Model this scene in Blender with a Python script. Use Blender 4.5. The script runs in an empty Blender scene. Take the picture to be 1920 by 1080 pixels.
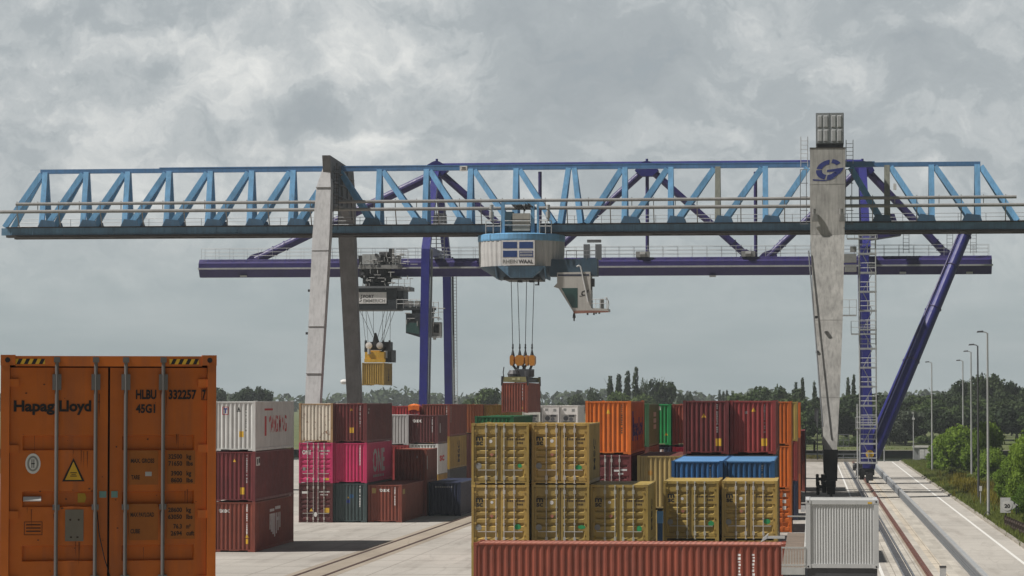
import bpy, bmesh, math, random
from mathutils import Vector, Matrix

# ------------------------------------------------------------------ camera, world, sun, exposure
F = 5300.0            # focal length in pixels of a 1920 px wide picture
CAMZ = 8.8
VPX, VPY = 1520.0, 748.0
PHI = math.atan((VPY - 540) / F)
TH = math.atan((VPX - 960) / F * math.cos(PHI))
fw = Vector((-math.sin(TH) * math.cos(PHI), math.cos(TH) * math.cos(PHI), math.sin(PHI)))
rt = Vector((math.cos(TH), math.sin(TH), 0))
up = rt.cross(fw)
CAM = Vector((0, 0, CAMZ))
R = math.radians
scene = bpy.context.scene
col = scene.collection

cd = bpy.data.cameras.new("camera")
cam = bpy.data.objects.new("camera", cd)
col.objects.link(cam)
cd.sensor_width = 36.0
cd.lens = F / 1920 * 36.0
cd.clip_start = 0.5
cd.clip_end = 9000
m = Matrix((rt, up, -fw)).transposed().to_4x4()
m.translation = CAM
cam.matrix_world = m
scene.camera = cam

SUN_EL, SUN_AZ = 54.0, 19.0         # sun: left of the view, a little behind the camera
sdir = Vector((-math.cos(R(SUN_EL)) * math.cos(R(SUN_AZ)), -math.cos(R(SUN_EL)) * math.sin(R(SUN_AZ)), math.sin(R(SUN_EL))))
ld = bpy.data.lights.new("sun", 'SUN')
ld.energy = 5.0
ld.angle = R(1.0)
ld.color = (1.0, 0.96, 0.91)
sun = bpy.data.objects.new("sun", ld)
col.objects.link(sun)
sun.rotation_euler = (-sdir).to_track_quat('-Z', 'Y').to_euler()
sun.location = (-30, 0, 80)

scene.view_settings.view_transform = 'Standard'
scene.view_settings.look = 'None'
scene.view_settings.exposure = 0.0
scene.view_settings.gamma = 1.0
scene.cycles.max_bounces = 6
scene.cycles.diffuse_bounces = 3
scene.cycles.glossy_bounces = 2
scene.cycles.transmission_bounces = 3
scene.cycles.volume_bounces = 0
scene.cycles.use_denoising = True


class NT:
    """tiny node builder"""
    def __init__(s, tree):
        s.t = tree
        s.n = tree.nodes
        s.l = tree.links

    def node(s, typ, **kw):
        nd = s.n.new(typ)
        for k, v in kw.items():
            setattr(nd, k, v)
        return nd

    def put(s, sock, v):
        if isinstance(v, bpy.types.NodeSocket):
            s.l.new(v, sock)
        else:
            if isinstance(v, tuple) and len(v) == 3 and sock.type == 'RGBA':
                v = (*v, 1)
            sock.default_value = v

    def math(s, op, a, b=0.0, c=None, clamp=False):
        nd = s.node('ShaderNodeMath', operation=op, use_clamp=clamp)
        s.put(nd.inputs[0], a)
        s.put(nd.inputs[1], b)
        if c is not None:
            s.put(nd.inputs[2], c)
        return nd.outputs[0]

    def vmath(s, op, a, b=(0, 0, 0)):
        nd = s.node('ShaderNodeVectorMath', operation=op)
        s.put(nd.inputs[0], a)
        s.put(nd.inputs[1], b)
        return nd.outputs['Value'] if op in ('DOT_PRODUCT', 'LENGTH') else nd.outputs[0]

    def mix(s, fac, a, b, blend='MIX'):
        nd = s.node('ShaderNodeMix', data_type='RGBA', blend_type=blend)
        s.put(nd.inputs[0], fac)
        s.put(nd.inputs[6], a)
        s.put(nd.inputs[7], b)
        return nd.outputs[2]

    def noise(s, vec, scale, detail=4.0, rough=0.55, dist=0.0):
        nd = s.node('ShaderNodeTexNoise')
        s.put(nd.inputs['Vector'], vec)
        nd.inputs['Scale'].default_value = scale
        nd.inputs['Detail'].default_value = detail
        nd.inputs['Roughness'].default_value = rough
        nd.inputs['Distortion'].default_value = dist
        return nd.outputs['Fac'] if 'Fac' in nd.outputs else nd.outputs[0]

    def maprange(s, v, a, b, c=0.0, d=1.0, smooth=False):
        nd = s.node('ShaderNodeMapRange', interpolation_type='SMOOTHSTEP' if smooth else 'LINEAR')
        s.put(nd.inputs[0], v)
        for i, x in enumerate((a, b, c, d)):
            nd.inputs[i + 1].default_value = x
        return nd.outputs[0]

    def sep(s, v):
        nd = s.node('ShaderNodeSeparateXYZ')
        s.put(nd.inputs[0], v)
        return nd.outputs

    def comb(s, x, y, z):
        nd = s.node('ShaderNodeCombineXYZ')
        s.put(nd.inputs[0], x)
        s.put(nd.inputs[1], y)
        s.put(nd.inputs[2], z)
        return nd.outputs[0]


# world: Nishita sky behind a broken cloud deck (cloud patches placed from image pixel positions)
world = bpy.data.worlds.new("World")
scene.world = world
world.use_nodes = True
w = NT(world.node_tree)
w.n.clear()
sky = w.node('ShaderNodeTexSky', sky_type='NISHITA')
sky.sun_disc = False
sky.sun_elevation = R(SUN_EL)
sky.sun_rotation = math.atan2(sdir.x, sdir.y)
sky.air_density = 1.0
sky.dust_density = 1.5
tc = w.node('ShaderNodeTexCoord')
d = tc.outputs['Generated']
dn = w.vmath('NORMALIZE', d)
sx, sy, sz = w.sep(dn)
warp = w.noise(dn, 9.0, 4.0)
wv = w.node('ShaderNodeTexNoise')
w.put(wv.inputs['Vector'], dn)
wv.inputs['Scale'].default_value = 16.0
wv.inputs['Detail'].default_value = 9.0
wv.inputs['Roughness'].default_value = 0.6
off = w.vmath('SCALE', w.vmath('SUBTRACT', wv.outputs['Color'], (0.5, 0.5, 0.5)))
off.node.inputs['Scale'].default_value = 0.055
p = w.vmath('MULTIPLY', w.vmath('ADD', dn, off), (1, 1, 1.7))
n1 = w.noise(p, 17.0, 12.0, 0.60, 0.5)
n2 = w.noise(p, 55.0, 10.0, 0.62, 0.6)
n3 = w.noise(p, 7.0, 3.0, 0.5)
n4 = w.noise(p, 130.0, 7.0, 0.6, 0.5)
shape = w.math('ADD', w.math('ADD', w.math('MULTIPLY', n1, 0.50), w.math('MULTIPLY', n4, 0.10)), w.math('ADD', w.math('MULTIPLY', n2, 0.33), w.math('MULTIPLY', n3, 0.22)))


def skydir(px, py):
    v = fw + rt * ((px - 960) / F) + up * ((540 - py) / F)
    return v.normalized()


def blob(px, py, rx, ry, amp):
    c = skydir(px, py)
    q = w.vmath('SUBTRACT', w.vmath('ADD', dn, off), tuple(c))
    q = w.vmath('MULTIPLY', q, (F / rx, F / rx, F / ry))
    r = w.vmath('LENGTH', q)
    return w.math('MULTIPLY', w.maprange(r, 0.0, 1.0, 1.0, 0.0, True), amp)


acc = shape
for b in ((345, 72, 130, 50, 0.11), (400, 110, 60, 60, 0.10), (625, 125, 80, 80, 0.13), (500, 150, 230, 90, 0.09), (100, 112, 60, 40, 0.14), (690, 255, 130, 90, 0.17), (220, 18, 60, 30, 0.10), (320, 44, 50, 28, 0.12), (420, 190, 900, 300, 0.06),
          (1590, 125, 110, 75, 0.17), (190, 200, 160, 90, 0.07), (1700, 30, 200, 50, 0.05), (860, 150, 260, 140, 0.05),
          (300, 120, 60, 60, -0.14), (585, 215, 160, 60, -0.16), (1160, 140, 380, 130, -0.12), (900, 30, 500, 60, -0.10),
          (80, 30, 240, 50, -0.08), (1800, 170, 280, 140, -0.03), (330, 250, 240, 70, -0.07), (1400, 250, 400, 80, 0.02)):
    acc = w.math('ADD', acc, blob(*b))
cl = w.mix(w.maprange(acc, 0.40, 0.60, 0, 1), (0.365, 0.402, 0.426), (0.45, 0.488, 0.505))
cl = w.mix(w.maprange(acc, 0.55, 0.64, 0, 1), cl, (0.545, 0.575, 0.585))
cl = w.mix(w.maprange(acc, 0.63, 0.80, 0, 1), cl, (0.84, 0.845, 0.82))
# towards the horizon the deck closes into an even grey-green veil
elev = w.maprange(sz, 0.015, 0.085, 0, 1, True)
veil = w.mix(w.maprange(w.noise(w.vmath('MULTIPLY', dn, (1, 1, 5)), 14.0, 5.0), 0.35, 0.7), (0.36, 0.425, 0.44), (0.445, 0.50, 0.51))
cl = w.mix(elev, veil, cl)
# high above the view the unseen deck is darkened to keep shadows deep
cl = w.mix(w.maprange(sz, 0.16, 0.42, 0, 1, True), cl, (0.095, 0.105, 0.12))
# and dimmed behind the viewer and on the right, to cut ambient light
cl = w.mix(w.maprange(sy, 0.80, 0.1, 0, 0.85, True), cl, (0.08, 0.088, 0.097))
cl = w.mix(w.maprange(sx, 0.20, 0.5, 0, 0.9, True), cl, (0.10, 0.11, 0.12))
nish = w.vmath('SCALE', sky.outputs[0])
nish.node.inputs['Scale'].default_value = 0.10
cover = w.maprange(acc, 0.36, 0.44, 0.86, 0.97)
bg = w.node('ShaderNodeBackground')
w.put(bg.inputs['Color'], w.mix(cover, nish, cl))
bg.inputs['Strength'].default_value = 1.0
wo = w.node('ShaderNodeOutputWorld')
w.l.new(bg.outputs[0], wo.inputs['Surface'])


# ------------------------------------------------------------------ pixel <-> place helpers (photo pixels to real positions)
def P(px, py, Y):
    """the point of the vertical plane y = Y seen at that pixel"""
    v = fw + rt * ((px - 960) / F) + up * ((540 - py) / F)
    return CAM + v * (Y / v.y)


def PD(px, py, pxm):
    """the point seen at that pixel at the depth where a metre is pxm pixels long"""
    v = fw + rt * ((px - 960) / F) + up * ((540 - py) / F)
    return CAM + v * (F / pxm)


# ------------------------------------------------------------------ materials
MATS = {}


def newmat(name):
    mt = bpy.data.materials.new(name)
    mt.use_nodes = True
    t = NT(mt.node_tree)
    bs = t.n['Principled BSDF']
    return mt, t, bs


def objvec(t):
    tc = t.node('ShaderNodeTexCoord')
    oi = t.node('ShaderNodeObjectInfo')
    o = t.comb(t.math('MULTIPLY', oi.outputs['Random'], 37.0), t.math('MULTIPLY', oi.outputs['Random'], 91.0), t.math('MULTIPLY', oi.outputs['Random'], 13.0))
    return t.vmath('ADD', tc.outputs['Object'], o), oi.outputs['Random']


def paint(name, c, rough=0.5, dirt=0.35, rust=0.12, var=0.25, metal=0.0, rustc=(0.15, 0.055, 0.022), streak=0.6, spec=0.5):
    if name in MATS:
        return MATS[name]
    mt, t, bs = newmat(name)
    v, rnd = objvec(t)
    nA = t.noise(v, 0.7, 6.0, 0.6)
    nB = t.noise(t.vmath('MULTIPLY', v, (5.0, 5.0, 0.35)), 1.0, 6.0, 0.6)
    nC = t.noise(v, 3.2, 9.0, 0.66)
    k = t.maprange(nA, 0.3, 0.7, 1 - var, 1 + var * 0.6)
    base = t.mix(1.0, (*c, 1), t.comb(k, k, k), 'MULTIPLY')
    oc = t.node('ShaderNodeObjectInfo').outputs['Color']
    base = t.mix(1.0, base, oc, 'MULTIPLY')
    dm = t.math('MULTIPLY', t.maprange(nB, 0.46, 0.70, 0, 1), dirt)
    grey = tuple(x * 0.35 + 0.035 for x in c)
    base = t.mix(dm, base, (*grey, 1))
    rm = t.math('MULTIPLY', t.maprange(t.math('ADD', t.math('MULTIPLY', nC, 0.75), t.math('MULTIPLY', nB, 0.25 * streak)), 0.615 - 0.115 * rust, 0.665 - 0.115 * rust, 0, 1), min(1, 0.35 + rust * 2) if rust > 0 else 0.0)
    base = t.mix(rm, base, (*rustc, 1))
    t.put(bs.inputs['Base Color'], base)
    t.put(bs.inputs['Roughness'], t.maprange(nC, 0.3, 0.7, rough - 0.1, min(1, rough + 0.12)))
    bs.inputs['Metallic'].default_value = metal
    bs.inputs['Specular IOR Level'].default_value = spec
    bp = t.node('ShaderNodeBump')
    bp.inputs['Strength'].default_value = 0.22
    bp.inputs['Distance'].default_value = 0.03
    t.put(bp.inputs['Height'], t.math('ADD', t.math('MULTIPLY', nC, 0.45), t.math('MULTIPLY', t.noise(v, 1.6, 2.0, 0.5), 0.9)))
    t.l.new(bp.outputs[0], bs.inputs['Normal'])
    MATS[name] = mt
    return mt


def plain(name, c, rough=0.6, metal=0.0):
    if name in MATS:
        return MATS[name]
    mt, t, bs = newmat(name)
    v, rnd = objvec(t)
    nA = t.noise(v, 4.0, 5.0, 0.6)
    k = t.maprange(nA, 0.3, 0.7, 0.85, 1.1)
    t.put(bs.inputs['Base Color'], t.mix(1.0, (*c, 1), t.comb(k, k, k), 'MULTIPLY'))
    bs.inputs['Roughness'].default_value = rough
    bs.inputs['Metallic'].default_value = metal
    MATS[name] = mt
    return mt


ORANGE = paint('orange_paint', (0.66, 0.15, 0.018), 0.5, 0.3, 0.08)
ORANGE_OLD = paint('weathered_orange_paint', (0.62, 0.155, 0.013), 0.6, 0.5, 0.25, 0.25)
ORANGE_BROWN = paint('orange_brown_paint', (0.36, 0.10, 0.03), 0.6, 0.4, 0.1)
MAROON = paint('maroon_paint', (0.16, 0.028, 0.030), 0.55, 0.3, 0.1)
MAROON_RED = paint('red_maroon_paint', (0.26, 0.040, 0.038), 0.55, 0.3, 0.1)
MAROON_DARK = paint('dark_maroon_paint', (0.105, 0.022, 0.022), 0.55, 0.3, 0.08)
BROWN = paint('red_brown_paint', (0.24, 0.058, 0.036), 0.6, 0.3, 0.1)
BROWN_DARK = paint('dark_brown_paint', (0.13, 0.036, 0.026), 0.6, 0.3, 0.1)
BRICK = paint('brick_red_paint', (0.26, 0.060, 0.031), 0.6, 0.45, 0.15)
RED = paint('red_paint', (0.36, 0.03, 0.035), 0.55, 0.3, 0.1)
PINK = paint('magenta_paint', (0.52, 0.030, 0.125), 0.5, 0.2, 0.05, 0.15)
TAN = paint('tan_paint', (0.425, 0.295, 0.080), 0.42, 0.45, 0.10, 0.25)
TAN_PALE = paint('pale_tan_paint', (0.42, 0.31, 0.11), 0.6, 0.3, 0.08)
YELLOW = paint('mustard_paint', (0.40, 0.25, 0.045), 0.55, 0.3, 0.08)
WHITE = paint('white_paint', (0.72, 0.70, 0.66), 0.5, 0.35, 0.08, 0.12)
WHITE_RUST = paint('rusty_white_paint', (0.72, 0.66, 0.53), 0.6, 0.4, 0.95, 0.15, rustc=(0.22, 0.085, 0.03))
LIGHTGREY = paint('light_grey_paint', (0.50, 0.50, 0.48), 0.5, 0.25, 0.06, 0.12)
CABINWHITE = paint('cabin_grey_white', (0.56, 0.565, 0.56), 0.45, 0.15, 0.02, 0.08)
BLUE = paint('blue_container_paint', (0.020, 0.095, 0.24), 0.5, 0.3, 0.08)
NAVY = paint('navy_paint', (0.020, 0.026, 0.060), 0.5, 0.3, 0.08)
GREEN = paint('green_paint', (0.012, 0.26, 0.075), 0.5, 0.3, 0.05)
DARKGREEN = paint('dark_green_grey_paint', (0.055, 0.085, 0.088), 0.55, 0.35, 0.1)
GREYDARK = paint('dark_grey_paint', (0.07, 0.07, 0.075), 0.55, 0.3, 0.1)
CR_BLUE = paint('crane_light_blue', (0.155, 0.375, 0.62), 0.5, 0.45, 0.16, 0.28)
CR_CHORD = paint('crane_chord_blue', (0.125, 0.245, 0.37), 0.55, 0.45, 0.30, 0.35, rustc=(0.09, 0.045, 0.03))
CR_TOP = paint('crane_top_blue', (0.09, 0.22, 0.44), 0.5, 0.35, 0.10, 0.2)
CONCRETE_LEG = paint('stained_pale_steel', (0.42, 0.41, 0.385), 0.7, 0.65, 0.12, 0.30, rustc=(0.14, 0.10, 0.07))
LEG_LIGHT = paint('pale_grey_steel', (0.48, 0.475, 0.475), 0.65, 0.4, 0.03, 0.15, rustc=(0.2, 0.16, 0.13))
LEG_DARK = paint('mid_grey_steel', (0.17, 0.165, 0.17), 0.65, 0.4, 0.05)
FLANGE = paint('rusty_flange', (0.034, 0.025, 0.021), 0.75, 0.5, 0.4)
PURPLE = paint('crane_purple', (0.015, 0.016, 0.175), 0.42, 0.25, 0.03, 0.2)
PURPLE_DK = paint('crane_violet', (0.024, 0.014, 0.118), 0.5, 0.3, 0.03, 0.2)
PIPE = paint('grey_pipe', (0.29, 0.285, 0.275), 0.55, 0.4, 0.10, 0.2)
GALV = paint('galvanised_steel', (0.50, 0.51, 0.51), 0.42, 0.25, 0.03, 0.15, metal=0.35)
GALV_DK = paint('dull_galvanised_steel', (0.18, 0.19, 0.20), 0.5, 0.3, 0.05, 0.15, metal=0.3)
RODMAT = paint('zinc_rod', (0.20, 0.19, 0.18), 0.5, 0.3, 0.12, 0.2, metal=0.4)
RODLIGHT = paint('pale_rod', (0.52, 0.50, 0.45), 0.5, 0.3, 0.10, 0.15)
DARK = paint('black_steel', (0.018, 0.018, 0.020), 0.55, 0.3, 0.05)
HOUSE = paint('anthracite_sheet', (0.018, 0.023, 0.028), 0.5, 0.2, 0.02)
RUBBER = plain('black_rubber', (0.018, 0.017, 0.016), 0.8)
RAILSTEEL = paint('rusty_rail', (0.13, 0.052, 0.036), 0.6, 0.3, 0.2)
RAILSHINE = paint('worn_rail_steel', (0.30, 0.30, 0.31), 0.3, 0.2, 0.05, metal=0.7)
SPR_YEL = paint('spreader_yellow', (0.62, 0.36, 0.03), 0.5, 0.35, 0.08)
SPR_ORG = paint('block_orange', (0.60, 0.24, 0.02), 0.5, 0.35, 0.10)
SPR_OLV = paint('spreader_olive', (0.30, 0.28, 0.12), 0.6, 0.4, 0.12)
BLACKT = plain('black_lettering', (0.012, 0.011, 0.012), 0.6)
BROWNT = plain('dark_brown_lettering', (0.035, 0.018, 0.010), 0.6)
WHITET = plain('white_lettering', (0.72, 0.71, 0.69), 0.6)
GREYT = plain('grey_lettering', (0.42, 0.42, 0.42), 0.6)
REDT = plain('red_lettering', (0.50, 0.035, 0.045), 0.6)
BLUET = plain('blue_lettering', (0.022, 0.035, 0.20), 0.6)
SIGNBLUE = plain('sign_blue', (0.016, 0.052, 0.20), 0.5)
YELT = plain('yellow_sticker', (0.70, 0.42, 0.03), 0.6)
AMBERPANEL = plain('amber_panel', (0.36, 0.115, 0.016), 0.65)
GREENT = plain('green_sticker', (0.03, 0.32, 0.11), 0.6)
GREYST = plain('grey_sticker', (0.26, 0.26, 0.25), 0.5)
PLATE = paint('data_plate', (0.20, 0.18, 0.15), 0.5, 0.3, 0.15, metal=0.4)
TEAL = plain('teal_tape', (0.16, 0.30, 0.28), 0.6)
WHITEPAINT = plain('road_white', (0.74, 0.73, 0.69), 0.7)
TARP = plain('orange_tarp', (0.75, 0.16, 0.01), 0.7)
WOODB = plain('brown_wood', (0.055, 0.036, 0.026), 0.85)
PLANK = paint('weathered_planks', (0.20, 0.155, 0.12), 0.85, 0.4, 0.05)
GLASS = None


def glassmat():
    mt, t, bs = newmat('tinted_glass')
    bs.inputs['Base Color'].default_value = (0.03, 0.075, 0.065, 1)
    bs.inputs['Roughness'].default_value = 0.06
    bs.inputs['Specular IOR Level'].default_value = 0.9
    return mt


GLASS = glassmat()


# ------------------------------------------------------------------ mesh builder
class MB:
    def __init__(s):
        s.v = []
        s.f = []

    def box(s, x0, x1, y0, y1, z0, z1):
        i = len(s.v)
        s.v += [Vector(q) for q in ((x0, y0, z0), (x1, y0, z0), (x1, y1, z0), (x0, y1, z0), (x0, y0, z1), (x1, y0, z1), (x1, y1, z1), (x0, y1, z1))]
        s.f += [(i, i + 3, i + 2, i + 1), (i + 4, i + 5, i + 6, i + 7), (i, i + 1, i + 5, i + 4), (i + 1, i + 2, i + 6, i + 5), (i + 2, i + 3, i + 7, i + 6), (i + 3, i, i + 4, i + 7)]
        return s

    def hexa(s, a, b):
        """two quads (lists of 4 points) joined"""
        i = len(s.v)
        s.v += [Vector(q) for q in a] + [Vector(q) for q in b]
        s.f += [(i, i + 1, i + 2, i + 3), (i + 7, i + 6, i + 5, i + 4)]
        for k in range(4):
            n = (k + 1) % 4
            s.f.append((i + k, i + 4 + k, i + 4 + n, i + n))
        return s

    def beam(s, p, q, wd, ht=None, ref=(0, 1, 0)):
        """box from p to q; wd across (perpendicular to ref), ht along ref"""
        p, q = Vector(p), Vector(q)
        ht = ht or wd
        dr = (q - p).normalized()
        rf = Vector(ref)
        if abs(dr.dot(rf)) > 0.97:
            rf = Vector((1, 0, 0))
        a = dr.cross(rf).normalized() * wd / 2
        b = a.cross(dr).normalized() * ht / 2
        s.hexa([p - a - b, p + a - b, p + a + b, p - a + b], [q - a - b, q + a - b, q + a + b, q - a + b])
        return s

    def tube(s, p, q, r, r2=None, n=8):
        p, q = Vector(p), Vector(q)
        r2 = r if r2 is None else r2
        dr = (q - p).normalized()
        rf = Vector((0, 0, 1)) if abs(dr.z) < 0.9 else Vector((1, 0, 0))
        a = dr.cross(rf).normalized()
        b = dr.cross(a)
        i = len(s.v)
        for c, rr in ((p, r), (q, r2)):
            for k in range(n):
                t = 2 * math.pi * k / n
                s.v.append(c + (a * math.cos(t) + b * math.sin(t)) * rr)
        for k in range(n):
            s.f.append((i + k, i + (k + 1) % n, i + n + (k + 1) % n, i + n + k))
        s.f.append(tuple(i + k for k in reversed(range(n))))
        s.f.append(tuple(i + n + k for k in range(n)))
        return s

    def pipe(s, pts, r, n=6):
        for a, b in zip(pts, pts[1:]):
            s.tube(a, b, r, n=n)
        return s

    def prism(s, pts, ext):
        i = len(s.v)
        k = len(pts)
        e = Vector(ext)
        s.v += [Vector(q) for q in pts] + [Vector(q) + e for q in pts]
        s.f.append(tuple(range(i, i + k)))
        s.f.append(tuple(reversed(range(i + k, i + 2 * k))))
        for j in range(k):
            n = (j + 1) % k
            s.f.append((i + j, i + k + j, i + k + n, i + n))
        return s

    def poly(s, pts):
        i = len(s.v)
        s.v += [Vector(q) for q in pts]
        s.f.append(tuple(range(i, i + len(pts))))
        return s

    def lathe(s, prof, c, n=32, axis='Z'):
        i = len(s.v)
        c = Vector(c)
        for (r, h) in prof:
            for k in range(n):
                t = 2 * math.pi * k / n
                o = Vector((r * math.cos(t), r * math.sin(t), h))
                if axis == 'Y':
                    o = Vector((o.x, o.z, o.y))
                elif axis == 'X':
                    o = Vector((o.z, o.x, o.y))
                s.v.append(c + o)
        for j in range(len(prof) - 1):
            for k in range(n):
                a = i + j * n + k
                b = i + j * n + (k + 1) % n
                s.f.append((a, b, b + n, a + n))
        s.f.append(tuple(i + k for k in reversed(range(n))))
        s.f.append(tuple(i + (len(prof) - 1) * n + k for k in range(n)))
        return s

    def grid(s, xs, fn):
        """strip grid: xs list of u, fn(u) -> list of points"""
        i = len(s.v)
        rows = [fn(u) for u in xs]
        n = len(rows[0])
        for r in rows:
            s.v += [Vector(q) for q in r]
        for a in range(len(rows) - 1):
            for b in range(n - 1):
                s.f.append((i + a * n + b, i + (a + 1) * n + b, i + (a + 1) * n + b + 1, i + a * n + b + 1))
        return s

    def mesh(s, name, mat, org=Vector((0, 0, 0)), recalc=True, smooth=False):
        me = bpy.data.meshes.new(name)
        me.from_pydata([tuple(q - org) for q in s.v], [], s.f)
        if recalc:
            bm = bmesh.new()
            bm.from_mesh(me)
            bmesh.ops.recalc_face_normals(bm, faces=bm.faces)
            bm.to_mesh(me)
            bm.free()
        if mat:
            me.materials.append(mat)
        if smooth:
            for pl in me.polygons:
                pl.use_smooth = True
        return me

    def build(s, name, mat, parent=None, recalc=True, smooth=False):
        org = Vector((0, 0, 0))
        q = parent
        while q is not None:
            org = org + q.location
            q = q.parent
        return link(name, s.mesh(name, mat, org, recalc, smooth), parent)


def link(name, me, parent=None):
    o = bpy.data.objects.new(name, me)
    col.objects.link(o)
    if parent is not None:
        o.parent = parent
    return o


def tag(o, label=None, cat=None, group=None, kind=None):
    if label:
        o['label'] = label
    if cat:
        o['category'] = cat
    if group:
        o['group'] = group
    if kind:
        o['kind'] = kind
    return o


def thing(name, loc, label, cat, group=None, rz=0.0):
    o = bpy.data.objects.new(name, None)
    col.objects.link(o)
    o.location = Vector(loc)
    o.rotation_euler = (0, 0, rz)
    o.empty_display_size = 0.3
    return tag(o, label, cat, group)


# ------------------------------------------------------------------ text
TXT = {}


def textmesh(sx, off=0.0):
    key = (sx, round(off, 3))
    if key not in TXT:
        cu = bpy.data.curves.new('t', 'FONT')
        cu.body = sx
        cu.size = 1.0
        cu.resolution_u = 3
        cu.offset = off
        ob = bpy.data.objects.new('t', cu)
        col.objects.link(ob)
        dg = bpy.context.evaluated_depsgraph_get()
        me = bpy.data.meshes.new_from_object(ob.evaluated_get(dg))
        vs = [(q.co.x, q.co.y) for q in me.vertices]
        fs = [tuple(pl.vertices) for pl in me.polygons]
        bpy.data.objects.remove(ob)
        bpy.data.meshes.remove(me)
        x0 = min(q[0] for q in vs)
        x1 = max(q[0] for q in vs)
        y1 = max(q[1] for q in vs)
        TXT[key] = ([((q[0] - x0) / (x1 - x0), q[1] / y1) for q in vs], fs, (x1 - x0) / y1)
    return TXT[key]


def text2d(sx, u, v, h, wd=None, rot=False, bold=0.0):
    """text with its left baseline at u,v and cap height h; wd forces the width"""
    vs, fs, asp = textmesh(sx, min(0.035, 0.35 * bold / h) if bold else 0.0)
    wd = wd or h * asp
    pts = [(q[0] * wd, q[1] * h) for q in vs]
    if rot:
        pts = [(-q[1], q[0]) for q in pts]
    return [(u + q[0], v + q[1]) for q in pts], list(fs)


def rect2d(*rs):
    vs, fs = [], []
    for (u0, v0, u1, v1) in rs:
        i = len(vs)
        vs += [(u0, v0), (u1, v0), (u1, v1), (u0, v1)]
        fs.append((i, i + 1, i + 2, i + 3))
    return vs, fs


def disc2d(u, v, r, n=18, rv=None):
    rv = rv or r
    return [(u + r * math.cos(2 * math.pi * k / n), v + rv * math.sin(2 * math.pi * k / n)) for k in range(n)], [tuple(range(n))]


def join2d(*ps):
    vs, fs = [], []
    for a, b in ps:
        i = len(vs)
        vs += list(a)
        fs += [tuple(i + k for k in f) for f in b]
    return vs, fs


def decal(name, d2, mapf, mat, parent, breaks=None, recalc=False):
    """lay a flat outline on a surface (bent over its corrugation)"""
    vs, fs = d2
    if breaks is not None:
        u0 = min(q[0] for q in vs)
        u1 = max(q[0] for q in vs)
        bm = bmesh.new()
        bv = [bm.verts.new((q[0], q[1], 0)) for q in vs]
        for f in fs:
            try:
                bm.faces.new([bv[k] for k in f])
            except ValueError:
                pass
        for b in breaks:
            if u0 < b < u1:
                g = bm.verts[:] + bm.edges[:] + bm.faces[:]
                bmesh.ops.bisect_plane(bm, geom=g, dist=1e-5, plane_co=(b, 0, 0), plane_no=(1, 0, 0))
        bm.verts.index_update()
        vs = [(q.co.x, q.co.y) for q in bm.verts]
        fs = [tuple(q.index for q in f.verts) for f in bm.faces]
        bm.free()
    mb = MB()
    mb.v = [Vector(mapf(*q)) for q in vs]
    mb.f = fs
    me = mb.mesh(name, mat, recalc=False)
    return link(name, me, parent)


# ------------------------------------------------------------------ containers
CW = 2.438


def prof(t, pitch, dep, flat, slope):
    t = t % pitch
    if t < flat:
        return 0.0
    if t < flat + slope:
        return dep * (t - flat) / slope
    if t < 2 * flat + slope:
        return dep
    return dep * (1 - (t - 2 * flat - slope) / slope)


def breaks(u0, u1, pitch, flat, slope):
    out = []
    k = math.floor(u0 / pitch)
    while k * pitch < u1:
        for o in (0, flat, flat + slope, 2 * flat + slope):
            q = k * pitch + o
            if u0 < q < u1:
                out.append(q)
        k += 1
    return out


SP = (0.278, 0.036, 0.072, 0.067)       # side corrugation
EP = (0.250, 0.046, 0.072, 0.053)       # end corrugation
RP = (0.209, 0.020, 0.05, 0.0545)       # roof
MESH = {}


def cached(key, fn):
    if key not in MESH:
        MESH[key] = fn()
    return MESH[key]


def m_frame(L, H, door):
    mb = MB()
    W = CW / 2
    pw = 0.15 if not door else 0.10
    e = 0.004
    for s in (-1, 1):
        x0, x1 = sorted((s * W, s * (W - pw)))
        mb.box(x0, x1, 0, 0.12, 0.118, H - 0.118)
        mb.box(x0, x1, L - 0.12, L, 0.118, H - 0.118)
        # rails
        xa, xb = sorted((s * (W - 0.002), s * (W - 0.065)))
        mb.box(xa, xb, 0.178, L - 0.178, H - 0.085, H - 0.025)
        mb.box(xa, xb, 0.178, L - 0.178, 0.02, 0.17)
        for y0 in (-e, L - 0.178 + e):
            for z0 in (0.0, H - 0.118):
                xa, xb = sorted((s * (W + e), s * (W - 0.162)))
                mb.box(xa, xb, y0, y0 + 0.178, z0, z0 + 0.118)
    for y0 in (0.012, L - 0.112):
        if door and y0 < 1:
            mb.box(-W + 0.162, W - 0.162, y0, y0 + 0.10, H - 0.13, H - 0.012)
            mb.box(-W + 0.162, W - 0.162, y0, y0 + 0.10, 0.06, 0.13)
        else:
            mb.box(-W + 0.162, W - 0.162, y0, y0 + 0.10, H - 0.105, H - 0.03)
            mb.box(-W + 0.162, -0.80, y0, y0 + 0.10, 0.03, 0.16)
            mb.box(0.80, W - 0.162, y0, y0 + 0.10, 0.03, 0.16)
            mb.box(-0.80, -0.30, y0, y0 + 0.10, 0.105, 0.16)
            mb.box(0.30, 0.80, y0, y0 + 0.10, 0.105, 0.16)
            mb.box(-0.30, 0.30, y0, y0 + 0.10, 0.075, 0.16)
    return mb.mesh('frame', None)


def m_side(L, H, s):
    mb = MB()
    us = [0.12] + breaks(0.12, L - 0.12, SP[0], SP[2], SP[3]) + [L - 0.12]
    X = CW / 2 - 0.014
    mb.grid(us, lambda u: [(s * (X - prof(u, *SP)), u, 0.17), (s * (X - prof(u, *SP)), u, H - 0.085)])
    if s < 0:
        mb.f = [tuple(reversed(f)) for f in mb.f]
    return mb.mesh('side_panel', None, recalc=False)


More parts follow.
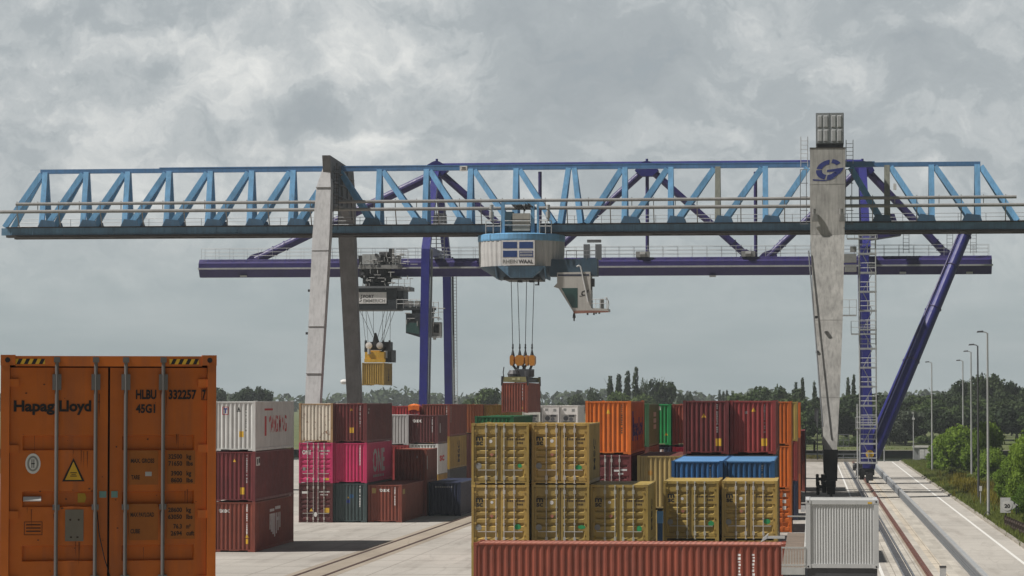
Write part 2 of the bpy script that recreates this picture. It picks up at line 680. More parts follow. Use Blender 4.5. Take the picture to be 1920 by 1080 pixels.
def m_end(L, H, back=False):
    mb = MB()
    W = CW / 2 - 0.15
    us = [-W] + breaks(-W, W, EP[0], EP[2], EP[3]) + [W]
    if back:
        mb.grid(us, lambda u: [(u, L - 0.025 - prof(u, *EP), 0.15), (u, L - 0.025 - prof(u, *EP), H - 0.10)])
        mb.f = [tuple(reversed(f)) for f in mb.f]
    else:
        mb.grid(us, lambda u: [(u, 0.025 + prof(u, *EP), 0.155), (u, 0.025 + prof(u, *EP), H - 0.10)])
    return mb.mesh('end_panel', None, recalc=False)


def m_roof(L, H):
    mb = MB()
    W = CW / 2 - 0.065
    us = [0.10] + breaks(0.10, L - 0.10, RP[0], RP[2], RP[3]) + [L - 0.10]
    mb.grid(us, lambda u: [(W, u, H - 0.03 - prof(u, *RP)), (-W, u, H - 0.03 - prof(u, *RP))])
    i = len(mb.v)
    mb.box(-W, W, 0.12, L - 0.12, 0.13, 0.165)      # floor
    return mb.mesh('roof', None, recalc=False)


def zgrooves(style, H):
    if style == 'near':
        fr = ((0.32, 0.372), (0.54, 0.595), (0.752, 0.808), )
        dep, sl = 0.045, 0.012
    else:
        fr = ((0.195, 0.222), (0.40, 0.432), (0.512, 0.545), (0.632, 0.662), (0.765, 0.865))
        dep, sl = 0.068, 0.06
    return [(H * (1 - b), H * (1 - a), dep, sl) for a, b in fr]


def m_door(s, H, style):
    """one door leaf as a pressed sheet with cross grooves; s = -1 left, 1 right"""
    mb = MB()
    x0, x1 = 0.012, CW / 2 - 0.105
    z0, z1 = 0.145, H - 0.145
    mx, sx = (0.14, 0.02) if style == 'near' else (0.09, 0.05)
    if style == 'near':
        xs = [x0, x0 + mx, x0 + mx + sx, x1 - mx - sx, x1 - mx, x1]
        fl = [0, 0, 1, 1, 0, 0]
    else:
        xm = (x0 + x1) / 2
        xs = [x0, x0 + mx, x0 + mx + sx, xm - 0.05, xm - 0.02, xm + 0.02, xm + 0.05, x1 - mx - sx, x1 - mx, x1]
        fl = [0, 0, 1, 1, 1, 1, 1, 1, 0, 0]
    zs = [(z0, 0.0)]
    for a, b, dp, sl in sorted(zgrooves(style, H)):
        zs += [(a - sl, 0.0), (a, dp), (b, dp), (b + sl * 0.6, 0.0)]
    zs.append((z1, 0.0))
    rows = [(xx, f) for xx, f in zip(xs, fl)]
    if s < 0:
        rows = [(-xx, f) for xx, f in reversed(rows)]
    yb = 0.045
    mb.grid(rows, lambda r: [(r[0], yb + r[1] * q[1], q[0]) for q in zs])
    # rim round the leaf
    a, b = sorted((s * x0, s * x1))
    for (p0, p1) in (((a, z0), (b, z0)), ((b, z0), (b, z1)), ((b, z1), (a, z1)), ((a, z1), (a, z0))):
        mb.poly([(p0[0], yb, p0[1]), (p0[0], yb + 0.05, p0[1]), (p1[0], yb + 0.05, p1[1]), (p1[0], yb, p1[1])])
    # hinges
    for k in range(4 if H > 2.7 else 4):
        z = 0.32 + k * (H - 0.64) / 3
        xa, xb = sorted((s * (x1 + 0.07), s * (x1 - 0.10)))
        mb.box(xa, xb, 0.012, 0.043, z - 0.045, z + 0.045)
    return mb.mesh('door', None, recalc=False)


def m_rod(x, H, style):
    mb = MB()
    r = 0.021
    y = 0.012
    mb.tube((x, y, 0.06), (x, y, H - 0.06), r, n=8)
    for z in (0.055, H - 0.055):
        mb.box(x - 0.035, x + 0.035, -0.012, 0.011, z - 0.03, z + 0.03)
    for z in (0.30, H - 0.30):
        mb.box(x - 0.05, x + 0.05, -0.005, 0.043, z - 0.10, z + 0.08)
    for z in (0.36 * H, 0.63 * H) if style != 'near' else (0.40 * H,):
        mb.box(x - 0.04, x + 0.04, -0.002, 0.043, z - 0.03, z + 0.03)
    return mb.mesh('lock_rod', None)


def m_handles(H):
    mb = MB()
    z = 0.36 * H if H < 5 else 1
    z = 0.235 * H
    for s in (-1, 1):
        for a, b in ((0.18, 0.58), (0.60, 0.95)):
            xa, xb = sorted((s * a, s * b))
            mb.box(xa, xb, -0.008, 0.006, z - 0.018, z + 0.018)
    return mb.mesh('lock_handle', None)


def m_gasket(H):
    mb = MB()
    W = CW / 2 - 0.098
    mb.box(-W, W, 0.115, 0.13, 0.13, H - 0.13)
    return mb.mesh('door_gasket', None)


def part(name, me, mat, parent):
    o = link(name, me, parent)
    if len(me.materials) == 0:
        me.materials.append(None)
    o.material_slots[0].link = 'OBJECT'
    o.material_slots[0].material = mat
    return o


def container(label, mat, pos, z0, z1, L=12.192, end='corr', rz=0.0, group=None, rodm=None, roofm=None, framem=None, doorstyle='msc', name='shipping_container', cat='container'):
    """pos = (x of the centre line, y of the front end)"""
    H = z1 - z0 - 0.004
    H = round(H, 3)
    r = thing(name, (pos[0], pos[1], z0), label, cat, group, rz)
    r['H'] = H
    fm = framem or mat
    part('frame', cached(('fr', L, H, end != 'corr'), lambda: m_frame(L, H, end != 'corr')), fm, r)
    for s in (-1, 1):
        part('side_panel', cached(('sd', L, H, s), lambda: m_side(L, H, s)), mat, r)
    part('roof', cached(('rf', L, H), lambda: m_roof(L, H)), roofm or mat, r)
    part('back_panel', cached(('bk', L, H), lambda: m_end(L, H, True)), mat, r)
    if end == 'corr':
        part('end_panel', cached(('en', L, H), lambda: m_end(L, H)), mat, r)
    elif end == 'door':
        part('door_gasket', cached(('ga', H), lambda: m_gasket(H)), RUBBER, r)
        xs = {-1: (-0.59, -0.15), 1: (0.19, 0.616)} if doorstyle == 'near' else {-1: (-0.60, -0.17), 1: (0.17, 0.60)}
        for s in (-1, 1):
            dr = part('door', cached(('dr', H, s, doorstyle), lambda: m_door(s, H, doorstyle)), mat, r)
            for x in xs[s]:
                part('lock_rod', cached(('rod', x, H, doorstyle), lambda: m_rod(x, H, doorstyle)), rodm or RODLIGHT, dr)
        if doorstyle != 'near':
            part('lock_handle', cached(('hd', H), lambda: m_handles(H)), rodm or RODLIGHT, r)
    elif end == 'reefer':
        mb = MB()
        W = CW / 2 - 0.11
        mb.box(-W, W, 0.05, 0.10, H * 0.52, H - 0.13)
        mb.box(-W, -W + 0.10, 0.05, 0.10, 0.14, H * 0.52)
        mb.box(W - 0.10, W, 0.05, 0.10, 0.14, H * 0.52)
        mb.box(-W + 0.10, W - 0.10, 0.30, 0.34, 0.14, H * 0.52)
        part('end_panel', mb.mesh('end_panel', None), mat, r)
        mb = MB()
        mb.lathe([(0.30, 0.24), (0.34, 0.16), (0.20, 0.16), (0.20, 0.22)], (-0.42, 0, H * 0.33), 20, 'Y')
        mb.lathe([(0.22, 0.28), (0.26, 0.12), (0.05, 0.12)], (0.30, 0, H * 0.28), 16, 'Y')
        mb.box(0.0, 0.75, 0.12, 0.29, H * 0.40, H * 0.50)
        mb.box(-0.8, 0.8, 0.10, 0.29, 0.15, 0.40)
        part('cooling_unit', mb.mesh('cooling_unit', None), GREYDARK, r)
        mb = MB()
        mb.box(-0.75, -0.35, 0.035, 0.048, H * 0.72, H * 0.84)
        mb.box(0.40, 0.80, 0.035, 0.048, H * 0.68, H * 0.82)
        part('control_panel', mb.mesh('control_panel', None), GREYST, r)
    fade(r)
    return r


CRND = random.Random(2024)


def fade(r, amt=0.14):
    f = CRND.uniform(1 - amt, 1 + amt)
    c = (f * CRND.uniform(0.96, 1.04), f, f * CRND.uniform(0.95, 1.05), 1)
    for o in r.children_recursive:
        o.color = c


def on_end(r, name, d2, mat, flat=False, yoff=0.0):
    if flat:
        return decal(name, d2, lambda u, v: (u, 0.041 + yoff, v), mat, r)
    return decal(name, d2, lambda u, v: (u, 0.021 + prof(u, *EP) + yoff, v), mat, r, breaks(-1.2, 1.2, EP[0], EP[2], EP[3]))


def on_side(r, name, d2, mat):
    X = CW / 2 - 0.014 + 0.004
    return decal(name, d2, lambda u, v: (X - prof(u, *SP), u, v), mat, r, breaks(0, 12.2, SP[0], SP[2], SP[3]))


def code(r, mat=WHITET, x=0.72, top=0.93, bot=0.42, seed=1):
    """upright strip of worn characters at the right of an end wall, too small to read"""
    H = r['H']
    rnd = random.Random(seed)
    rs = []
    z = H * top
    while z > H * bot:
        h = rnd.uniform(0.05, 0.10)
        wv = rnd.uniform(0.05, 0.09)
        rs.append((x - wv / 2, z - h, x + wv / 2, z))
        z -= h + rnd.choice((0.03, 0.03, 0.04, 0.12))
    on_end(r, 'container_code', rect2d(*rs), mat)


def warn_label(r, x, z, s=0.16):
    on_end(r, 'warning_label', ([(x - s, z - s * 0.7), (x + s, z - s * 0.7), (x, z + s)], [(0, 1, 2)]), YELT)


def sticker(r, x, z, wd, h, mat=YELT, name='sticker'):
    on_end(r, name, rect2d((x - wd / 2, z - h / 2, x + wd / 2, z + h / 2)), mat)


def colpos(xr, pxm):
    """centre x and front y of a container whose right front edge stands at pixel xr"""
    q = PD(xr, VPY, pxm)
    return (q.x - CW / 2, q.y)


G_A = "container stack nearest the rail tracks"
G_B = "row of container stacks left of the rail tracks"
G_C = "container stacks behind the tan ones"
G_M = "tan door-end containers in the middle stack"
G_H = "lower containers hidden in the stacks"

# ---- stack A (left, right behind the near orange box)
pA = colpos(479, 32.6)
h = 2.896
a1 = container("red-brown container at the bottom of the left stack, large white shield mark on its side", BROWN, pA, 0, h, group=G_A)
a2 = container("dark maroon container in the middle of the left stack, under the white one", MAROON, pA, h, 2 * h, group=G_A)
a3 = container("white container on top of the left stack with red lettering on its side", WHITE, pA, 2 * h, 3 * h, group=G_A)
# white one
on_end(a3, 'owner_mark', rect2d((-0.72, 2.10, -0.36, 2.56)), REDT)
on_end(a3, 'owner_mark', join2d(rect2d((-0.68, 2.14, -0.40, 2.52))), WHITET, yoff=-0.003)
on_end(a3, 'owner_mark', rect2d((-0.58, 2.18, -0.50, 2.40), (-0.65, 2.40, -0.43, 2.48)), BLUET, yoff=-0.006)
on_end(a3, 'warning_label', join2d(rect2d((0.12, 2.28, 0.36, 2.33)), ([(0.16, 2.35), (0.32, 2.35), (0.24, 2.58)], [(0, 1, 2)])), BLACKT)
sticker(a3, 0.40, 0.98, 0.26, 0.34)
on_side(a3, 'lettering', text2d('YANG MING', 4.2, 1.05, 1.0, 5.6, bold=0.05), REDT)
on_side(a3, 'lettering', rect2d((2.9, 0.85, 3.5, 2.0)), REDT)
on_side(a3, 'lettering', rect2d((2.8, 2.33, 5.4, 2.45)), REDT)
code(a3, GREYST, 0.66, seed=3)
warn_label(a2, 0.0, 2.35, 0.10)
sticker(a2, 0.46, 0.62, 0.26, 0.40)
code(a2, GREYT, 0.72, 0.93, 0.35, 4)
on_side(a2, 'owner_mark', rect2d((0.5, 2.05, 1.5, 2.55)), WHITET)
on_side(a2, 'owner_mark', rect2d((0.65, 2.12, 0.95, 2.45), (1.1, 2.2, 1.4, 2.48)), BLACKT).location.x = 0.004
code(a1, WHITET, 0.74, 0.95, 0.35, 5)
on_end(a1, 'lettering', text2d('tex', -0.92, 2.28, 0.22, 0.66, bold=0.03), WHITET)
warn_label(a1, 0.74, 0.92, 0.13)
sticker(a1, 0.74, 0.62, 0.16, 0.28)
bars = []
for k in range(7):
    u = 4.45 + k * 0.52
    bars.append((u, 0.62 + 0.16 * abs(k - 3), u + 0.34, 2.02))
on_side(a1, 'emblem', rect2d(*bars, (4.5, 2.14, 6.0, 2.30), (6.3, 2.22, 7.95, 2.40), (4.8, 1.35, 5.4, 1.55), (6.9, 1.55, 7.5, 1.75)), WHITET)

# ---- row B
pB1, pB2, pB3 = colpos(624, 26.3), colpos(688, 26.3), colpos(753.5, 26.3)
ZB = (0, 2.81, 5.69, 8.50)
b11 = container("dark maroon container with door bars, bottom of the stack below the pink door end", MAROON_DARK, pB1, ZB[0], ZB[1], end='door', group=G_B)
b12 = container("bright pink container with its doors to the front, between rusty white and maroon", PINK, pB1, ZB[1], ZB[2], end='door', group=G_B)
b13 = container("rusty white container on top of the pink door-end one", WHITE_RUST, pB1, ZB[2], ZB[3], group=G_B, framem=paint('rusty_frame', (0.40, 0.25, 0.12), 0.65, 0.4, 0.7, 0.3))
b21 = container("dark grey-green container on the ground under the pink lettered one", DARKGREEN, pB2, ZB[0], ZB[1], group=G_B)
b22 = container("bright pink container with large pale lettering on its side", PINK, pB2, ZB[1], ZB[2], group=G_B)
b23 = container("dark maroon container on top of the pink lettered one", MAROON, pB2, ZB[2], ZB[3], group=G_B)
b31 = container("low brown container alone on the ground right of the grey-green one, lit roof", BROWN, pB3, 0, 2.70, group=G_B)
on_side(b22, 'lettering', text2d('ONE', 3.0, 0.75, 1.65, 5.6, bold=0.10), GREYT)
on_side(b22, 'lettering', rect2d(*[(3.2 + i * 0.75, 0.32, 3.7 + i * 0.75, 0.50) for i in range(7)]), GREYT)
for c_, z in ((b12, 2.0), (b11, 1.9)):
    on_end(c_, 'lettering', text2d('ONE' if c_ is b12 else 'I', -0.98, z + 0.05, 0.30, 0.62 if c_ is b12 else 0.5, bold=0.03) if c_ is b12 else rect2d((-1.0, z + 0.16, -0.55, z + 0.32)), WHITET, True)
    on_end(c_, 'door_code', rect2d(*[(0.25 + i * 0.11, z + 0.24, 0.32 + i * 0.11, z + 0.34) for i in range(7)], *[(0.35 + i * 0.11, z + 0.04, 0.42 + i * 0.11, z + 0.12) for i in range(5)]), WHITET, True)
on_end(b12, 'sticker', rect2d((-0.95, 0.88, -0.75, 1.12)), GREYST, True)
on_end(b12, 'sticker', rect2d((0.62, 0.2, 0.95, 0.36)), YELT, True)
on_end(b11, 'sticker', rect2d((0.62, 0.70, 0.98, 1.05)), YELT, True)
on_end(b11, 'warning_label', ([(-0.45, 0.80), (-0.19, 0.80), (-0.32, 1.02)], [(0, 1, 2)]), YELT, True)
on_end(b11, 'sticker', disc2d(0.0, 0.58, 0.12, rv=0.17), WHITET, True, -0.09)
code(b21, seed=6)
on_end(b21, 'sticker', disc2d(0.12, 1.88, 0.15), BLUE)
on_end(b21, 'sticker', rect2d((-0.25, 1.4, 0.0, 1.62)), BLUET)
sticker(b21, -0.12, 1.78, 0.10, 0.10)
code(b22, seed=7)
code(b23, GREYT, seed=8)
warn_label(b23, 0.1, 2.35, 0.10)
sticker(b23, 0.12, 0.88, 0.28, 0.38)
on_side(b23, 'sticker', rect2d((0.9, 2.3, 1.3, 2.45), (0.7, 2.05, 1.1, 2.2)), GREYT)
code(b31, seed=9)
on_end(b31, 'lettering', text2d('tex', -0.42, 2.20, 0.24, 0.80, bold=0.03), WHITET)
sticker(b31, -0.78, 2.26, 0.28, 0.36, TAN_PALE)
on_side(b31, 'sticker', rect2d((0.6, 2.0, 1.8, 2.35)), TAN_PALE)

# ---- row G, H, I, J, K (further back on the left)
pG1, pG2 = colpos(800, 24.9), colpos(864, 24.9)
container("brown container on the ground behind the low brown one, mostly hidden", BROWN, pG1, 0, 2.5, 6.058, group=G_H)
g1 = container("orange-brown container with a sunlit roof rim, behind the low brown one", BROWN, pG1, 2.5, 5.03, 6.058, group=G_B, roofm=BRICK, framem=BRICK)
g2 = container("low navy blue container on the ground beside the rail tracks", NAVY, pG2, 0, 2.55, group=G_B)
on_end(g2, 'lettering', rect2d(*[(-0.72 + i * 0.17, 2.12, -0.62 + i * 0.17, 2.24) for i in range(8)]), GREYST)
on_side(g1, 'sticker', rect2d((0.5, 1.0, 0.8, 2.0)), GREYT)
code(g1, GREYT, 0.5, 0.8, 0.75, seed=10)
pH1, pH2 = colpos(766, 22.4), colpos(821.5, 22.4)
container("red container under the small pale grey one, only its top edge in view", RED, pH1, 0, 4.95, 6.058, group=G_H)
h1 = container("small pale grey container squeezed between two maroon ones, top of its stack", LIGHTGREY, pH1, 4.95, 7.50, 6.058, group=G_B)
container("mustard container at the foot of the stack behind the sunlit brown roof", YELLOW, pH2, 0, 2.50, 6.058, group=G_H)
h2 = container("white container with faded red lettering under the maroon one", WHITE, pH2, 2.50, 5.05, 6.058, group=G_B)
h3 = container("maroon container with small white lettering at its upper left, above the white one", MAROON_DARK, pH2, 5.05, 7.46, 6.058, group=G_B)
on_end(h3, 'lettering', text2d('tex', -0.95, 1.80, 0.28, 0.80, bold=0.04), WHITET)
code(h3, GREYT, 0.72, seed=11)
on_side(h3, 'sticker', rect2d((1.2, 0.9, 1.7, 1.7)), GREYT)
on_end(h2, 'lettering', rect2d(*[(-1.0 + i * 0.26, 2.30, -0.86 + i * 0.26, 2.44) for i in range(8)]), GREYST)
on_side(h2, 'lettering', text2d('sc', 1.2, 1.1, 0.45, 3.0, bold=0.06), REDT)
pI, pJ = colpos(843, 21.6), colpos(787, 21.6)
container("dark grey container at the foot of the far stack beside the tracks", GREYDARK, pI, 0, 2.7, group=G_B)
i2 = container("mustard yellow container with upright dark lettering under the rust-brown one", YELLOW, pI, 2.7, 5.55, group=G_B)
i3 = container("rust-brown container on top of the mustard yellow one", BROWN, pI, 5.55, 8.36, group=G_B)
on_side(i2, 'lettering', text2d('MSC', 7.4, 0.5, 1.6, 1.9, rot=True, bold=0.12), BROWNT)
code(i3, WHITET, 0.95, 0.95, 0.45, 12)
on_side(i3, 'container_code', rect2d(*[(0.9, 2.5 - k * 0.16, 1.25, 2.6 - k * 0.16) for k in range(9)]), GREYT)
container("brown container low in the stack behind the small pale grey one", BROWN_DARK, pJ, 0, 5.45, group=G_H)
j3 = container("bright red container with an orange tarpaulin on its roof corner", RED, pJ, 5.45, 8.2, group=G_B)
mb = MB()
q0 = Vector((pJ[0] + 0.2, pJ[1] + 0.05, 8.2))
rnd = random.Random(4)
us = [i * 0.14 for i in range(8)]
mb.grid(us, lambda u: [(q0.x + u, q0.y + v * 0.2 - 0.06, q0.z + 0.03 + (0.10 * math.sin(u * 3.2) ** 2 + rnd.uniform(0, 0.07)) * (1 if 0 < v < 5 else 0.1)) for v in range(6)])
mb.grid(us, lambda u: [(q0.x + u, q0.y - 0.07 - rnd.uniform(0, 0.03), q0.z + 0.03), (q0.x + u, q0.y - 0.09, q0.z - 0.28 - rnd.uniform(0, 0.22))])
tag(mb.build('tarpaulin', TARP), "crumpled orange tarpaulin hanging over the red container's roof corner", 'tarpaulin')
pK1, pK2 = colpos(906, 19.6), colpos(955, 19.6)
for px_, mt_, lb in ((pK1, BROWN_DARK, "brown container hidden under the dull orange one at the far end"), (pK2, MAROON_DARK, "maroon container hidden under the far mustard ribbed one")):
    container(lb, mt_, px_, 0, 5.5, group=G_H)
container("dull orange container in the far row, just right of the rust-brown stack", ORANGE_BROWN, pK1, 5.5, 8.3, group=G_B)
container("mustard ribbed container in the far row, left of the hanging brown one", YELLOW, pK2, 5.5, 8.25, group=G_B)
pN = colpos(963, 30.0)
container("maroon container hidden under the dark green one behind the tan stack", MAROON_DARK, pN, 0, 5.2, group=G_H)
container("dark green container peeping over the tan stack's upper left edge", paint('forest_green_paint', (0.010, 0.12, 0.04), 0.5, 0.3, 0.05), pN, 5.2, 7.74, group=G_C)
for i, xr in enumerate((1013, 1048.5, 1083)):
    pr = colpos(xr, 13.6)
    container(("brown", "grey", "red")[i] + " container hidden under a white refrigerated one by the river", (BROWN, GREYDARK, RED)[i], pr, 0, 5.25, group=G_H)
    container(("white refrigerated container by the river, partly behind the hanging brown one", "white refrigerated container with round fans, left of the rightmost such one", "rightmost white refrigerated container, next to the bright orange one")[i],
              WHITE, pr, 5.25, 7.92, end='reefer', group="white refrigerated containers by the river")

# ---- tan door-end containers
ZM = (0, 2.595, 5.19, 7.785)


def msc(label, pos, z0, z1, seed):
    r = container(label, TAN, pos, z0, z1, 6.058, 'door', group=G_M)
    rd = random.Random(seed)
    H = r['H']
    zl = H * 0.70
    on_end(r, 'logo', join2d(text2d('m', -1.03, zl + 0.04, 0.16, 0.30, bold=0.035), text2d('sc', -1.02, zl - 0.15, 0.15, 0.28, bold=0.035)), BLACKT, True)
    on_end(r, 'sticker', disc2d(-0.38 + rd.uniform(-.04, .03), zl + rd.uniform(-.03, .03), rd.uniform(0.06, 0.09)), WHITET, True)
    on_end(r, 'warning_label', ([(-0.46, 1.27), (-0.36, 1.17), (-0.26, 1.27), (-0.36, 1.33)], [(0, 1, 2, 3)]), plain('faded_red', (0.40, 0.16, 0.10)), True, 0.0)
    on_end(r, 'sticker', disc2d(-0.92, 0.78, 0.13), GREYST, True)
    on_end(r, 'sticker', disc2d(0.82 + rd.uniform(-.10, .08), 0.78 + rd.uniform(-.06, .05), rd.uniform(0.09, 0.17), rv=rd.uniform(0.08, 0.13)), GREENT, True)
    on_end(r, 'door_code', rect2d(*[(0.28 + i * 0.07, zl + 0.05, 0.325 + i * 0.07, zl + 0.14) for i in range(4)], *[(0.66 + i * 0.065, zl + 0.05, 0.705 + i * 0.065, zl + 0.14) for i in range(6)],
                                  *[(0.72 + i * 0.065, zl - 0.10, 0.765 + i * 0.065, zl - 0.02) for i in range(4)]), BROWNT, True)
    on_side(r, 'lettering', text2d('MSC', 3.6, 0.55, 0.95, 1.35, rot=True, bold=0.08), BLACKT)
    return r


pM = [colpos(991.5, 44.4), colpos(1104.6, 44.4), colpos(1214.5, 44.4)]
msc("tan container at the bottom of the middle stack, mostly behind the long brick-red one", pM[0], ZM[0], ZM[1], 1)
msc("tan door-end container, second level of the middle stack's left column", pM[0], ZM[1], ZM[2], 2)
msc("tan door-end container on top of the middle stack's left column, no side wall in view", pM[0], ZM[2], ZM[3], 3)
container("tan container under the second column, hidden by the long brick-red one", TAN, pM[1], ZM[0], ZM[1], 6.058, group=G_H)
msc("tan door-end container, second level, between the left column and the single low one", pM[1], ZM[1], ZM[2], 5)
msc("tan door-end container on top of the second column, its lettered side in view", pM[1], ZM[2], ZM[3], 6)
container("tan container under the third column, hidden by the long brick-red one", TAN, pM[2], ZM[0], ZM[1], 6.058, group=G_H)
msc("tan door-end container topping the third, lower column, left of the blue post", pM[2], ZM[1], ZM[2], 8)
pM4 = [colpos(1347, 42.5), colpos(1456.7, 42.5)]
for i in (0, 1):
    container(("tan", "olive tan")[i] + " container underneath the " + ("left", "right") [i] + " tan one below the blue roofs", TAN, pM4[i], 0, ZM[1], 6.058, group=G_H)
    msc(("tan door-end container with a sunlit roof, right of the blue post", "rightmost tan door-end container, sunlit roof, in front of the blue ones")[i], pM4[i], ZM[1], ZM[2], 9 + i)

# ---- row behind: bright orange, tan, two maroons; blue pair in front of the maroons
pO, pT, pX1, pX2 = colpos(1183, 35.1), colpos(1280, 35.1), colpos(1366.5, 35.1), colpos(1454.5, 35.1)
ZT = (0, 2.90, 5.83, 8.70)
container("maroon container at the bottom of the bright orange one's stack, hidden", MAROON, pO, ZT[0], ZT[1], group=G_H)
o2 = container("dark maroon door-end container right below the bright orange one", MAROON, pO, ZT[1], ZT[2], end='door', group=G_C)
on_end(o2, 'lettering', rect2d((0.30, 2.02, 0.62, 2.12), (0.66, 2.06, 1.0, 2.16), (0.52, 1.86, 0.80, 1.95), (0.3, 1.2, 0.5, 1.3)), WHITET, True)
o3 = container("bright orange container with dark lettering on its side, on top of a maroon one", ORANGE, pO, ZT[2], ZT[3], group=G_C)
warn_label(o3, 0.0, 2.28, 0.14)
code(o3, BROWNT, 0.72, seed=13)
on_side(o3, 'lettering', text2d('Hapag-Lloyd', 1.6, 1.0, 0.95, 9.2, bold=0.12), BLUET)
on_side(o3, 'emblem', rect2d((1.5, 0.7, 2.3, 2.3)), BLUET)
container("tan container hidden under the pale tan ribbed one", TAN_PALE, pT, ZT[0], ZT[1], group=G_H)
t2 = container("pale tan ribbed container with a brown roof, between bright orange and blue", TAN_PALE, pT, ZT[1], ZT[2] - 0.04, group=G_C, roofm=BROWN_DARK)
on_end(t2, 'sticker', disc2d(-0.52, 1.95, 0.14), plain('worn_orange', (0.42, 0.22, 0.04)))
for p_, nm in ((pX1, "left"), (pX2, "right")):
    container("brown container at the bottom beneath the %s big maroon one" % nm, BROWN_DARK, p_, ZT[0], ZT[1], group=G_H)
    container("grey container in the middle beneath the %s big maroon one" % nm, GREYDARK, p_, ZT[1], ZT[2], group=G_H)
x1 = container("dark maroon container above the left blue roof, yellow sticker low right", MAROON, pX1, ZT[2] + 0.02, ZT[3] + 0.02, group=G_C)
x2 = container("reddish maroon container above the right blue roof, yellow sticker low right", MAROON_RED, pX2, ZT[2] + 0.02, ZT[3] + 0.02, group=G_C)
for r_, sd, xx, st in ((x1, 14, 0.60, 0.66), (x2, 15, 0.62, 0.60)):
    warn_label(r_, -0.12 if r_ is x1 else 0.03, 2.05 if r_ is x1 else 2.36, 0.13)
    sticker(r_, st, 0.64, 0.30, 0.40)
    code(r_, WHITET if r_ is x1 else GREYT, xx, seed=sd)
sticker(x2, -0.36, 2.22, 0.12, 0.14, GREYT)
on_side(x2, 'container_code', rect2d(*[(1.0, 2.5 - k * 0.14, 1.3, 2.58 - k * 0.14) for k in range(6)]), WHITET)
pU = [colpos(1354.7, 39.4), colpos(1452.3, 39.4)]
for i in (0, 1):
    container("blue container at the bottom under the %s blue roof" % ("left", "right")[i], BLUE, pU[i], 0, 2.93, group=G_H)
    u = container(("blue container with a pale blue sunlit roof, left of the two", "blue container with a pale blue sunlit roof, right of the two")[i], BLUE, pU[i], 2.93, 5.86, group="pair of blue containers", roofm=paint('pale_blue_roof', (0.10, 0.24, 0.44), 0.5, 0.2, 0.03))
    code(u, GREYT, 0.62, seed=16 + i)

# ---- right edge column, seen end on and foreshortened
pC = colpos(1483.5, 28.4)
ZC = (0, 2.86, 5.74, 8.64)
c1 = container("orange container at the ground of the right-hand row, white letters down its door edge", ORANGE, pC, ZC[0], ZC[1], end='door', group=G_C, rodm=ORANGE)
for k, ch in enumerate('HAPAG'):
    pass
on_end(c1, 'lettering', rect2d(*[(0.60, 2.35 - k * 0.42, 0.86, 2.58 - k * 0.42) for k in range(3)]), WHITET, True)
c2 = container("orange container in the middle of the right-hand row, below another orange one", ORANGE, pC, ZC[1], ZC[2], group=G_C)
c3 = container("orange container on top of the right-hand row, next to the reddish maroon one", ORANGE, pC, ZC[2], ZC[3], group=G_C)
pD = colpos(1495, 25.8)
container("navy container at the foot of the tan-topped stack in the right-hand row", NAVY, pD, 0, 2.85, group=G_C)
container("maroon container under the tan one in the right-hand row", MAROON_RED, pD, 2.85, 5.73, group=G_C)
d3 = container("tan container with an upright code, top of the second right-hand stack", TAN, pD, 5.73, 8.60, group=G_C)
code(d3, paint('pale_yellow_code', (0.7, 0.6, 0.25)), 0.80, 0.95, 0.1, seed=18)
pE = colpos(1500.5, 23.5)
container("orange container at the ground of the third right-hand stack", ORANGE_BROWN, pE, 0, 2.85, group=G_C)
container("brown-maroon container in the middle of the third right-hand stack", BROWN, pE, 2.85, 5.7, group=G_C)
container("orange container on top of the third right-hand stack", ORANGE, pE, 5.7, 8.5, group=G_C)
pF = colpos(1509, 19.7)
container("brown container at the ground of the farthest right-hand stack", BROWN, pF, 0, 2.9, group=G_C)
container("maroon container on top of the farthest, lower right-hand stack", MAROON, pF, 2.9, 5.8, group=G_C)
for pw_, yy_, tt in ((-2.0 - CW / 2, 170.5, "between the reddish maroon stack and the orange one"), (-0.98 - CW / 2, 242.0, "behind the third right-hand stack"), (-1.02 - CW / 2, 255.0, "in front of the farthest right-hand stack")):
    for k, (mt_, cn) in enumerate(((GREYDARK, "grey"), (BROWN_DARK, "brown"), (MAROON, "maroon"))):
        container("%s container of the stack %s" % (cn, tt), mt_, (pw_, yy_), 2.85 * k, 2.85 * (k + 1), group=G_H)
pS = colpos(1217, 28.5)
container("grey container hidden at the bottom of the dark green stack", GREYDARK, pS, 0, 2.85, group=G_H)
container("brown container hidden in the middle of the dark green stack", BROWN_DARK, pS, 2.85, 5.65, group=G_H)
s3 = container("dark green container with pale lettering on its side, behind the bright orange one", paint('deep_green_paint', (0.035, 0.115, 0.045), 0.5, 0.3, 0.05), pS, 5.65, 8.50, group=G_C)
on_side(s3, 'lettering', rect2d(*[(5.6 + i * 0.42, 1.95 - k * 0.42, 5.9 + i * 0.42, 2.25 - k * 0.42) for i in range(8) for k in range(3)]), GREYT)
pV, pW = colpos(1258, 26.4), colpos(1325, 26.4)
ZV = (0, 2.75, 5.52, 8.44)
container("grey container hidden below the navy one under the bright green end", GREYDARK, pV, ZV[0], ZV[1], group=G_H)
v2 = container("navy container with a white mark, just below the bright green end", NAVY, pV, ZV[1], ZV[2] - 0.1, group=G_C)
sticker(v2, 0.55, 2.35, 0.3, 0.25, WHITET)
v3 = container("bright green ribbed container end between dark green and brown", GREEN, pV, ZV[2], ZV[3], group=G_C)
sticker(v3, 0.38, 2.62, 0.2, 0.28, WHITET)
warn_label(v3, 0.88, 0.78, 0.12)
container("brown container hidden at the bottom below the small pink patch", BROWN_DARK, pW, ZV[0], ZV[1], group=G_H)
container("pink container showing a small patch under the brown one beside bright green", PINK, pW, ZV[1], ZV[2] - 0.1, group=G_C)
container("brown ribbed container between the bright green end and the dark maroon one", BROWN, pW, ZV[2], ZV[3], group=G_C)

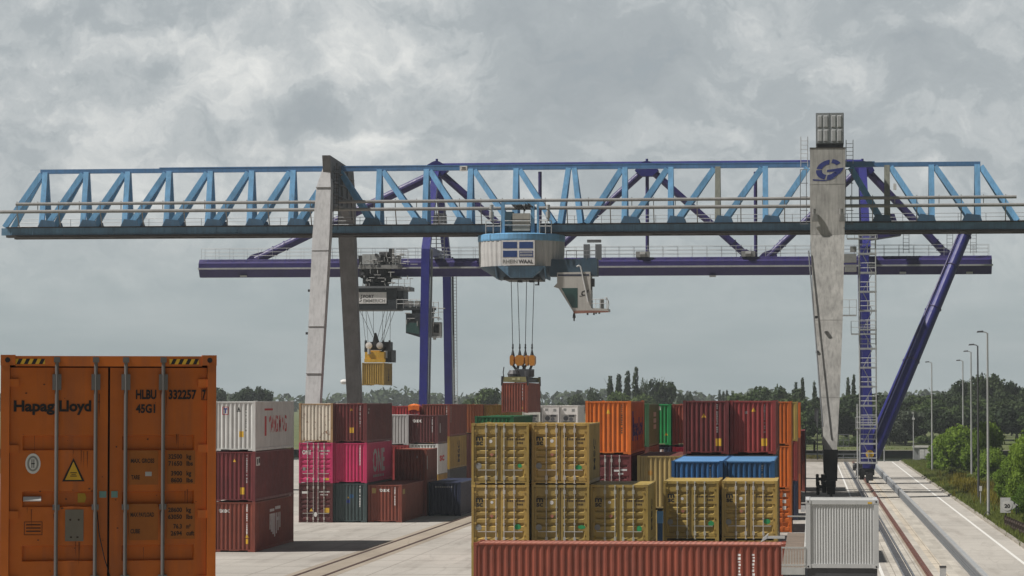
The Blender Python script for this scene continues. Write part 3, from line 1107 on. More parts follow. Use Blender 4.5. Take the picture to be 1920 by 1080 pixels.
# ---- long brick-red container side-on in front
q = PD(888, VPY, 47.7)
long_x0, long_y = q.x, q.y
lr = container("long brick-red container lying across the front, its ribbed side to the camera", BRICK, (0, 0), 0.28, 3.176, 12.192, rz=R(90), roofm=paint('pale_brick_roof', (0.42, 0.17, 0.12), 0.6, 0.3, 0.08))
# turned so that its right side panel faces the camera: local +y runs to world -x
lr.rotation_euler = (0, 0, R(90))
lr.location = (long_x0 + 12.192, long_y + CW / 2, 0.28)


def on_left(r, name, d2, mat):
    X = -(CW / 2 - 0.014 + 0.004)
    return decal(name, d2, lambda u, v: (X + prof(u, *SP), u, v), mat, r, breaks(0, 12.2, SP[0], SP[2], SP[3]))


rs, rnd = [], random.Random(5)
for u in (1.80, 1.26):
    z = 2.5
    while z > 0.3:
        hh = rnd.uniform(0.05, 0.10)
        rs.append((u - rnd.uniform(0.03, 0.06), z - hh, u + rnd.uniform(0.03, 0.06), z))
        z -= hh + 0.05
on_left(lr, 'container_code', rect2d(*rs), WHITET)
on_left(lr, 'sticker', rect2d((1.17, 1.15, 1.36, 1.45)), YELT)
mb = MB()
for k in range(4):
    mb = MB()
    x = long_x0 + 0.9 + k * 3.45
    mb.box(x - 0.15, x + 0.15, long_y + 0.1, long_y + CW - 0.1, 0.006, 0.28)  # supports added to fill the gap below a height taken from image pixels
    tag(mb.build('added_bearer', PLANK), "squared timber bearer added as a support under the long brick-red container", 'bearer', "bearers added under the long brick-red container")

# ---- near orange container (upper left foreground), turned to face the camera
pn = PD(205, 665, 164.0)
ZN1 = pn.z
ZN0 = ZN1 - 2.896
YAW = R(14.8)
n3 = container("large orange container in the left foreground, doors to the camera with black lettering", ORANGE_OLD, (pn.x, pn.y), ZN0, ZN1, 12.192, 'door', YAW, rodm=RODMAT, doorstyle='near', roofm=paint('sunlit_salmon_roof', (0.6, 0.25, 0.15), 0.6, 0.2, 0.05))  # sunlight on the top is put into the paler salmon roof colour
HN = n3['H']
for k in (1, 2):
    container("orange container %s in the foreground stack, below the large one" % ("in the middle", "at the bottom")[k - 1], ORANGE_OLD, (pn.x, pn.y), ZN0 - 2.9 * k, ZN0 - 2.9 * (k - 1), 12.192, 'door', YAW, group=G_H, rodm=RODMAT, doorstyle='near')
mb = MB()
mb.box(-1.5, 1.5, -0.2, 12.5, 0.004, ZN0 - 5.8)
pl = mb.build('added_plinth', None)  # added as a support: stack height comes from image pixels, leaving a gap below
pl.location = (pn.x, pn.y, 0)
pl.rotation_euler = (0, 0, YAW)
tag(pl, "low concrete plinth added to hold up the foreground container stack", 'plinth')


def nx(px):      # picture column -> local x on the near container's doors
    return (px - 205) / 164.0


def nz(py):
    return HN - (py - 665) / 164.0


def nd(name, d2, mat, yo=0.0):
    return on_end(n3, name, d2, mat, True, yo)


def ntext(name, s, x0, x1, ybase, ytop, mat=BLACKT, bold=0.0):
    nd(name, text2d(s, nx(x0), nz(ybase), (ybase - ytop) / 164.0, (x1 - x0) / 164.0, bold=bold), mat, -0.004)


ntext('lettering', 'Hapag', 29, 104.5, 770, 750, bold=0.030)
ntext('lettering', '-', 105.5, 110.5, 763.5, 761.5, bold=0.004)
ntext('lettering', 'Lloyd', 113, 172, 770, 750, bold=0.030)
ntext('container_code', 'HLBU', 255, 293, 747, 730, bold=0.013)
ntext('container_code', '332257', 316, 368, 747, 730, bold=0.013)
ntext('container_code', '7', 379, 386, 747, 730, bold=0.013)
bx0, bx1, bz0, bz1 = nx(377.5), nx(388.5), nz(749.5), nz(728)
t_ = 0.006
nd('container_code', rect2d((bx0, bz0, bx1, bz0 + t_), (bx0, bz1 - t_, bx1, bz1), (bx0, bz0, bx0 + t_, bz1), (bx1 - t_, bz0, bx1, bz1)), BLACKT, -0.004)
ntext('container_code', '45G1', 255, 291, 773, 757, bold=0.013)
for (x0, x1, y0, y1) in ((243, 297, 844, 908), (314, 366, 844, 907), (243, 297, 944, 1012), (314, 366, 944, 1010)):
    nd('data_panel', rect2d((nx(x0), nz(y1), nx(x1), nz(y0))), AMBERPANEL, -0.002)
for s, x0, x1, yb, yt in (('MAX. GROSS', 246, 290, 867, 859), ('TARE', 247, 263, 898, 890), ('MAX PAYLOAD', 246, 290, 968, 960), ('CUBE', 246, 264, 999, 991),
                          ('32500', 316, 342, 859.5, 851), ('kg', 350, 359, 859.5, 851), ('71650', 316, 342, 872.5, 864), ('lbs', 350, 362, 872.5, 864),
                          ('3900', 321, 342, 891, 882.5), ('kg', 350, 359, 891, 882.5), ('8600', 321, 342, 904, 895.5), ('lbs', 350, 362, 904, 895.5),
                          ('28600', 316, 342, 959.5, 951), ('kg', 350, 359, 959.5, 951), ('63050', 316, 342, 972.5, 964), ('lbs', 350, 362, 972.5, 964),
                          ('76.3', 326, 342, 990.5, 982), ('m³', 350, 358, 990.5, 982), ('2694', 321, 342, 1003.5, 995), ('cuft', 350, 365, 1003.5, 995)):
    ntext('lettering', s, x0, x1, yb, yt, BROWNT, 0.008)
nd('sticker', rect2d((nx(273), nz(892), nx(285), nz(884))), GREYT, -0.003)
nd('approval_seal', disc2d(nx(65), nz(868), 14 / 164, 28, 19 / 164), WHITET, -0.002)
nd('approval_seal', disc2d(nx(65), nz(868), 10.5 / 164, 28, 14.5 / 164), GREYST, -0.004)
nd('approval_seal', join2d(disc2d(nx(65), nz(868), 7 / 164, 24, 11 / 164)), WHITET, -0.006)
nd('approval_seal', rect2d((nx(62.4), nz(876), nx(63.8), nz(860)), (nx(66), nz(876), nx(67.4), nz(860)), (nx(61.5), nz(869), nx(68.4), nz(867))), BLACKT, -0.008)


def tri(x0, x1, y0, y1):
    return [(nx(x0), nz(y1)), (nx(x1), nz(y1)), (nx((x0 + x1) / 2), nz(y0))], [(0, 1, 2)]


nd('warning_sign', tri(119, 160.5, 858, 901.5), BLACKT, -0.002)
nd('warning_sign', tri(124.5, 155, 864.5, 898.5), YELT, -0.004)
nd('warning_sign', rect2d((nx(134), nz(886), nx(146), nz(884.5)), (nx(136), nz(889), nx(144), nz(888)), (nx(134), nz(892.2), nx(146), nz(890.8))), BROWNT, -0.006)
nd('sticker', ([(nx(148), nz(941)), (nx(161), nz(941)), (nx(164), nz(932)), (nx(161), nz(924)), (nx(148), nz(924))], [(0, 1, 2, 3, 4)]), plain('dull_yellow', (0.42, 0.27, 0.02)), 0.040)
nd('data_plate', rect2d((nx(125), nz(1013), nx(159), nz(954))), PLATE, -0.002)
nd('data_plate', join2d(disc2d(nx(134.5), nz(973), 0.012), disc2d(nx(150), nz(973), 0.012), rect2d((nx(134), nz(1007), nx(138), nz(1004)), (nx(146), nz(1007), nx(150), nz(1004)))), BROWNT, -0.004)
fx0, fx1, fz0, fz1 = nx(49.5), nx(83), nz(1001), nz(976)
nd('notice', rect2d((fx0, fz0, fx1, fz0 + t_), (fx0, fz1 - t_, fx1, fz1), (fx0, fz0, fx0 + t_, fz1), (fx1 - t_, fz0, fx1, fz1),
                    *[(nx(53), nz(983 + 6 * k), nx(80), nz(981 + 6 * k)) for k in range(3)]), BROWNT, -0.002)
nd('sticker', rect2d((nx(188), nz(932), nx(201), nz(920))), TEAL, -0.003)
nd('sticker', rect2d((nx(210), nz(932), nx(222), nz(920))), TEAL, -0.003)
RUSTRUN = plain('rust_run', (0.20, 0.060, 0.018), 0.8)
rnd = random.Random(9)
runs = []
for (px_, py_) in ((13, 722), (13, 862), (13, 1012), (397, 718), (397, 855), (397, 998), (108, 735), (180, 735), (236, 735), (306, 735), (108, 962), (180, 962), (236, 960), (306, 960), (140, 845), (60, 950), (330, 815), (352, 920), (150, 1015), (268, 1022), (160, 842), (70, 818)):
    for _k in range(rnd.choice((1, 2, 2, 3))):
        xx = nx(px_ + rnd.uniform(-7, 7))
        zz = nz(py_) + rnd.uniform(-0.02, 0.02)
        ww = rnd.uniform(0.003, 0.009)
        ln = rnd.uniform(0.05, 0.30)
        runs.append(([(xx - ww, zz), (xx + ww, zz), (xx + ww * 0.6, zz - ln * 0.6), (xx + rnd.uniform(-.003, .003), zz - ln), (xx - ww * 0.5, zz - ln * 0.5)], [(0, 4, 3, 2, 1)]))
nd('rust_streaks', join2d(*runs), RUSTRUN, -0.0015)
chips = []
for _k in range(40):
    xx, zz, rr = rnd.uniform(-1.08, 1.08), rnd.uniform(0.3, 2.6), rnd.uniform(0.004, 0.016)
    chips.append(([(xx + rr * rnd.uniform(.4, 1.3) * math.cos(a_ * 1.05), zz + rr * rnd.uniform(.4, 1.0) * math.sin(a_ * 1.05)) for a_ in range(6)], [(0, 1, 2, 3, 4, 5)]))
nd('paint_chips', join2d(*chips), plain('chip_brown', (0.11, 0.045, 0.02), 0.8), -0.0018)
# vent hood
mb = MB()
vx, vz = nx(64), nz(934)
mb.prism([(vx - 0.10, 0.085, vz + 0.03), (vx - 0.10, 0.04, vz + 0.025), (vx - 0.10, 0.015, vz - 0.015), (vx - 0.10, 0.085, vz - 0.03)], (0.20, 0, 0))
me = mb.mesh('vent', CABINWHITE)
link('vent', me, n3)
# hazard stripes on the header
for x0 in (31, 317):
    st = []
    hs = []
    bw = 55 / 164
    xa = nx(x0)
    zb, zt = HN - 0.105, HN - 0.045
    hs = rect2d((xa, zb, xa + bw, zt))
    decal('hazard_stripes', hs, lambda u, v: (u, 0.008, v), YELT, n3)
    vs, fs = [], []
    for k in range(4):
        i = len(vs)
        x = xa + 0.015 + k * bw / 4
        vs += [(x, zb), (x + 0.042, zb), (x + 0.042 + 0.028, zt), (x + 0.028, zt)]
        fs.append((i, i + 1, i + 2, i + 3))
    decal('hazard_stripes', (vs, fs), lambda u, v: (u, 0.005, v), BLACKT, n3)
mb = MB()
mb.pipe([(nx(184), 0.02, nz(958)), (nx(188), 0.0, nz(1000)), (nx(198), 0.0, nz(1045)), (nx(209), 0.02, nz(1080)), (nx(214), 0.03, nz(1110))], 0.006, 5)
link('seal_cord', mb.mesh('seal_cord', BLACKT), n3)
for s in (-1, 1):       # holes of the corner castings
    mb = MB()
    mb.lathe([(0.030, -0.008), (0.030, -0.0055)], (s * (CW / 2 - 0.075), 0, HN - 0.058), 14, 'Y')
    mb.lathe([(0.018, -0.0095), (0.018, -0.0082)], (s * (CW / 2 - 0.068), 0, HN - 0.07), 10, 'Y')
    link('casting_hole', mb.mesh('casting_hole', BLACKT), n3)


# ------------------------------------------------------------------ ground, road, water
def posvec(t):
    return t.node('ShaderNodeNewGeometry').outputs['Position']


def concrete(name, c, px, py, joint=0.035, ox=0.0, oy=0.0, stain=0.5, jd=0.55, slabvar=0.08):
    mt, t, bs = newmat(name)
    v = posvec(t)
    x, y, z = t.sep(v)
    nA = t.noise(v, 0.09, 6.0, 0.6)
    nB = t.noise(t.vmath('MULTIPLY', v, (1.0, 0.12, 1.0)), 0.55, 6.0, 0.62)
    nC = t.noise(v, 3.0, 8.0, 0.7)
    fx = t.math('DIVIDE', t.math('ADD', x, ox + 1000 * px), px)
    fy = t.math('DIVIDE', t.math('ADD', y, oy), py)
    cell = t.comb(t.math('FLOOR', fx), t.math('FLOOR', fy), 0.0)
    wn = t.node('ShaderNodeTexWhiteNoise', noise_dimensions='3D')
    t.put(wn.inputs['Vector'], cell)
    k = t.math('ADD', t.maprange(nA, 0.3, 0.7, 0.88, 1.08), t.maprange(wn.outputs['Value'], 0, 1, -slabvar, slabvar))
    k = t.math('MULTIPLY', k, t.maprange(nC, 0.25, 0.75, 0.90, 1.08))
    base = t.mix(1.0, (*c, 1), t.comb(k, k, k), 'MULTIPLY')
    base = t.mix(t.math('MULTIPLY', t.maprange(nB, 0.52, 0.75, 0, 1), stain), base, (c[0] * 0.45, c[1] * 0.42, c[2] * 0.40, 1))
    base = t.mix(t.math('MULTIPLY', t.maprange(nC, 0.64, 0.72, 0, 1), 0.35 * stain), base, (0.07, 0.06, 0.05, 1))
    nD = t.noise(t.vmath('MULTIPLY', v, (0.30, 0.035, 1.0)), 1.0, 3.0, 0.5, 0.4)
    trk = t.math('MULTIPLY', t.maprange(t.math('ABSOLUTE', t.math('SUBTRACT', t.math('FRACT', t.math('MULTIPLY', nD, 9.0)), 0.5)), 0.0, 0.09, 1, 0), t.math('MULTIPLY', t.maprange(nA, 0.40, 0.62, 0, 1), 0.55 * stain))
    base = t.mix(trk, base, (c[0] * 0.42, c[1] * 0.40, c[2] * 0.38, 1))
    nE = t.noise(v, 0.35, 7.0, 0.65)
    base = t.mix(t.math('MULTIPLY', t.maprange(nE, 0.60, 0.68, 0, 1), 0.45 * stain), base, (c[0] * 0.5, c[1] * 0.49, c[2] * 0.48, 1))
    jx = t.math('LESS_THAN', t.math('ABSOLUTE', t.math('SUBTRACT', t.math('FRACT', fx), 0.5)), joint / px)
    jy = t.math('LESS_THAN', t.math('ABSOLUTE', t.math('SUBTRACT', t.math('FRACT', fy), 0.5)), joint * 3 / py)
    j = t.math('MULTIPLY', t.math('MAXIMUM', jx, jy), jd)
    base = t.mix(j, base, (0.10, 0.085, 0.065, 1))
    t.put(bs.inputs['Base Color'], base)
    bs.inputs['Roughness'].default_value = 0.88
    bp = t.node('ShaderNodeBump')
    bp.inputs['Strength'].default_value = 0.25
    bp.inputs['Distance'].default_value = 0.02
    t.put(bp.inputs['Height'], nC)
    t.l.new(bp.outputs[0], bs.inputs['Normal'])
    return mt


YARD = concrete('yard_concrete', (0.405, 0.378, 0.338), 6.0, 6.0, ox=1.0, stain=0.62, slabvar=0.10)
ROADM = concrete('road_concrete', (0.44, 0.413, 0.370), 30.0, 9.0, ox=16.0, stain=0.55, jd=0.35)
RUNWAY = concrete('runway_slabs', (0.455, 0.425, 0.37), 1.25, 4.0, 0.02, ox=0.2, stain=0.6, jd=0.6, slabvar=0.14)
BAND = concrete('track_band', (0.33, 0.28, 0.22), 3.0, 6.0, stain=0.6, jd=0.2)
KERBM = concrete('kerb_concrete', (0.34, 0.31, 0.26), 40.0, 1.0, 0.03, jd=0.6, slabvar=0.15)
STONE = concrete('bank_stones', (0.24, 0.21, 0.18), 1.1, 1.3, 0.15, jd=0.8, slabvar=0.3)
pl.data.materials.append(YARD)


def grassmat():
    mt, t, bs = newmat('meadow')
    v = posvec(t)
    nA = t.noise(v, 0.05, 6.0, 0.6)
    nB = t.noise(v, 0.8, 8.0, 0.7)
    c = t.mix(t.maprange(nA, 0.35, 0.65, 0, 1), (0.065, 0.105, 0.026, 1), (0.115, 0.15, 0.045, 1))
    c = t.mix(t.maprange(nB, 0.4, 0.7, 0, 1), c, (0.13, 0.115, 0.05, 1))
    t.put(bs.inputs['Base Color'], c)
    bs.inputs['Roughness'].default_value = 0.95
    return mt


MEADOW = grassmat()


def sheet(name, x0, x1, y0, y1, z, mat, kind='structure'):
    mb = MB()
    mb.poly([(x0, y0, z), (x1, y0, z), (x1, y1, z), (x0, y1, z)])
    return tag(mb.build(name, mat, recalc=False), kind=kind)


QY = 404.0
mb = MB()
prs = [(-50, 0.0), (QY, 0.0), (QY + 0.02, -3.0), (QY + 36, -3.0), (QY + 40, -0.3), (QY + 44, 0.75), (QY + 60, 1.0), (QY + 110, 1.8), (1200, 2.0), (2250, 2.0)]
mb.grid(prs, lambda q: [(-1850, q[0], q[1]), (-600, q[0], q[1]), (0, q[0], q[1]), (600, q[0], q[1]), (1850, q[0], q[1])])
mb.f = [tuple(reversed(f)) for f in mb.f]
tag(mb.build('ground', MEADOW, recalc=False), kind='structure')
sheet('yard', -95, 3.9, 5, QY - 1.0, 0.004, YARD)
sheet('runway', 3.9, 7.7, 5, QY - 1.0, 0.004, RUNWAY)
sheet('road', 7.7, 12.42, 5, QY - 1.0, 0.004, ROADM)
sheet('track_paving', -26.1, -23.55, 5, QY - 1.0, 0.008, BAND)
sheet('road_marking', 11.22, 11.40, 5, QY - 3, 0.008, WHITEPAINT)
sheet('yard_marking', 3.46, 3.62, 5, QY - 12, 0.008, WHITEPAINT)
sheet('runway_slab_line', 6.42, 6.85, 60, QY - 30, 0.008, concrete('pale_slabs', (0.52, 0.46, 0.37), 1.5, 2.2, 0.02, jd=0.6, slabvar=0.12))
sheet('bank', -300, 300, QY + 39.4, QY + 43.8, 0.78, STONE)
mb = MB()
for k in range(40):
    y0 = 20 + k * 9.6
    mb.box(12.42, 12.70, y0, y0 + 9.56, 0.0, 0.13)
tag(mb.build('kerb', KERBM), kind='structure')


def watermat():
    mt, t, bs = newmat('river_water')
    bs.inputs['Base Color'].default_value = (0.06, 0.07, 0.06, 1)
    bs.inputs['Roughness'].default_value = 0.12
    v = posvec(t)
    bp = t.node('ShaderNodeBump')
    bp.inputs['Strength'].default_value = 0.5
    bp.inputs['Distance'].default_value = 0.15
    t.put(bp.inputs['Height'], t.noise(v, 0.9, 5.0, 0.6))
    t.l.new(bp.outputs[0], bs.inputs['Normal'])
    return mt


sheet('river', -600, 600, QY + 0.1, QY + 39.5, -0.5, watermat())

# rails
G_T = "railway rails set in the yard paving"
for x, lb in ((-25.55, "left rail of the railway track set in the pale yard paving"), (-24.10, "right rail of the railway track set in the pale yard paving")):
    t_ = thing('railway_rail', (x, 5, 0.008), lb, 'rail', G_T)
    mb = MB()
    mb.box(x - 0.13, x + 0.10, 5, QY - 3, 0.009, 0.013)
    mb.build('rail_groove', RUBBER, t_)
    mb = MB()
    mb.box(x - 0.035, x + 0.035, 5, QY - 3, 0.0135, 0.022)
    mb.build('rail_head', RAILSTEEL, t_)
x = 5.86
t_ = thing('crane_rail', (x, 5, 0.004), "broad rusty crane rail running along the sandy strip by the guardrail", 'rail')
mb = MB()
mb.box(x - 0.09, x + 0.09, 5, QY - 3, 0.004, 0.10)
mb.box(x - 0.16, x + 0.16, 5, QY - 3, 0.004, 0.03)
mb.build('rail_head', RAILSTEEL, t_)
mb = MB()
mb.box(x - 0.30, x - 0.161, 5, QY - 3, 0.0045, 0.007)
mb.build('rail_groove', BAND, t_)
x = 4.78
t_ = thing('cable_channel', (x, 5, 0.004), "dark cable channel between two shiny steel strips beside the crane rail", 'channel')
mb = MB()
mb.box(x - 0.16, x + 0.16, 5, QY - 3, 0.005, 0.012)
mb.build('channel_bed', GREYDARK, t_)
for s in (-1, 1):
    mb = MB()
    mb.box(x + s * 0.24 - 0.04, x + s * 0.24 + 0.04, 5, QY - 3, 0.005, 0.11)
    mb.build('steel_strip', RAILSHINE, t_)
x = 1.80
t_ = thing('crane_rail', (x, 5, 0.004), "crane rail under the black bogie of the stained pale crane leg", 'rail')
mb = MB()
mb.box(x - 0.06, x + 0.06, 5, QY - 3, 0.004, 0.09)
mb.build('rail_head', RAILSTEEL, t_)

# guardrail
t_ = thing('guardrail', (7.95, 110, 0), "long grey steel guardrail between the crane rail and the concrete road", 'guardrail')
mb = MB()
for z in (0.20, 0.50):
    mb.prism([(7.83, 20, z - 0.13), (7.78, 20, z - 0.06), (7.86, 20, z), (7.78, 20, z + 0.06), (7.83, 20, z + 0.13), (7.90, 20, z + 0.13), (7.90, 20, z - 0.13)], (0, QY - 32, 0))
mb.build('rail_beam', GALV_DK, t_)
mb = MB()
mb.box(7.80, 8.05, 20, QY - 12, 0.66, 0.74)
mb.build('top_rail', GALV, t_)
for k in range(95):
    y = 24 + k * 4.0
    if y > QY - 14:
        break
    mb = MB()
    mb.box(7.90, 8.02, y, y + 0.12, 0, 0.66)
    mb.build('post', GALV_DK, t_)

# quay railing and end-of-road details
t_ = thing('quay_railing', (0, QY - 4, 0), "grey metal railing along the river edge at the end of the yard", 'railing')
mb = MB()
for z in (0.55, 1.05):
    mb.tube((-3, QY - 4, z), (7.6, QY - 4, z), 0.05)
mb.build('rail', GALV_DK, t_)
for k in range(8):
    mb = MB()
    mb.tube((-3 + k * 1.51, QY - 4, 0), (-3 + k * 1.51, QY - 4, 1.05), 0.04)
    mb.build('post', GALV_DK, t_)
mb = MB()
mb.box(-3, 7.4, QY - 6.2, QY - 5.6, 0, 0.42)
tag(mb.build('low_wall', KERBM), "low pale concrete wall in front of the river railing", 'wall')
for px, top, lb in ((1658, 840, "thin pale mooring pole standing at the river edge"), (1713, 775, "slim lamp post with a small camera beside the white shelter")):
    a, b = PD(px, 866, 13.4), PD(px, top, 13.4)
    t_ = thing('slim_pole', (a.x, a.y, 0), lb, 'pole')
    mb = MB()
    mb.tube((a.x, a.y, 0), (a.x, a.y, b.z), 0.09, 0.06)
    mb.build('pole', GALV, t_)
    mb = MB()
    mb.box(a.x - 0.22, a.x + 0.1, a.y - 0.12, a.y + 0.12, b.z, b.z + 0.12)
    if top == 775:
        mb.box(a.x - 0.18, a.x + 0.18, a.y - 0.3, a.y - 0.05, b.z - 0.9, b.z - 0.6)
    mb.build('head', CABINWHITE, t_)
# white shelter
a, b = PD(1713, 866, 13.2), PD(1746, 836, 13.2)
t_ = thing('shelter', (a.x, a.y, 0), "small white shelter with glazed panels at the far end of the road", 'shelter')
x0, x1, y0, zt = a.x, b.x, a.y, b.z
mb = MB()
for x in (x0 + 0.08, x0 + 0.75, x1 - 0.08):
    mb.box(x - 0.06, x + 0.06, y0, y0 + 0.12, 0, zt - 0.25)
mb.box(x0, x1, y0 + 1.8, y0 + 1.9, 0, zt - 0.25)
mb.build('frame', GALV, t_)
mb = MB()
mb.box(x0 - 0.05, x1 + 0.05, y0 - 0.1, y0 + 2.0, zt - 0.25, zt)
mb.build('roof', WHITE, t_)
for x in (x0 + 0.85, x0 + 1.6):
    mb = MB()
    mb.box(x, x + 0.68, y0 - 0.14, y0 - 0.10, 0.35, zt - 0.5)
    mb.build('panel', WHITET, t_)

# ------------------------------------------------------------------ lamp posts
G_L = "tall street lamps along the right verge"
for px, top, base, lb in ((1748, 680, 886, "farthest left tall street lamp, standing alone near the shelter"),
                          (1806.5, 677, 889, "shortest-looking street lamp of the group of four"),
                          (1822, 660, 907, "second street lamp of the close group of four, pale pole"),
                          (1835, 648, 940, "darkest-poled street lamp, third in the group of four"),
                          (1853.5, 624, 972, "nearest and tallest street lamp, by the speed sign")):
    pxm = (base - VPY) / CAMZ
    a, b = PD(px, base, pxm), PD(px, top, pxm)
    t_ = thing('street_lamp', (a.x, a.y, 0), lb, 'street lamp', G_L)
    H = b.z
    mt = GREYDARK if px == 1835 else GALV
    mb = MB()
    mb.tube((a.x, a.y, -0.1), (a.x, a.y, H), 0.115, 0.065, 10)
    mb.build('pole', mt, t_)
    mb = MB()
    mb.pipe([(a.x, a.y, H - 0.05), (a.x - 0.12, a.y, H + 0.06), (a.x - 0.35, a.y, H + 0.08)], 0.045)
    mb.build('arm', mt, t_)
    mb = MB()
    mb.hexa([(a.x - 0.78, a.y - 0.13, H + 0.02), (a.x - 0.30, a.y - 0.10, H + 0.05), (a.x - 0.30, a.y + 0.10, H + 0.05), (a.x - 0.78, a.y + 0.13, H + 0.02)],
            [(a.x - 0.72, a.y - 0.09, H + 0.15), (a.x - 0.30, a.y - 0.07, H + 0.18), (a.x - 0.30, a.y + 0.07, H + 0.18), (a.x - 0.72, a.y + 0.09, H + 0.15)])
    mb.build('lamp_head', GREYDARK, t_)

# speed sign with arrow board
Y = 195.0
a = P(1886, 947, Y)
t_ = thing('speed_sign', (a.x, Y, 0), "white arrow-shaped sign board with a round 20 disc on a dark post", 'sign')
x0, x1, z0, z1 = P(1875.5, 947, Y).x, P(1897, 947, Y).x, P(1886, 961.5, Y).z, P(1886, 933, Y).z
xt = P(1909, 947, Y).x
zm = (z0 + z1) / 2
mb = MB()
mb.tube((a.x, Y + 0.08, 0), (a.x, Y + 0.08, z1), 0.045)
mb.build('post', DARK, t_)
mb = MB()
mb.prism([(x0, Y, z0), (x1 - 0.08, Y, z0), (x1 - 0.08, Y, z0 + 0.2), (x1, Y, z0 + 0.2), (xt, Y, zm), (x1, Y, z1 - 0.2), (x1 - 0.08, Y, z1 - 0.2), (x1 - 0.08, Y, z1), (x0, Y, z1)], (0, 0.03, 0))
brd = mb.build('board', plain('sign_white', (0.62, 0.62, 0.61)), t_)
mb = MB()
c = (P(1888.5, 948, Y).x, Y - 0.012, P(1888, 948.5, Y).z)
mb.lathe([(0.33, -0.004), (0.33, 0.008)], c, 24, 'Y')
mb.build('speed_disc', WHITET, t_)
d2 = text2d('20', -0.19, -0.13, 0.26, 0.38, bold=0.03)
mb = MB()
mb.v = [Vector((c[0] + q[0], Y - 0.022, c[2] + q[1])) for q in d2[0]]
mb.f = d2[1]
mb.build('numerals', BLACKT, t_, recalc=False)
mb = MB()
mb.box(P(1884.5, 0, Y).x - 0.05, P(1886, 0, Y).x + 0.03, Y - 0.012, Y - 0.003, P(0, 939, Y).z, P(0, 933.5, Y).z)
mb.box(P(1894, 0, Y).x, P(1896, 0, Y).x, Y - 0.012, Y - 0.003, P(0, 938, Y).z, P(0, 933.5, Y).z)
for (px_, p0, p1) in ((1899, 940, 956), (1902.5, 943, 953)):
    mb.box(P(px_, 0, Y).x - 0.04, P(px_, 0, Y).x + 0.04, Y - 0.012, Y - 0.003, P(0, p1, Y).z, P(0, p0, Y).z)
mb.build('arrow_mark', BLACKT, t_)
# small white post in the grass
a, b = PD(1839, 951, 23.0), PD(1839, 915, 23.0)
t_ = thing('marker_post', (a.x, a.y, 0), "short white marker post in the grass between the lamp posts", 'post')
mb = MB()
mb.tube((a.x, a.y, 0), (a.x, a.y, b.z), 0.05)
mb.build('post', GALV, t_)
mb = MB()
mb.box(a.x - 0.10, a.x + 0.10, a.y - 0.08, a.y + 0.08, b.z - 0.25, b.z + 0.15)
mb.build('head', WHITET, t_)
# timber fence
t_ = thing('timber_fence', (13.2, 190, 0), "low dark brown timber fence at the verge below the speed sign", 'fence')
pa, pb = Vector((13.05, 194, 0)), Vector((13.9, 168, 0))
n = 20
mb = MB()
for z in (0.35, 0.72):
    mb.beam(pa + Vector((0, 0, z)), pb + Vector((0, 0, z)), 0.06, 0.13, (0, 0, 1))
mb.build('rail', WOODB, t_)
for k in range(n):
    q = pa.lerp(pb, k / (n - 1))
    mb = MB()
    mb.box(q.x - 0.07, q.x + 0.07, q.y - 0.06, q.y + 0.06, -0.1, 0.92)
    mb.build('post', WOODB, t_)
# round black hoop by the nearest lamp
a = PD(1851, 978, 25.6)
mb = MB()
mb.pipe([(a.x - 0.28 * math.cos(k * math.pi / 10) , a.y - 0.4, 0.55 * math.sin(k * math.pi / 10) + 0.25 * (k in (0, 10)) * 0) for k in range(11)], 0.035)
tag(mb.build('steel_hoop', DARK), "small black steel hoop at the foot of the nearest street lamp", 'hoop')
# bollard at lower right
a = P(1768, 1095, 137.5)
mb = MB()
mb.box(a.x - 0.15, a.x + 0.15, 137.3, 137.6, 0.004, 0.72)
t_ = tag(mb.build('bollard', CABINWHITE), "short square white bollard beside the guardrail at the lower right", 'bollard')
mb = MB()
mb.box(a.x - 0.16, a.x + 0.16, 137.29, 137.61, 0.72, 0.80)
link('cap', mb.mesh('cap', GREYDARK), t_)

# ------------------------------------------------------------------ site cabin on its stand, lower right
pxm = 56.0
c0, c1 = PD(1510.5, 937, pxm), PD(1647.5, 1065, pxm)
cx, cy = (c0.x + c1.x) / 2, c0.y
Hc = c0.z - c1.z
t_ = thing('site_cabin', (cx, cy, c1.z), "pale grey ribbed site cabin raised on a dark steel stand at the lower right", 'cabin')
Wc = (c1.x - c0.x) / 2
Lc = 3.0
zb, zt = c1.z, c0.z
mb = MB()
for s in (-1, 1):
    for y in (cy, cy + Lc - 0.15):
        xa, xb = sorted((cx + s * Wc, cx + s * (Wc - 0.16)))
        mb.box(xa, xb, y, y + 0.15, zb + 0.12, zt - 0.12)
    xa, xb = sorted((cx + s * (Wc - 0.005), cx + s * (Wc - 0.13)))
    mb.box(xa, xb, cy + 0.15, cy + Lc - 0.15, zb + 0.01, zb + 0.14)
    mb.box(xa, xb, cy + 0.15, cy + Lc - 0.15, zt - 0.14, zt - 0.01)
    for y in (cy - 0.006, cy + Lc - 0.15):
        for z in (zb, zt - 0.13):
            xa, xb = sorted((cx + s * (Wc + 0.006), cx + s * (Wc - 0.17)))
            mb.box(xa, xb, y, y + 0.17, z, z + 0.13)
for y in (cy + 0.008, cy + Lc - 0.15):
    mb.box(cx - Wc + 0.17, cx + Wc - 0.17, y, y + 0.1, zb + 0.01, zb + 0.15)
    mb.box(cx - Wc + 0.17, cx + Wc - 0.17, y, y + 0.1, zt - 0.15, zt - 0.01)
mb.build('frame', CABINWHITE, t_)
mb = MB()
us = [cx - Wc + 0.16] + [cx - Wc + 0.18 + i * 0.0225 for i in range(int((2 * Wc - 0.36) / 0.0225))] + [cx + Wc - 0.16]
mb.grid(list(enumerate(us)), lambda e: [(e[1], cy + 0.035 + (0.018 if e[0] % 4 in (0, 3) else 0.0), zb + 0.15), (e[1], cy + 0.035 + (0.018 if e[0] % 4 in (0, 3) else 0.0), zt - 0.15)])
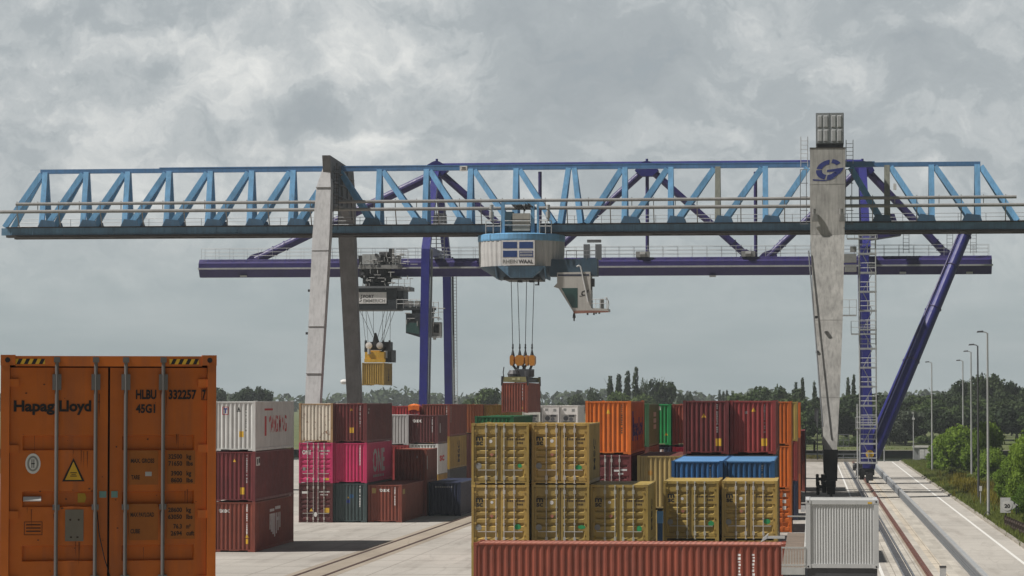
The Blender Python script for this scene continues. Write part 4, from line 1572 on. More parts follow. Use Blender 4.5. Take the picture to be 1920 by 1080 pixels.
mb.build('wall_panel', CABINWHITE, t_, recalc=False)
mb = MB()
for s in (-1, 1):
    xa, xb = sorted((cx + s * (Wc - 0.03), cx + s * (Wc - 0.06)))
    mb.box(xa, xb, cy + 0.15, cy + Lc - 0.15, zb + 0.14, zt - 0.14)
mb.box(cx - Wc + 0.16, cx + Wc - 0.16, cy + Lc - 0.06, cy + Lc - 0.03, zb + 0.14, zt - 0.14)
mb.build('side_wall', CABINWHITE, t_)
mb = MB()
mb.box(cx - Wc + 0.13, cx + Wc - 0.13, cy + 0.11, cy + Lc - 0.15, zt - 0.07, zt - 0.03)
mb.build('roof', LIGHTGREY, t_)
mb = MB()
mb.box(cx + Wc - 0.36, cx + Wc - 0.22, cy + 0.003, cy + 0.0075, zt - 0.13, zt - 0.07)
mb.build('sticker', YELT, t_)
for k, zq in enumerate((zb + 0.055, zt - 0.065)):
    for s in (-1, 1):
        mb = MB()
        mb.lathe([(0.03, -0.010), (0.03, -0.007)], (cx + s * (Wc - 0.08), cy, zq), 12, 'Y')
        mb.build('casting_hole', BLACKT, t_)
mb = MB()
mb.box(cx - Wc - 0.16, cx - Wc - 0.01, cy + 0.3, cy + 0.6, zt - 0.42, zt - 0.22)
mb.build('lamp', GREYT, t_)
# the stand
t_ = thing('cabin_stand', (cx, cy, 0), "dark grey steel stand with four legs carrying the site cabin", 'stand')
mb = MB()
for y in (cy + 0.05, cy + Lc - 0.2):
    mb.box(cx - Wc + 0.05, cx + Wc - 0.05, y, y + 0.16, zb - 0.30, zb - 0.004)
for s in (-1, 1):
    mb.box(cx + s * (Wc - 0.13) - 0.08, cx + s * (Wc - 0.13) + 0.08, cy + 0.21, cy + Lc - 0.2, zb - 0.28, zb - 0.006)
mb.build('frame', GREYDARK, t_)
for s in (-1, 1):
    for y in (cy + 0.05, cy + Lc - 0.21):
        mb = MB()
        x = cx + s * (Wc - 0.14)
        mb.box(x - 0.08, x + 0.08, y + 0.002, y + 0.158, 0.004, zb - 0.30)
        mb.build('leg', GREYDARK, t_)
mb = MB()
mb.box(cx + 0.62, cx + 0.80, cy + 1.2, cy + 1.4, 0.004, zb - 0.31)
mb.build('downpipe', WHITET, t_)
# landing beside the cabin
lx0, lx1 = PD(1468, 1065, pxm).x - 0.05, c0.x - 0.03
t_ = thing('landing', (lx0, cy, 0), "raised plank landing with a pale grey railing at the left of the site cabin", 'landing')
ly1 = cy + 25
mb = MB()
for k in range(int((ly1 - cy) / 0.24)):
    mb.box(lx0, lx1, cy + 0.05 + k * 0.24, cy + 0.05 + k * 0.24 + 0.22, zb - 0.06, zb - 0.004)
mb.build('decking', PLANK, t_)
mb = MB()
mb.box(lx0, lx1, cy - 0.05, cy + 0.04, zb - 0.22, zb + 0.02)
mb.box(lx0, lx1, ly1, ly1 + 0.1, zb - 0.2, zb)
mb.build('edge_beam', LIGHTGREY, t_)
mb = MB()
for z in (0.10, 0.68):
    mb.beam((lx0, cy, zb + z), (lx1, cy, zb + z), 0.05)
for k in range(9):
    x = lx0 + 0.02 + k * (lx1 - lx0 - 0.04) / 8
    mb.beam((x, cy, zb + 0.02), (x, cy, zb + 0.68), 0.022)
mb.beam((lx0, ly1, zb + 0.7), (lx1, ly1, zb + 0.7), 0.06)
for k in (0, 1):
    x = (lx0, lx1)[k]
    if k == 0:
        continue
    mb.beam((x, cy, zb + 0.7), (x, ly1, zb + 0.7), 0.04)
    for j in range(6):
        mb.beam((x, cy + j * 5, zb), (x, cy + j * 5, zb + 0.7), 0.04)
mb.build('railing', LIGHTGREY, t_)
for y in (cy + 0.1, cy + 8, cy + 16, ly1 - 0.1):
    for x in (lx0 + 0.1, lx1 - 0.1):
        mb = MB()
        mb.box(x - 0.05, x + 0.05, y - 0.05, y + 0.05, 0.004, zb - 0.06)
        mb.build('leg', GREYDARK, t_)
mb = MB()
q0, q1 = P(1426, 1012, cy + 13), P(1441, 1003, cy + 13)
mb.prism([(q0.x, q0.y, q0.z - 0.1), (q0.x + 0.12, q0.y, q0.z + 0.08), (q1.x, q0.y, q1.z + 0.06), (q1.x - 0.05, q0.y, q1.z - 0.14)], (0, 0.4, 0))
mb.box(q1.x - 0.05, lx0, q0.y, q0.y + 0.1, q1.z - 0.14, q1.z - 0.04)
mb.build('folding_ramp', CABINWHITE, t_)
# blue post between the tan stacks
a, b = PD(1237.5, 1012, 43.5), PD(1237.5, 955, 43.5)
t_ = thing('blue_post', (a.x, a.y, 0), "slim blue service post with a black cap between the tan containers", 'post')
mb = MB()
mb.box(a.x - 0.11, a.x + 0.11, a.y, a.y + 0.22, 0.004, b.z - 0.6)
mb.build('column', BLUE, t_)
mb = MB()
mb.box(a.x - 0.13, a.x + 0.13, a.y - 0.03, a.y + 0.25, b.z - 0.6, b.z - 0.08)
mb.build('box', paint('sky_blue_box', (0.12, 0.33, 0.66), 0.5, 0.15, 0.0), t_)
mb = MB()
mb.box(a.x - 0.11, a.x + 0.11, a.y - 0.01, a.y + 0.22, b.z - 0.08, b.z + 0.03)
mb.build('cap', DARK, t_)


# ------------------------------------------------------------------ crane 1 (light blue truss)
def railing(mb, p, q, hts=(0.55, 1.1), step=2.0, r=0.022):
    p, q = Vector(p), Vector(q)
    n = max(1, round((q - p).length / step))
    for h_ in hts:
        mb.tube(p + Vector((0, 0, h_)), q + Vector((0, 0, h_)), r, n=5)
    for k in range(n + 1):
        c = p.lerp(q, k / n)
        mb.tube(c, c + Vector((0, 0, hts[-1])), r, n=5)


def ladder(mb, p, q, wd=0.5, r=0.03, ax=Vector((1, 0, 0))):
    p, q = Vector(p), Vector(q)
    for s in (-1, 1):
        mb.tube(p + ax * s * wd / 2, q + ax * s * wd / 2, r, n=5)
    n = int((q - p).length / 0.35)
    for k in range(1, n):
        c = p.lerp(q, k / n)
        mb.tube(c - ax * wd / 2, c + ax * wd / 2, r * 0.7, n=5)


def rectpts(cx, cy, z, wx, wy):
    return [(cx - wx / 2, cy - wy / 2, z), (cx + wx / 2, cy - wy / 2, z), (cx + wx / 2, cy + wy / 2, z), (cx - wx / 2, cy + wy / 2, z)]


def RB(mb, x0, y0, x1, y1, Y, dep):
    """box whose front face fills a picture rectangle at the plane y = Y"""
    a, b = P(x0, y0, Y), P(x1, y1, Y)
    mb.box(min(a.x, b.x), max(a.x, b.x), Y, Y + dep, min(a.z, b.z), max(a.z, b.z))


YG = 264.5
YN, YF = YG - 1.4, YG + 1.4
zb1 = P(978, 438, YN).z
zt1 = P(978, 420, YN).z
ztop = P(978, 314.5, YG).z
XL = P(588, 752, 253).x
XR = P(1557, 800, 253).x
cr = thing('gantry_crane', (XL, 250, 0), "light blue truss gantry crane spanning the picture on pale grey and stained legs", 'gantry crane', "gantry cranes over the yard")


def X1(px, py=315):
    return P(px, py, YG).x


xs0, xs1 = P(4, 435, YN).x, P(1960, 425, YN).x
for Y in (YN, YF):
    mb = MB()
    mb.box(xs0, xs1, Y - 0.22, Y + 0.22, zb1 + 0.12, zt1 - 0.10)
    k = 0
    x = xs0 + 1.0
    while x < xs1:
        mb.box(x - 0.03, x + 0.03, Y - 0.30, Y - 0.22, zb1 + 0.12, zt1 - 0.10)
        x += (2.05, 2.9)[k % 2]
        k += 1
    cho = mb.build('bottom_chord', CR_CHORD, cr)
    for z0, z1 in ((zb1 - 0.10, zb1 + 0.12), (zt1 - 0.10, zt1)):
        mb = MB()
        mb.box(xs0 + 0.5, xs1, Y - 0.40, Y + 0.40, z0, z1)
        mb.build('flange', FLANGE, cho)
mb = MB()
mb.box(X1(77), X1(1838), YG - 0.25, YG + 0.25, ztop - 0.20, ztop + 0.20)
mb.box(X1(300), X1(1640), YG - 0.27, YG + 0.27, ztop + 0.20, ztop + 0.30)
mb.build('top_chord', CR_TOP, cr)
mb = MB()
RB(mb, 862, 311, 876, 321, YG - 0.30, 0.04)
pl_ = mb.build('plate', WHITET, cr)
mb = MB()
RB(mb, 866, 313.5, 873, 316, YG - 0.31, 0.008)
RB(mb, 865, 317.5, 874, 318.5, YG - 0.31, 0.008)
mb.build('lettering', BLACKT, pl_)
posts = [86, 163, 240.5, 318, 395.5, 473, 550.5, 712, 800, 883, 968, 1172, 1258, 1346, 1435, 1663, 1746, 1832]
diags = [(86, 9), (163, 86), (240.5, 163), (318, 240.5), (395.5, 318), (473, 395.5), (550.5, 473), (628, 550.5), (632, 712), (712, 800), (800, 883), (883, 968), (968, 1050),
         (1172, 1092), (1258, 1172), (1346, 1258), (1435, 1346), (1521, 1435), (1588, 1663), (1663, 1746), (1746, 1832), (1832, 1914)]
splays = [(1066, 1052), (1077, 1090)]
for s, Y in ((-1, YN), (1, YF)):
    for px in posts:
        x = X1(px)
        a, b = Vector((x, YG + s * 0.12, ztop - 0.1)), Vector((x, Y, zt1))
        mb = MB()
        mb.beam(a, b, 0.50, 0.34)
        mb.build('post', CR_BLUE if px not in (1346, 1663) else paint('weathered_post', (0.23, 0.24, 0.20), 0.7, 0.7, 0.3), cr)
    for p0, p1 in splays:
        mb = MB()
        mb.beam((X1(p0), YG + s * 0.12, ztop - 0.1), (X1(p1), Y, zt1), 0.48, 0.34)
        mb.build('post', CR_BLUE, cr)
    for p0, p1 in diags:
        sg = 1 if p1 > p0 else -1
        mb = MB()
        mb.beam((X1(p0) + sg * 0.35, YG + s * 0.16, ztop - 0.25), (X1(p1) - sg * 0.45, Y, zt1), 0.52, 0.30)
        mb.build('diagonal', CR_BLUE, cr)
    for px in posts:
        x = X1(px)
        w_ = 0.9
        mb = MB()
        sg = 0.55 if px < 600 or 1100 < px < 1500 else -0.55
        yy = Y - 0.20
        mb.prism([(x - w_ + sg, yy, zt1), (x + w_ + sg, yy, zt1), (x + w_ * 0.8 + sg, yy, zt1 + 0.55), (x - w_ * 0.6 + sg, yy, zt1 + 0.70)], (0, 0.05, 0))
        mb.build('gusset', paint('gusset_blue', (0.055, 0.13, 0.22), 0.55, 0.4, 0.2), cr)
mb = MB()
for px in [86 + 77.5 * k for k in range(7)] + [712, 800, 883, 968, 1172, 1258, 1346, 1435, 1663, 1746, 1832]:
    x = X1(px)
    mb.beam((x, YN, zt1 + 0.25), (x, YF, zt1 + 0.25), 0.22, 0.22, (0, 0, 1))
mb.build('cross_beam', CR_CHORD, cr)
# pipes along the near side
for yl, x0, x1, r in ((376.5, 30, 1906, 0.155), (391.0, 0, 1960, 0.165)):
    z = P(900, yl, YN - 1.0).z
    mb = MB()
    mb.tube((P(x0, yl, YN - 1).x, YN - 1.0, z), (P(x1, yl, YN - 1).x, YN - 1.0, z), r, n=10)
    mb.build('pipe', PIPE, cr)
mb = MB()
z0, z1 = P(900, 391, YN - 1).z, P(900, 374, YN - 1).z
x = P(32, 380, YN - 1).x
k = 0
while x < P(1905, 380, YN - 1).x:
    mb = MB()
    mb.beam((x, YN - 1.0, z0), (x, YN - 1.0, z1 + 0.12), 0.07)
    if k % 2 == 0:
        mb.beam((x, YN - 1.0, z0), (x, YN - 0.2, zt1), 0.09)
    mb.build('pipe_bracket', PIPE, cr)
    x += 2.02
    k += 1
mb = MB()
railing(mb, (xs0 + 0.5, YF + 1.1, zt1 - 0.1), (xs1, YF + 1.1, zt1 - 0.1), (0.4, 0.75, 1.1), 2.6, 0.028)
mb.build('railing', GALV, cr)
mb = MB()
mb.box(xs0 + 0.5, xs1, YF + 0.36, YF + 1.15, zt1 - 0.16, zt1 - 0.10)
mb.build('walkway', GALV_DK, cr)


def leg_line(z, z0, y0, z1, y1):
    return y0 + (y1 - y0) * (z - z0) / (z1 - z0)


# left pair of legs
for s in (-1, 1):
    def yy(z):
        v = leg_line(z, 8.7, 253.0, 24.0, 257.4)
        return v if s < 0 else 2 * YG - v + 0.2
    prof_ = [(1.2, 1.25, 1.1), (8.7, 1.36, 1.25), (24.0, 1.58, 1.5), (P(604, 352, 258.5).z, 1.36, 1.45)]
    if s < 0:
        prof_.append((P(607, 293, 259).z, 0.28, 1.0))
    mb = MB()
    for (za, wa, ha), (zb_, wb, hb) in zip(prof_, prof_[1:]):
        xa = XL if s > 0 or za < 28 else XL + 0.0
        xb = XL if zb_ < 29 else XL + 0.25
        mb.hexa(rectpts(xa, yy(za), za, wa, ha), rectpts(xb, yy(zb_), zb_, wb, hb))
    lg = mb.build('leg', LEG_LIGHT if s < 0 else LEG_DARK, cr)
    mb = MB()
    mb.box(XL - 0.55, XL + 0.55, yy(1) - 0.6, yy(1) + 0.6, 0.7, 1.2)
    for k in (-1, 1):
        mb.box(XL - 0.25, XL + 0.25, yy(1) + k * 1.2 - 0.9, yy(1) + k * 1.2 + 0.9, 0.35, 0.75)
        for j in (-1, 1):
            mb.lathe([(0.33, -0.09), (0.33, 0.09)], (XL, yy(1) + k * 1.2 + j * 0.5, 0.34), 16, 'X')
    mb.build('bogie', DARK, cr)
ptsY = [(258.0, P(607, 292, 258.5).z), (271.5, P(650, 320, 271.5).z), (273.2, 27.6), (272.9, 24.2), (271.3, 24.2), (270.6, 26.0), (268.0, 27.0), (262.0, 27.0), (259.6, 26.2)]
mb = MB()
mb.prism([(XL - 0.15, y, z) for y, z in ptsY], (0.75, 0, 0))
hd = mb.build('leg_head', LEG_DARK, cr)
mb = MB()
for f_ in (0.25, 0.5, 0.78):
    z = 31.0 - f_ * 4.0
    mb.box(XL + 0.60, XL + 0.78, 259.5, 271.0, z - 0.06, z + 0.06)
for y in (261.5, 264.5, 267.5):
    mb.box(XL + 0.60, XL + 0.72, y - 0.06, y + 0.06, 27.1, 30.9)
mb.build('stiffener', LEG_DARK, hd)
mb = MB()
ladder(mb, (XL + 0.95, 259.0, 24.5), (XL + 0.95, 259.6, 30.5), 0.45)
mb.build('ladder', DARK, cr)

mb = MB()
for py in (352, 470, 612, 700):
    yq = 253.0 + (257.4 - 253.0) * (P(600, py, 255).z - 8.7) / 15.3
    zq = P(600, py, yq).z
    wq = 1.36 + (1.58 - 1.36) * min(1, max(0, (zq - 8.7) / 15.3))
    if py == 352:
        wq = 1.37
    mb.box(XL - wq / 2 - 0.012, XL + wq / 2 + 0.012, yq - 0.77, yq + 0.74, zq - 0.016, zq + 0.016)
mb.build('weld_seam', LEG_LIGHT, cr)
for py in (545, 625):
    yq = 253.0 + (257.4 - 253.0) * (P(600, py, 255).z - 8.7) / 15.3
    zq = P(583, py, yq).z
    mb = MB()
    mb.box(XL - 0.98, XL - 0.70, yq - 0.5, yq - 0.3, zq - 0.12, zq + 0.10)
    mb.build('lug', DARK, cr)

# right pair of legs, wide at the top
top_z = P(1552, 278, 258).z
RL = [(2.4, 1545.5, 1569.5, 843), (None, 1538, 1574.5, 745), (None, 1527.5, 1580, 600), (None, 1519.5, 1583.5, 440), (None, 1518.5, 1585, 345), (None, 1518.5, 1585, 278)]
sec = []
for (_, xa, xb, py) in RL:
    y0 = 253.5
    for _i in range(4):
        z = P(1550, py, y0).z
        y0 = leg_line(z, 8.7, 253.0, 24.0, 257.0) if z < 24 else 257.0
    sec.append((z, P(xa, py, y0).x, P(xb, py, y0).x, y0))
for s in (-1, 1):
    mb = MB()
    for (za, a0, a1, ya), (zb_, b0, b1, yb) in zip(sec, sec[1:]):
        d_ = 1.5
        if s > 0:
            ya, yb = 2 * YG - ya - d_, 2 * YG - yb - d_
        mb.hexa([(a0, ya, za), (a1, ya, za), (a1, ya + d_, za), (a0, ya + d_, za)], [(b0, yb, zb_), (b1, yb, zb_), (b1, yb + d_, zb_), (b0, yb + d_, zb_)])
    mb.build('leg', CONCRETE_LEG, cr)
    z2, a0, a1, y2 = sec[0]
    y2 = y2 if s < 0 else 2 * YG - y2 - 1.5
    xm = (a0 + a1) / 2 + 0.02
    mb = MB()
    mb.hexa(rectpts(xm, y2 + 0.75, 1.55, 1.1, 1.0), rectpts(xm, y2 + 0.75, z2 + 0.002, 1.25, 1.35))
    mb.box(xm - 0.62, xm + 0.62, y2 + 0.2, y2 + 1.3, z2 - 0.5, z2 - 0.25)
    mb.box(xm - 0.42, xm + 0.42, y2 - 1.3, y2 + 2.8, 1.05, 1.6)
    mb.box(xm - 0.36, xm + 0.36, y2 - 0.2, y2 + 0.15, 0.5, 2.4)
    for k in (-1, 1):
        yc = y2 + 0.75 + k * 1.35
        mb.box(xm - 0.34, xm + 0.34, yc - 1.0, yc + 1.0, 0.42, 1.06)
        for j in (-1, 1):
            mb.lathe([(0.36, -0.10), (0.36, 0.10)], (xm, yc + j * 0.55, 0.37), 16, 'X')
    mb.lathe([(0.55, -0.15), (0.62, -0.05), (0.62, 0.05), (0.55, 0.15)], (xm - 1.15, y2 - 0.4, 0.95), 18, 'X')
    mb.box(xm - 1.3, xm - 0.40, y2 - 0.15, y2 + 0.15, 0.9, 1.2)
    mb.box(xm - 0.8, xm - 0.4, y2 + 0.4, y2 + 1.0, 0.5, 1.5)
    mb.build('bogie', DARK, cr)
mb = MB()
zt_, b0, b1, yb = sec[-1]
mb.box(b0 + 0.01, b1 - 0.01, yb + 1.5, 2 * YG - yb - 1.5, zt_ - 3.4, zt_ - 0.01)
mb.build('leg_head', CONCRETE_LEG, cr)
mb = MB()
mb.box(b0 - 0.02, b1 + 0.02, yb - 0.03, yb + 3, zt_, zt_ + 0.08)
mb.build('head_plate', FLANGE, cr)
yl = yb - 0.012


def leg_pt(px, py, o=0.015):
    y0 = 257.0
    q = P(px, py, y0 - o)
    return (q.x, q.y, q.z)


# emblem: a ring broken into four pieces round a bar, with a sweep below
mb = MB()


def ringpiece(a0, a1, cx, cy, rx, ry, th, sl=0.0):
    n = 10
    o, i_ = [], []
    for k in range(n + 1):
        t = R(a0 + (a1 - a0) * k / n)
        o.append((cx + rx * math.cos(t) + sl * ry * math.sin(t), cy - ry * math.sin(t)))
        i_.append((cx + (rx - th * 1.25) * math.cos(t) + sl * (ry - th) * math.sin(t), cy - (ry - th) * math.sin(t)))
    return o + list(reversed(i_))


for pc in (ringpiece(96, 176, 1553.5, 318, 23, 18.5, 8.5, 0.25), ringpiece(184, 262, 1553.5, 318, 23, 18.5, 8.5, 0.25), ringpiece(272, 335, 1553.5, 318, 23, 18.5, 8.5, 0.25), ringpiece(38, 86, 1555, 316.5, 23, 18, 7, 0.25),
           [(1551, 318.5), (1582, 314), (1579, 320), (1574, 326), (1562, 326), (1566, 321.5), (1550, 322.5)],
           [(1524, 336), (1548, 337.5), (1567, 333), (1558, 337), (1545, 339.5), (1524, 338.5)]):
    mb.prism([leg_pt(*q) for q in pc], (0, 0.010, 0))
mb.build('emblem', BLUET, cr)
for px in (1528, 1579):
    mb = MB()
    a = Vector(leg_pt(px, 404, 0.35))
    mb.tube(a, a + Vector((0, 0.36, 0.1)), 0.10)
    mb.hexa(rectpts(a.x, a.y, a.z - 0.55, 0.55, 0.3), rectpts(a.x + 0.05, a.y - 0.1, a.z + 0.15, 0.35, 0.25))
    mb.lathe([(0.14, -0.25), (0.18, 0.25)], (a.x - 0.1, a.y, a.z + 0.35), 10)
    mb.build('floodlight', GREYST, cr)
for px, y0, y1 in ((1508, 256, 312), (1593, 262, 306)):
    mb = MB()
    a, b = P(px, y1, 258.5), P(px, y0, 258.5)
    ladder(mb, a, b, 0.62, 0.035)
    mb.tube(a + Vector((-0.32, 0.5, 0)), b + Vector((-0.32, 0.5, 0)), 0.03, n=5)
    mb.tube(a + Vector((0.32, 0.5, 0)), b + Vector((0.32, 0.5, 0)), 0.03, n=5)
    mb.build('ladder', GALV, cr)
    mb = MB()
    a, b = P(px, 420, 258.5), P(px, 318, 258.5)
    for o in (-0.35, 0.2):
        mb.tube(a + Vector((o, 0, 0)), b + Vector((o, 0, 0)), 0.035, n=5)
    for k in range(5):
        z = a.z + (b.z - a.z) * k / 4
        mb.tube((a.x - 0.35, a.y, z), (a.x + 0.35, a.y, z), 0.035, n=5)
    mb.build('stair_frame', GALV_DK, cr)
# pipe ladder down the left edge and small platforms of the right leg
mb = MB()
mb.tube(P(1516, 470, 256.3), P(1543, 800, 251.8), 0.06)
mb.tube(P(1510.5, 790, 251), P(1510.5, 925, 251), 0.05)
mb.tube(P(1532.5, 770, 251), P(1532.5, 862, 251), 0.05)
mb.build('downpipe', GALV_DK, cr)
mb = MB()
RB(mb, 1527, 766, 1535, 790, 253.0, 0.5)
RB(mb, 1525, 826, 1529, 846, 253.0, 0.4)
mb.build('switch_box', GREYDARK, cr)
mb = MB()
a, b = P(1572, 836, 252), P(1592, 836, 252)
mb.box(a.x, b.x, 252, 253.2, a.z - 0.08, a.z)
railing(mb, a, b, (0.5, 1.0), 0.5, 0.025)
mb.build('platform', GALV_DK, cr)
mb = MB()
for k in range(3):
    z = 5.2 + k * 6.5
    px = 1535 + k * 0
RB(mb, 1557.5, 785, 1561.5, 843, 252.6, 0.3)
mb.build('conduit', GREYDARK, cr)

mb = MB()
for (zs_, s0, s1, ys_) in sec[1:5]:
    mb.box(s0 - 0.012, s1 + 0.012, ys_ - 0.012, ys_ + 1.5, zs_ - 0.03, zs_ + 0.03)
mb.build('weld_seam', CONCRETE_LEG, cr)
for py in (595, 660):
    q = P(1527 + (py - 500) * 0.03, py, 254.5)
    mb = MB()
    mb.box(q.x - 0.1, q.x + 0.15, 254.0, 254.3, q.z - 0.12, q.z + 0.12)
    mb.build('lug', DARK, cr)

# electrical container on the leg head
a, b = P(1530, 275, 257.3), P(1582, 211, 257.3)
xm = (a.x + b.x) / 2
ec = thing('equipment_container', (xm, 257.4, zt_ + 0.08), "grey equipment container standing on top of the stained crane leg", 'container')
Hh, Wh, Lh = b.z - zt_ - 0.08, (b.x - a.x) / 2, 6.0
ox, oy, oz = xm, 257.4, zt_ + 0.08
mb = MB()
mb.box(ox - Wh, ox + Wh, oy + 0.06, oy + Lh, oz + 0.38, oz + Hh)
mb.build('shell', paint('grey_sheet', (0.20, 0.215, 0.22), 0.55, 0.3, 0.05), ec)
mb = MB()
mb.box(ox - Wh + 0.1, ox + Wh - 0.1, oy + 0.3, oy + Lh - 0.3, oz + 0.001, oz + 0.38)
mb.build('base', DARK, ec)
for s in (-1, 1):
    mb = MB()
    x0, x1 = sorted((ox + s * 0.04, ox + s * (Wh - 0.06)))
    mb.box(x0, x1, oy + 0.02, oy + 0.058, oz + 0.45, oz + Hh - 0.06)
    dd = mb.build('door', paint('grey_door_sheet', (0.27, 0.29, 0.30), 0.5, 0.3, 0.05), ec)
    for k in range(2):
        for j in (0, 1):
            mb = MB()
            xa = x0 + 0.10 + j * (x1 - x0 - 0.1) / 2
            za = oz + 0.58 + k * (Hh - 0.6) / 2
            h_ = (Hh - 0.6) / 2 - 0.22
            mb.hexa([(xa, oy + 0.019, za), (xa + 0.40, oy + 0.019, za), (xa + 0.40, oy + 0.019, za + h_), (xa, oy + 0.019, za + h_)],
                    [(xa + 0.06, oy - 0.03, za + 0.06), (xa + 0.34, oy - 0.03, za + 0.06), (xa + 0.34, oy - 0.03, za + h_ - 0.06), (xa + 0.06, oy - 0.03, za + h_ - 0.06)])
            mb.build('panel', GALV, dd)

# ---- trolley of crane 1: slewing drum, sign, machinery, arm and cab
YD = YG
XD = P(978, 470, YD).x
tr = thing('crane_trolley', (XD, YD, P(978, 523, YD).z), "round ribbed silver trolley house with a sign, hanging under the light blue truss", 'trolley', "crane trolleys")
zr = lambda py, Y=YD - 4: P(978, py, Y).z
Rd = 4.06
mb = MB()
mb.lathe([(Rd + 0.02, zr(450)), (Rd + 0.06, zr(447)), (Rd + 0.06, zr(438)), (Rd - 0.2, zr(436)), (1.2, zr(435))], (XD, YD, 0), 120)
mb.build('ring_beam', CR_BLUE, tr)
mb = MB()
n = 176
prf = [(Rd, zr(450) - 0.004), (Rd - 0.02, zr(474)), (Rd - 0.10, zr(498))]
for j, (rr, z) in enumerate(prf):
    for k in range(n):
        t = 2 * math.pi * k / n
        r2 = rr - (0.05 if (k // 2) % 2 else 0.0)
        mb.v.append(Vector((XD + r2 * math.cos(t), YD + r2 * math.sin(t), z)))
for j in range(2):
    for k in range(n):
        mb.f.append((j * n + k, j * n + (k + 1) % n, (j + 1) * n + (k + 1) % n, (j + 1) * n + k))
mb.build('drum', paint('silver_cladding', (0.50, 0.495, 0.485), 0.5, 0.25, 0.02, 0.10), tr)
mb = MB()
mb.lathe([(Rd - 0.12, zr(498) - 0.004), (Rd - 0.3, zr(501)), (2.35, zr(519)), (2.2, zr(521))], (XD, YD, 0), 96)
mb.build('underside', paint('underside_blue', (0.05, 0.11, 0.17), 0.6, 0.4, 0.1), tr)
mb = MB()
for px in (930, 965, 990, 1022):
    x = P(px, 505, YD - 3).x
    mb.prism([(x - 0.06, YD - Rd + 0.35, zr(499)), (x - 0.06, YD - 2.3, zr(521)), (x - 0.06, YD + 2.0, zr(521)), (x - 0.06, YD + 2.0, zr(499))], (0.12, 0, 0))
xa, xb = P(938, 0, 260).x, P(1018, 0, 260).x
mb.prism([(P(932, 0, 260.2).x, YD - 3.9, zr(499)), (P(955, 0, 260.2).x, YD - 3.9, zr(520)), (P(997, 0, 260.2).x, YD - 3.9, zr(520)), (P(1020, 0, 260.2).x, YD - 3.9, zr(499))], (0, 1.6, 0))
mb.build('underframe', CR_CHORD, tr)
mb = MB()
RB(mb, 944, 519, 1012, 524, YD - 3.0, 5.5)
for px in (974, 995):
    RB(mb, px - 3, 524, px + 4, 529, YD - 1.5, 1.0)
RB(mb, 1008, 524, 1011, 535, YD - 2, 0.2)
RB(mb, 1003, 533, 1011, 535, YD - 2, 0.2)
mb.build('rope_frame', DARK, tr)
# sign
Ys = YD - Rd - 0.06
mb = MB()
RB(mb, 940.5, 450.5, 1002.5, 497, Ys - 0.06, 0.08)
sg = mb.build('sign', WHITET, tr)
Yt = Ys - 0.075
mb = MB()
for (x0, y0, x1, y1) in ((943, 453.5, 969.5, 465.5), (973.5, 453.5, 999.5, 465.5), (943, 470, 969.5, 482), (973.5, 470, 999.5, 482)):
    RB(mb, x0, y0, x1, y1, Yt, 0.013)
mb.build('sign_field', SIGNBLUE, sg)
mb = MB()
RB(mb, 975, 471.3, 998, 474.6, Yt - 0.008, 0.007)
RB(mb, 975, 476.6, 998, 480.2, Yt - 0.008, 0.007)
mb.build('sign_stripe', GREYT, sg)


def sign_text(s, x0, x1, yb, yt, Y, mat, parent, bold=0.0):
    a, b = P(x0, yb, Y), P(x1, yt, Y)
    d2 = text2d(s, a.x, a.z, b.z - a.z, b.x - a.x, bold=bold)
    mb = MB()
    mb.v = [Vector((q[0], Y, q[1])) for q in d2[0]]
    mb.f = d2[1]
    return mb.build('lettering', mat, parent, recalc=False)


sign_text('TERMINAL', 976.5, 997, 474.2, 471.9, Yt - 0.011, SIGNBLUE, sg)
sign_text('EMMERICH', 976.5, 997, 479.6, 477.2, Yt - 0.011, SIGNBLUE, sg)
sign_text('RHEIN', 943, 970, 493.5, 486.5, Yt, GREYST, sg, 0.02)
sign_text('WAAL', 972, 999.5, 493.5, 486.5, Yt, GREYDARK, sg, 0.04)
# machinery frame in front of the truss
Yf = YN - 1.9
mb = MB()
RB(mb, 939.5, 379, 1010, 383, Yf + 0.01, 0.28)
for (x0, x1) in ((939.5, 946), (995, 1002), (1006.5, 1010)):
    RB(mb, x0, 379.5, x1, 438, Yf, 0.3)
mb.build('carriage_frame', CR_BLUE, tr)
for (x0, x1) in ((939.5, 946), (995, 1002)):
    mb = MB()
    RB(mb, x0, 379, x1, 438, YF + 1.8, 0.3)
    mb.build('carriage_post', CR_BLUE, tr)
mb = MB()
RB(mb, 947, 397, 962, 436, Yf + 0.6, 1.0)
RB(mb, 962, 432, 994, 436, Yf + 0.4, 1.2)
mb.build('machine_bay', paint('deep_teal', (0.03, 0.08, 0.11), 0.5, 0.3, 0.05), tr)
mb = MB()
RB(mb, 961, 400, 993.5, 432.5, Yf - 0.15, 0.5)
cb = mb.build('control_cabinet', paint('beige_cabinet', (0.38, 0.37, 0.33), 0.55, 0.3, 0.05), tr)
mb = MB()
for y in (411, 421.5):
    RB(mb, 961, y, 993.5, y + 1, Yf - 0.16, 0.008)
mb.build('panel_seam', GREYDARK, cb)
mb = MB()
rnd = random.Random(8)
for k in range(9):
    xa = rnd.uniform(958, 988)
    mb.pipe([P(xa, rnd.uniform(378, 385), Yf + 0.1), P(xa + rnd.uniform(4, 12), rnd.uniform(384, 392), Yf), P(xa + rnd.uniform(12, 20), rnd.uniform(382, 396), Yf + 0.2)], 0.09, 5)
RB(mb, 985, 377, 1000, 392, Yf + 0.2, 0.4)
mb.build('cable_loop', RUBBER, tr)
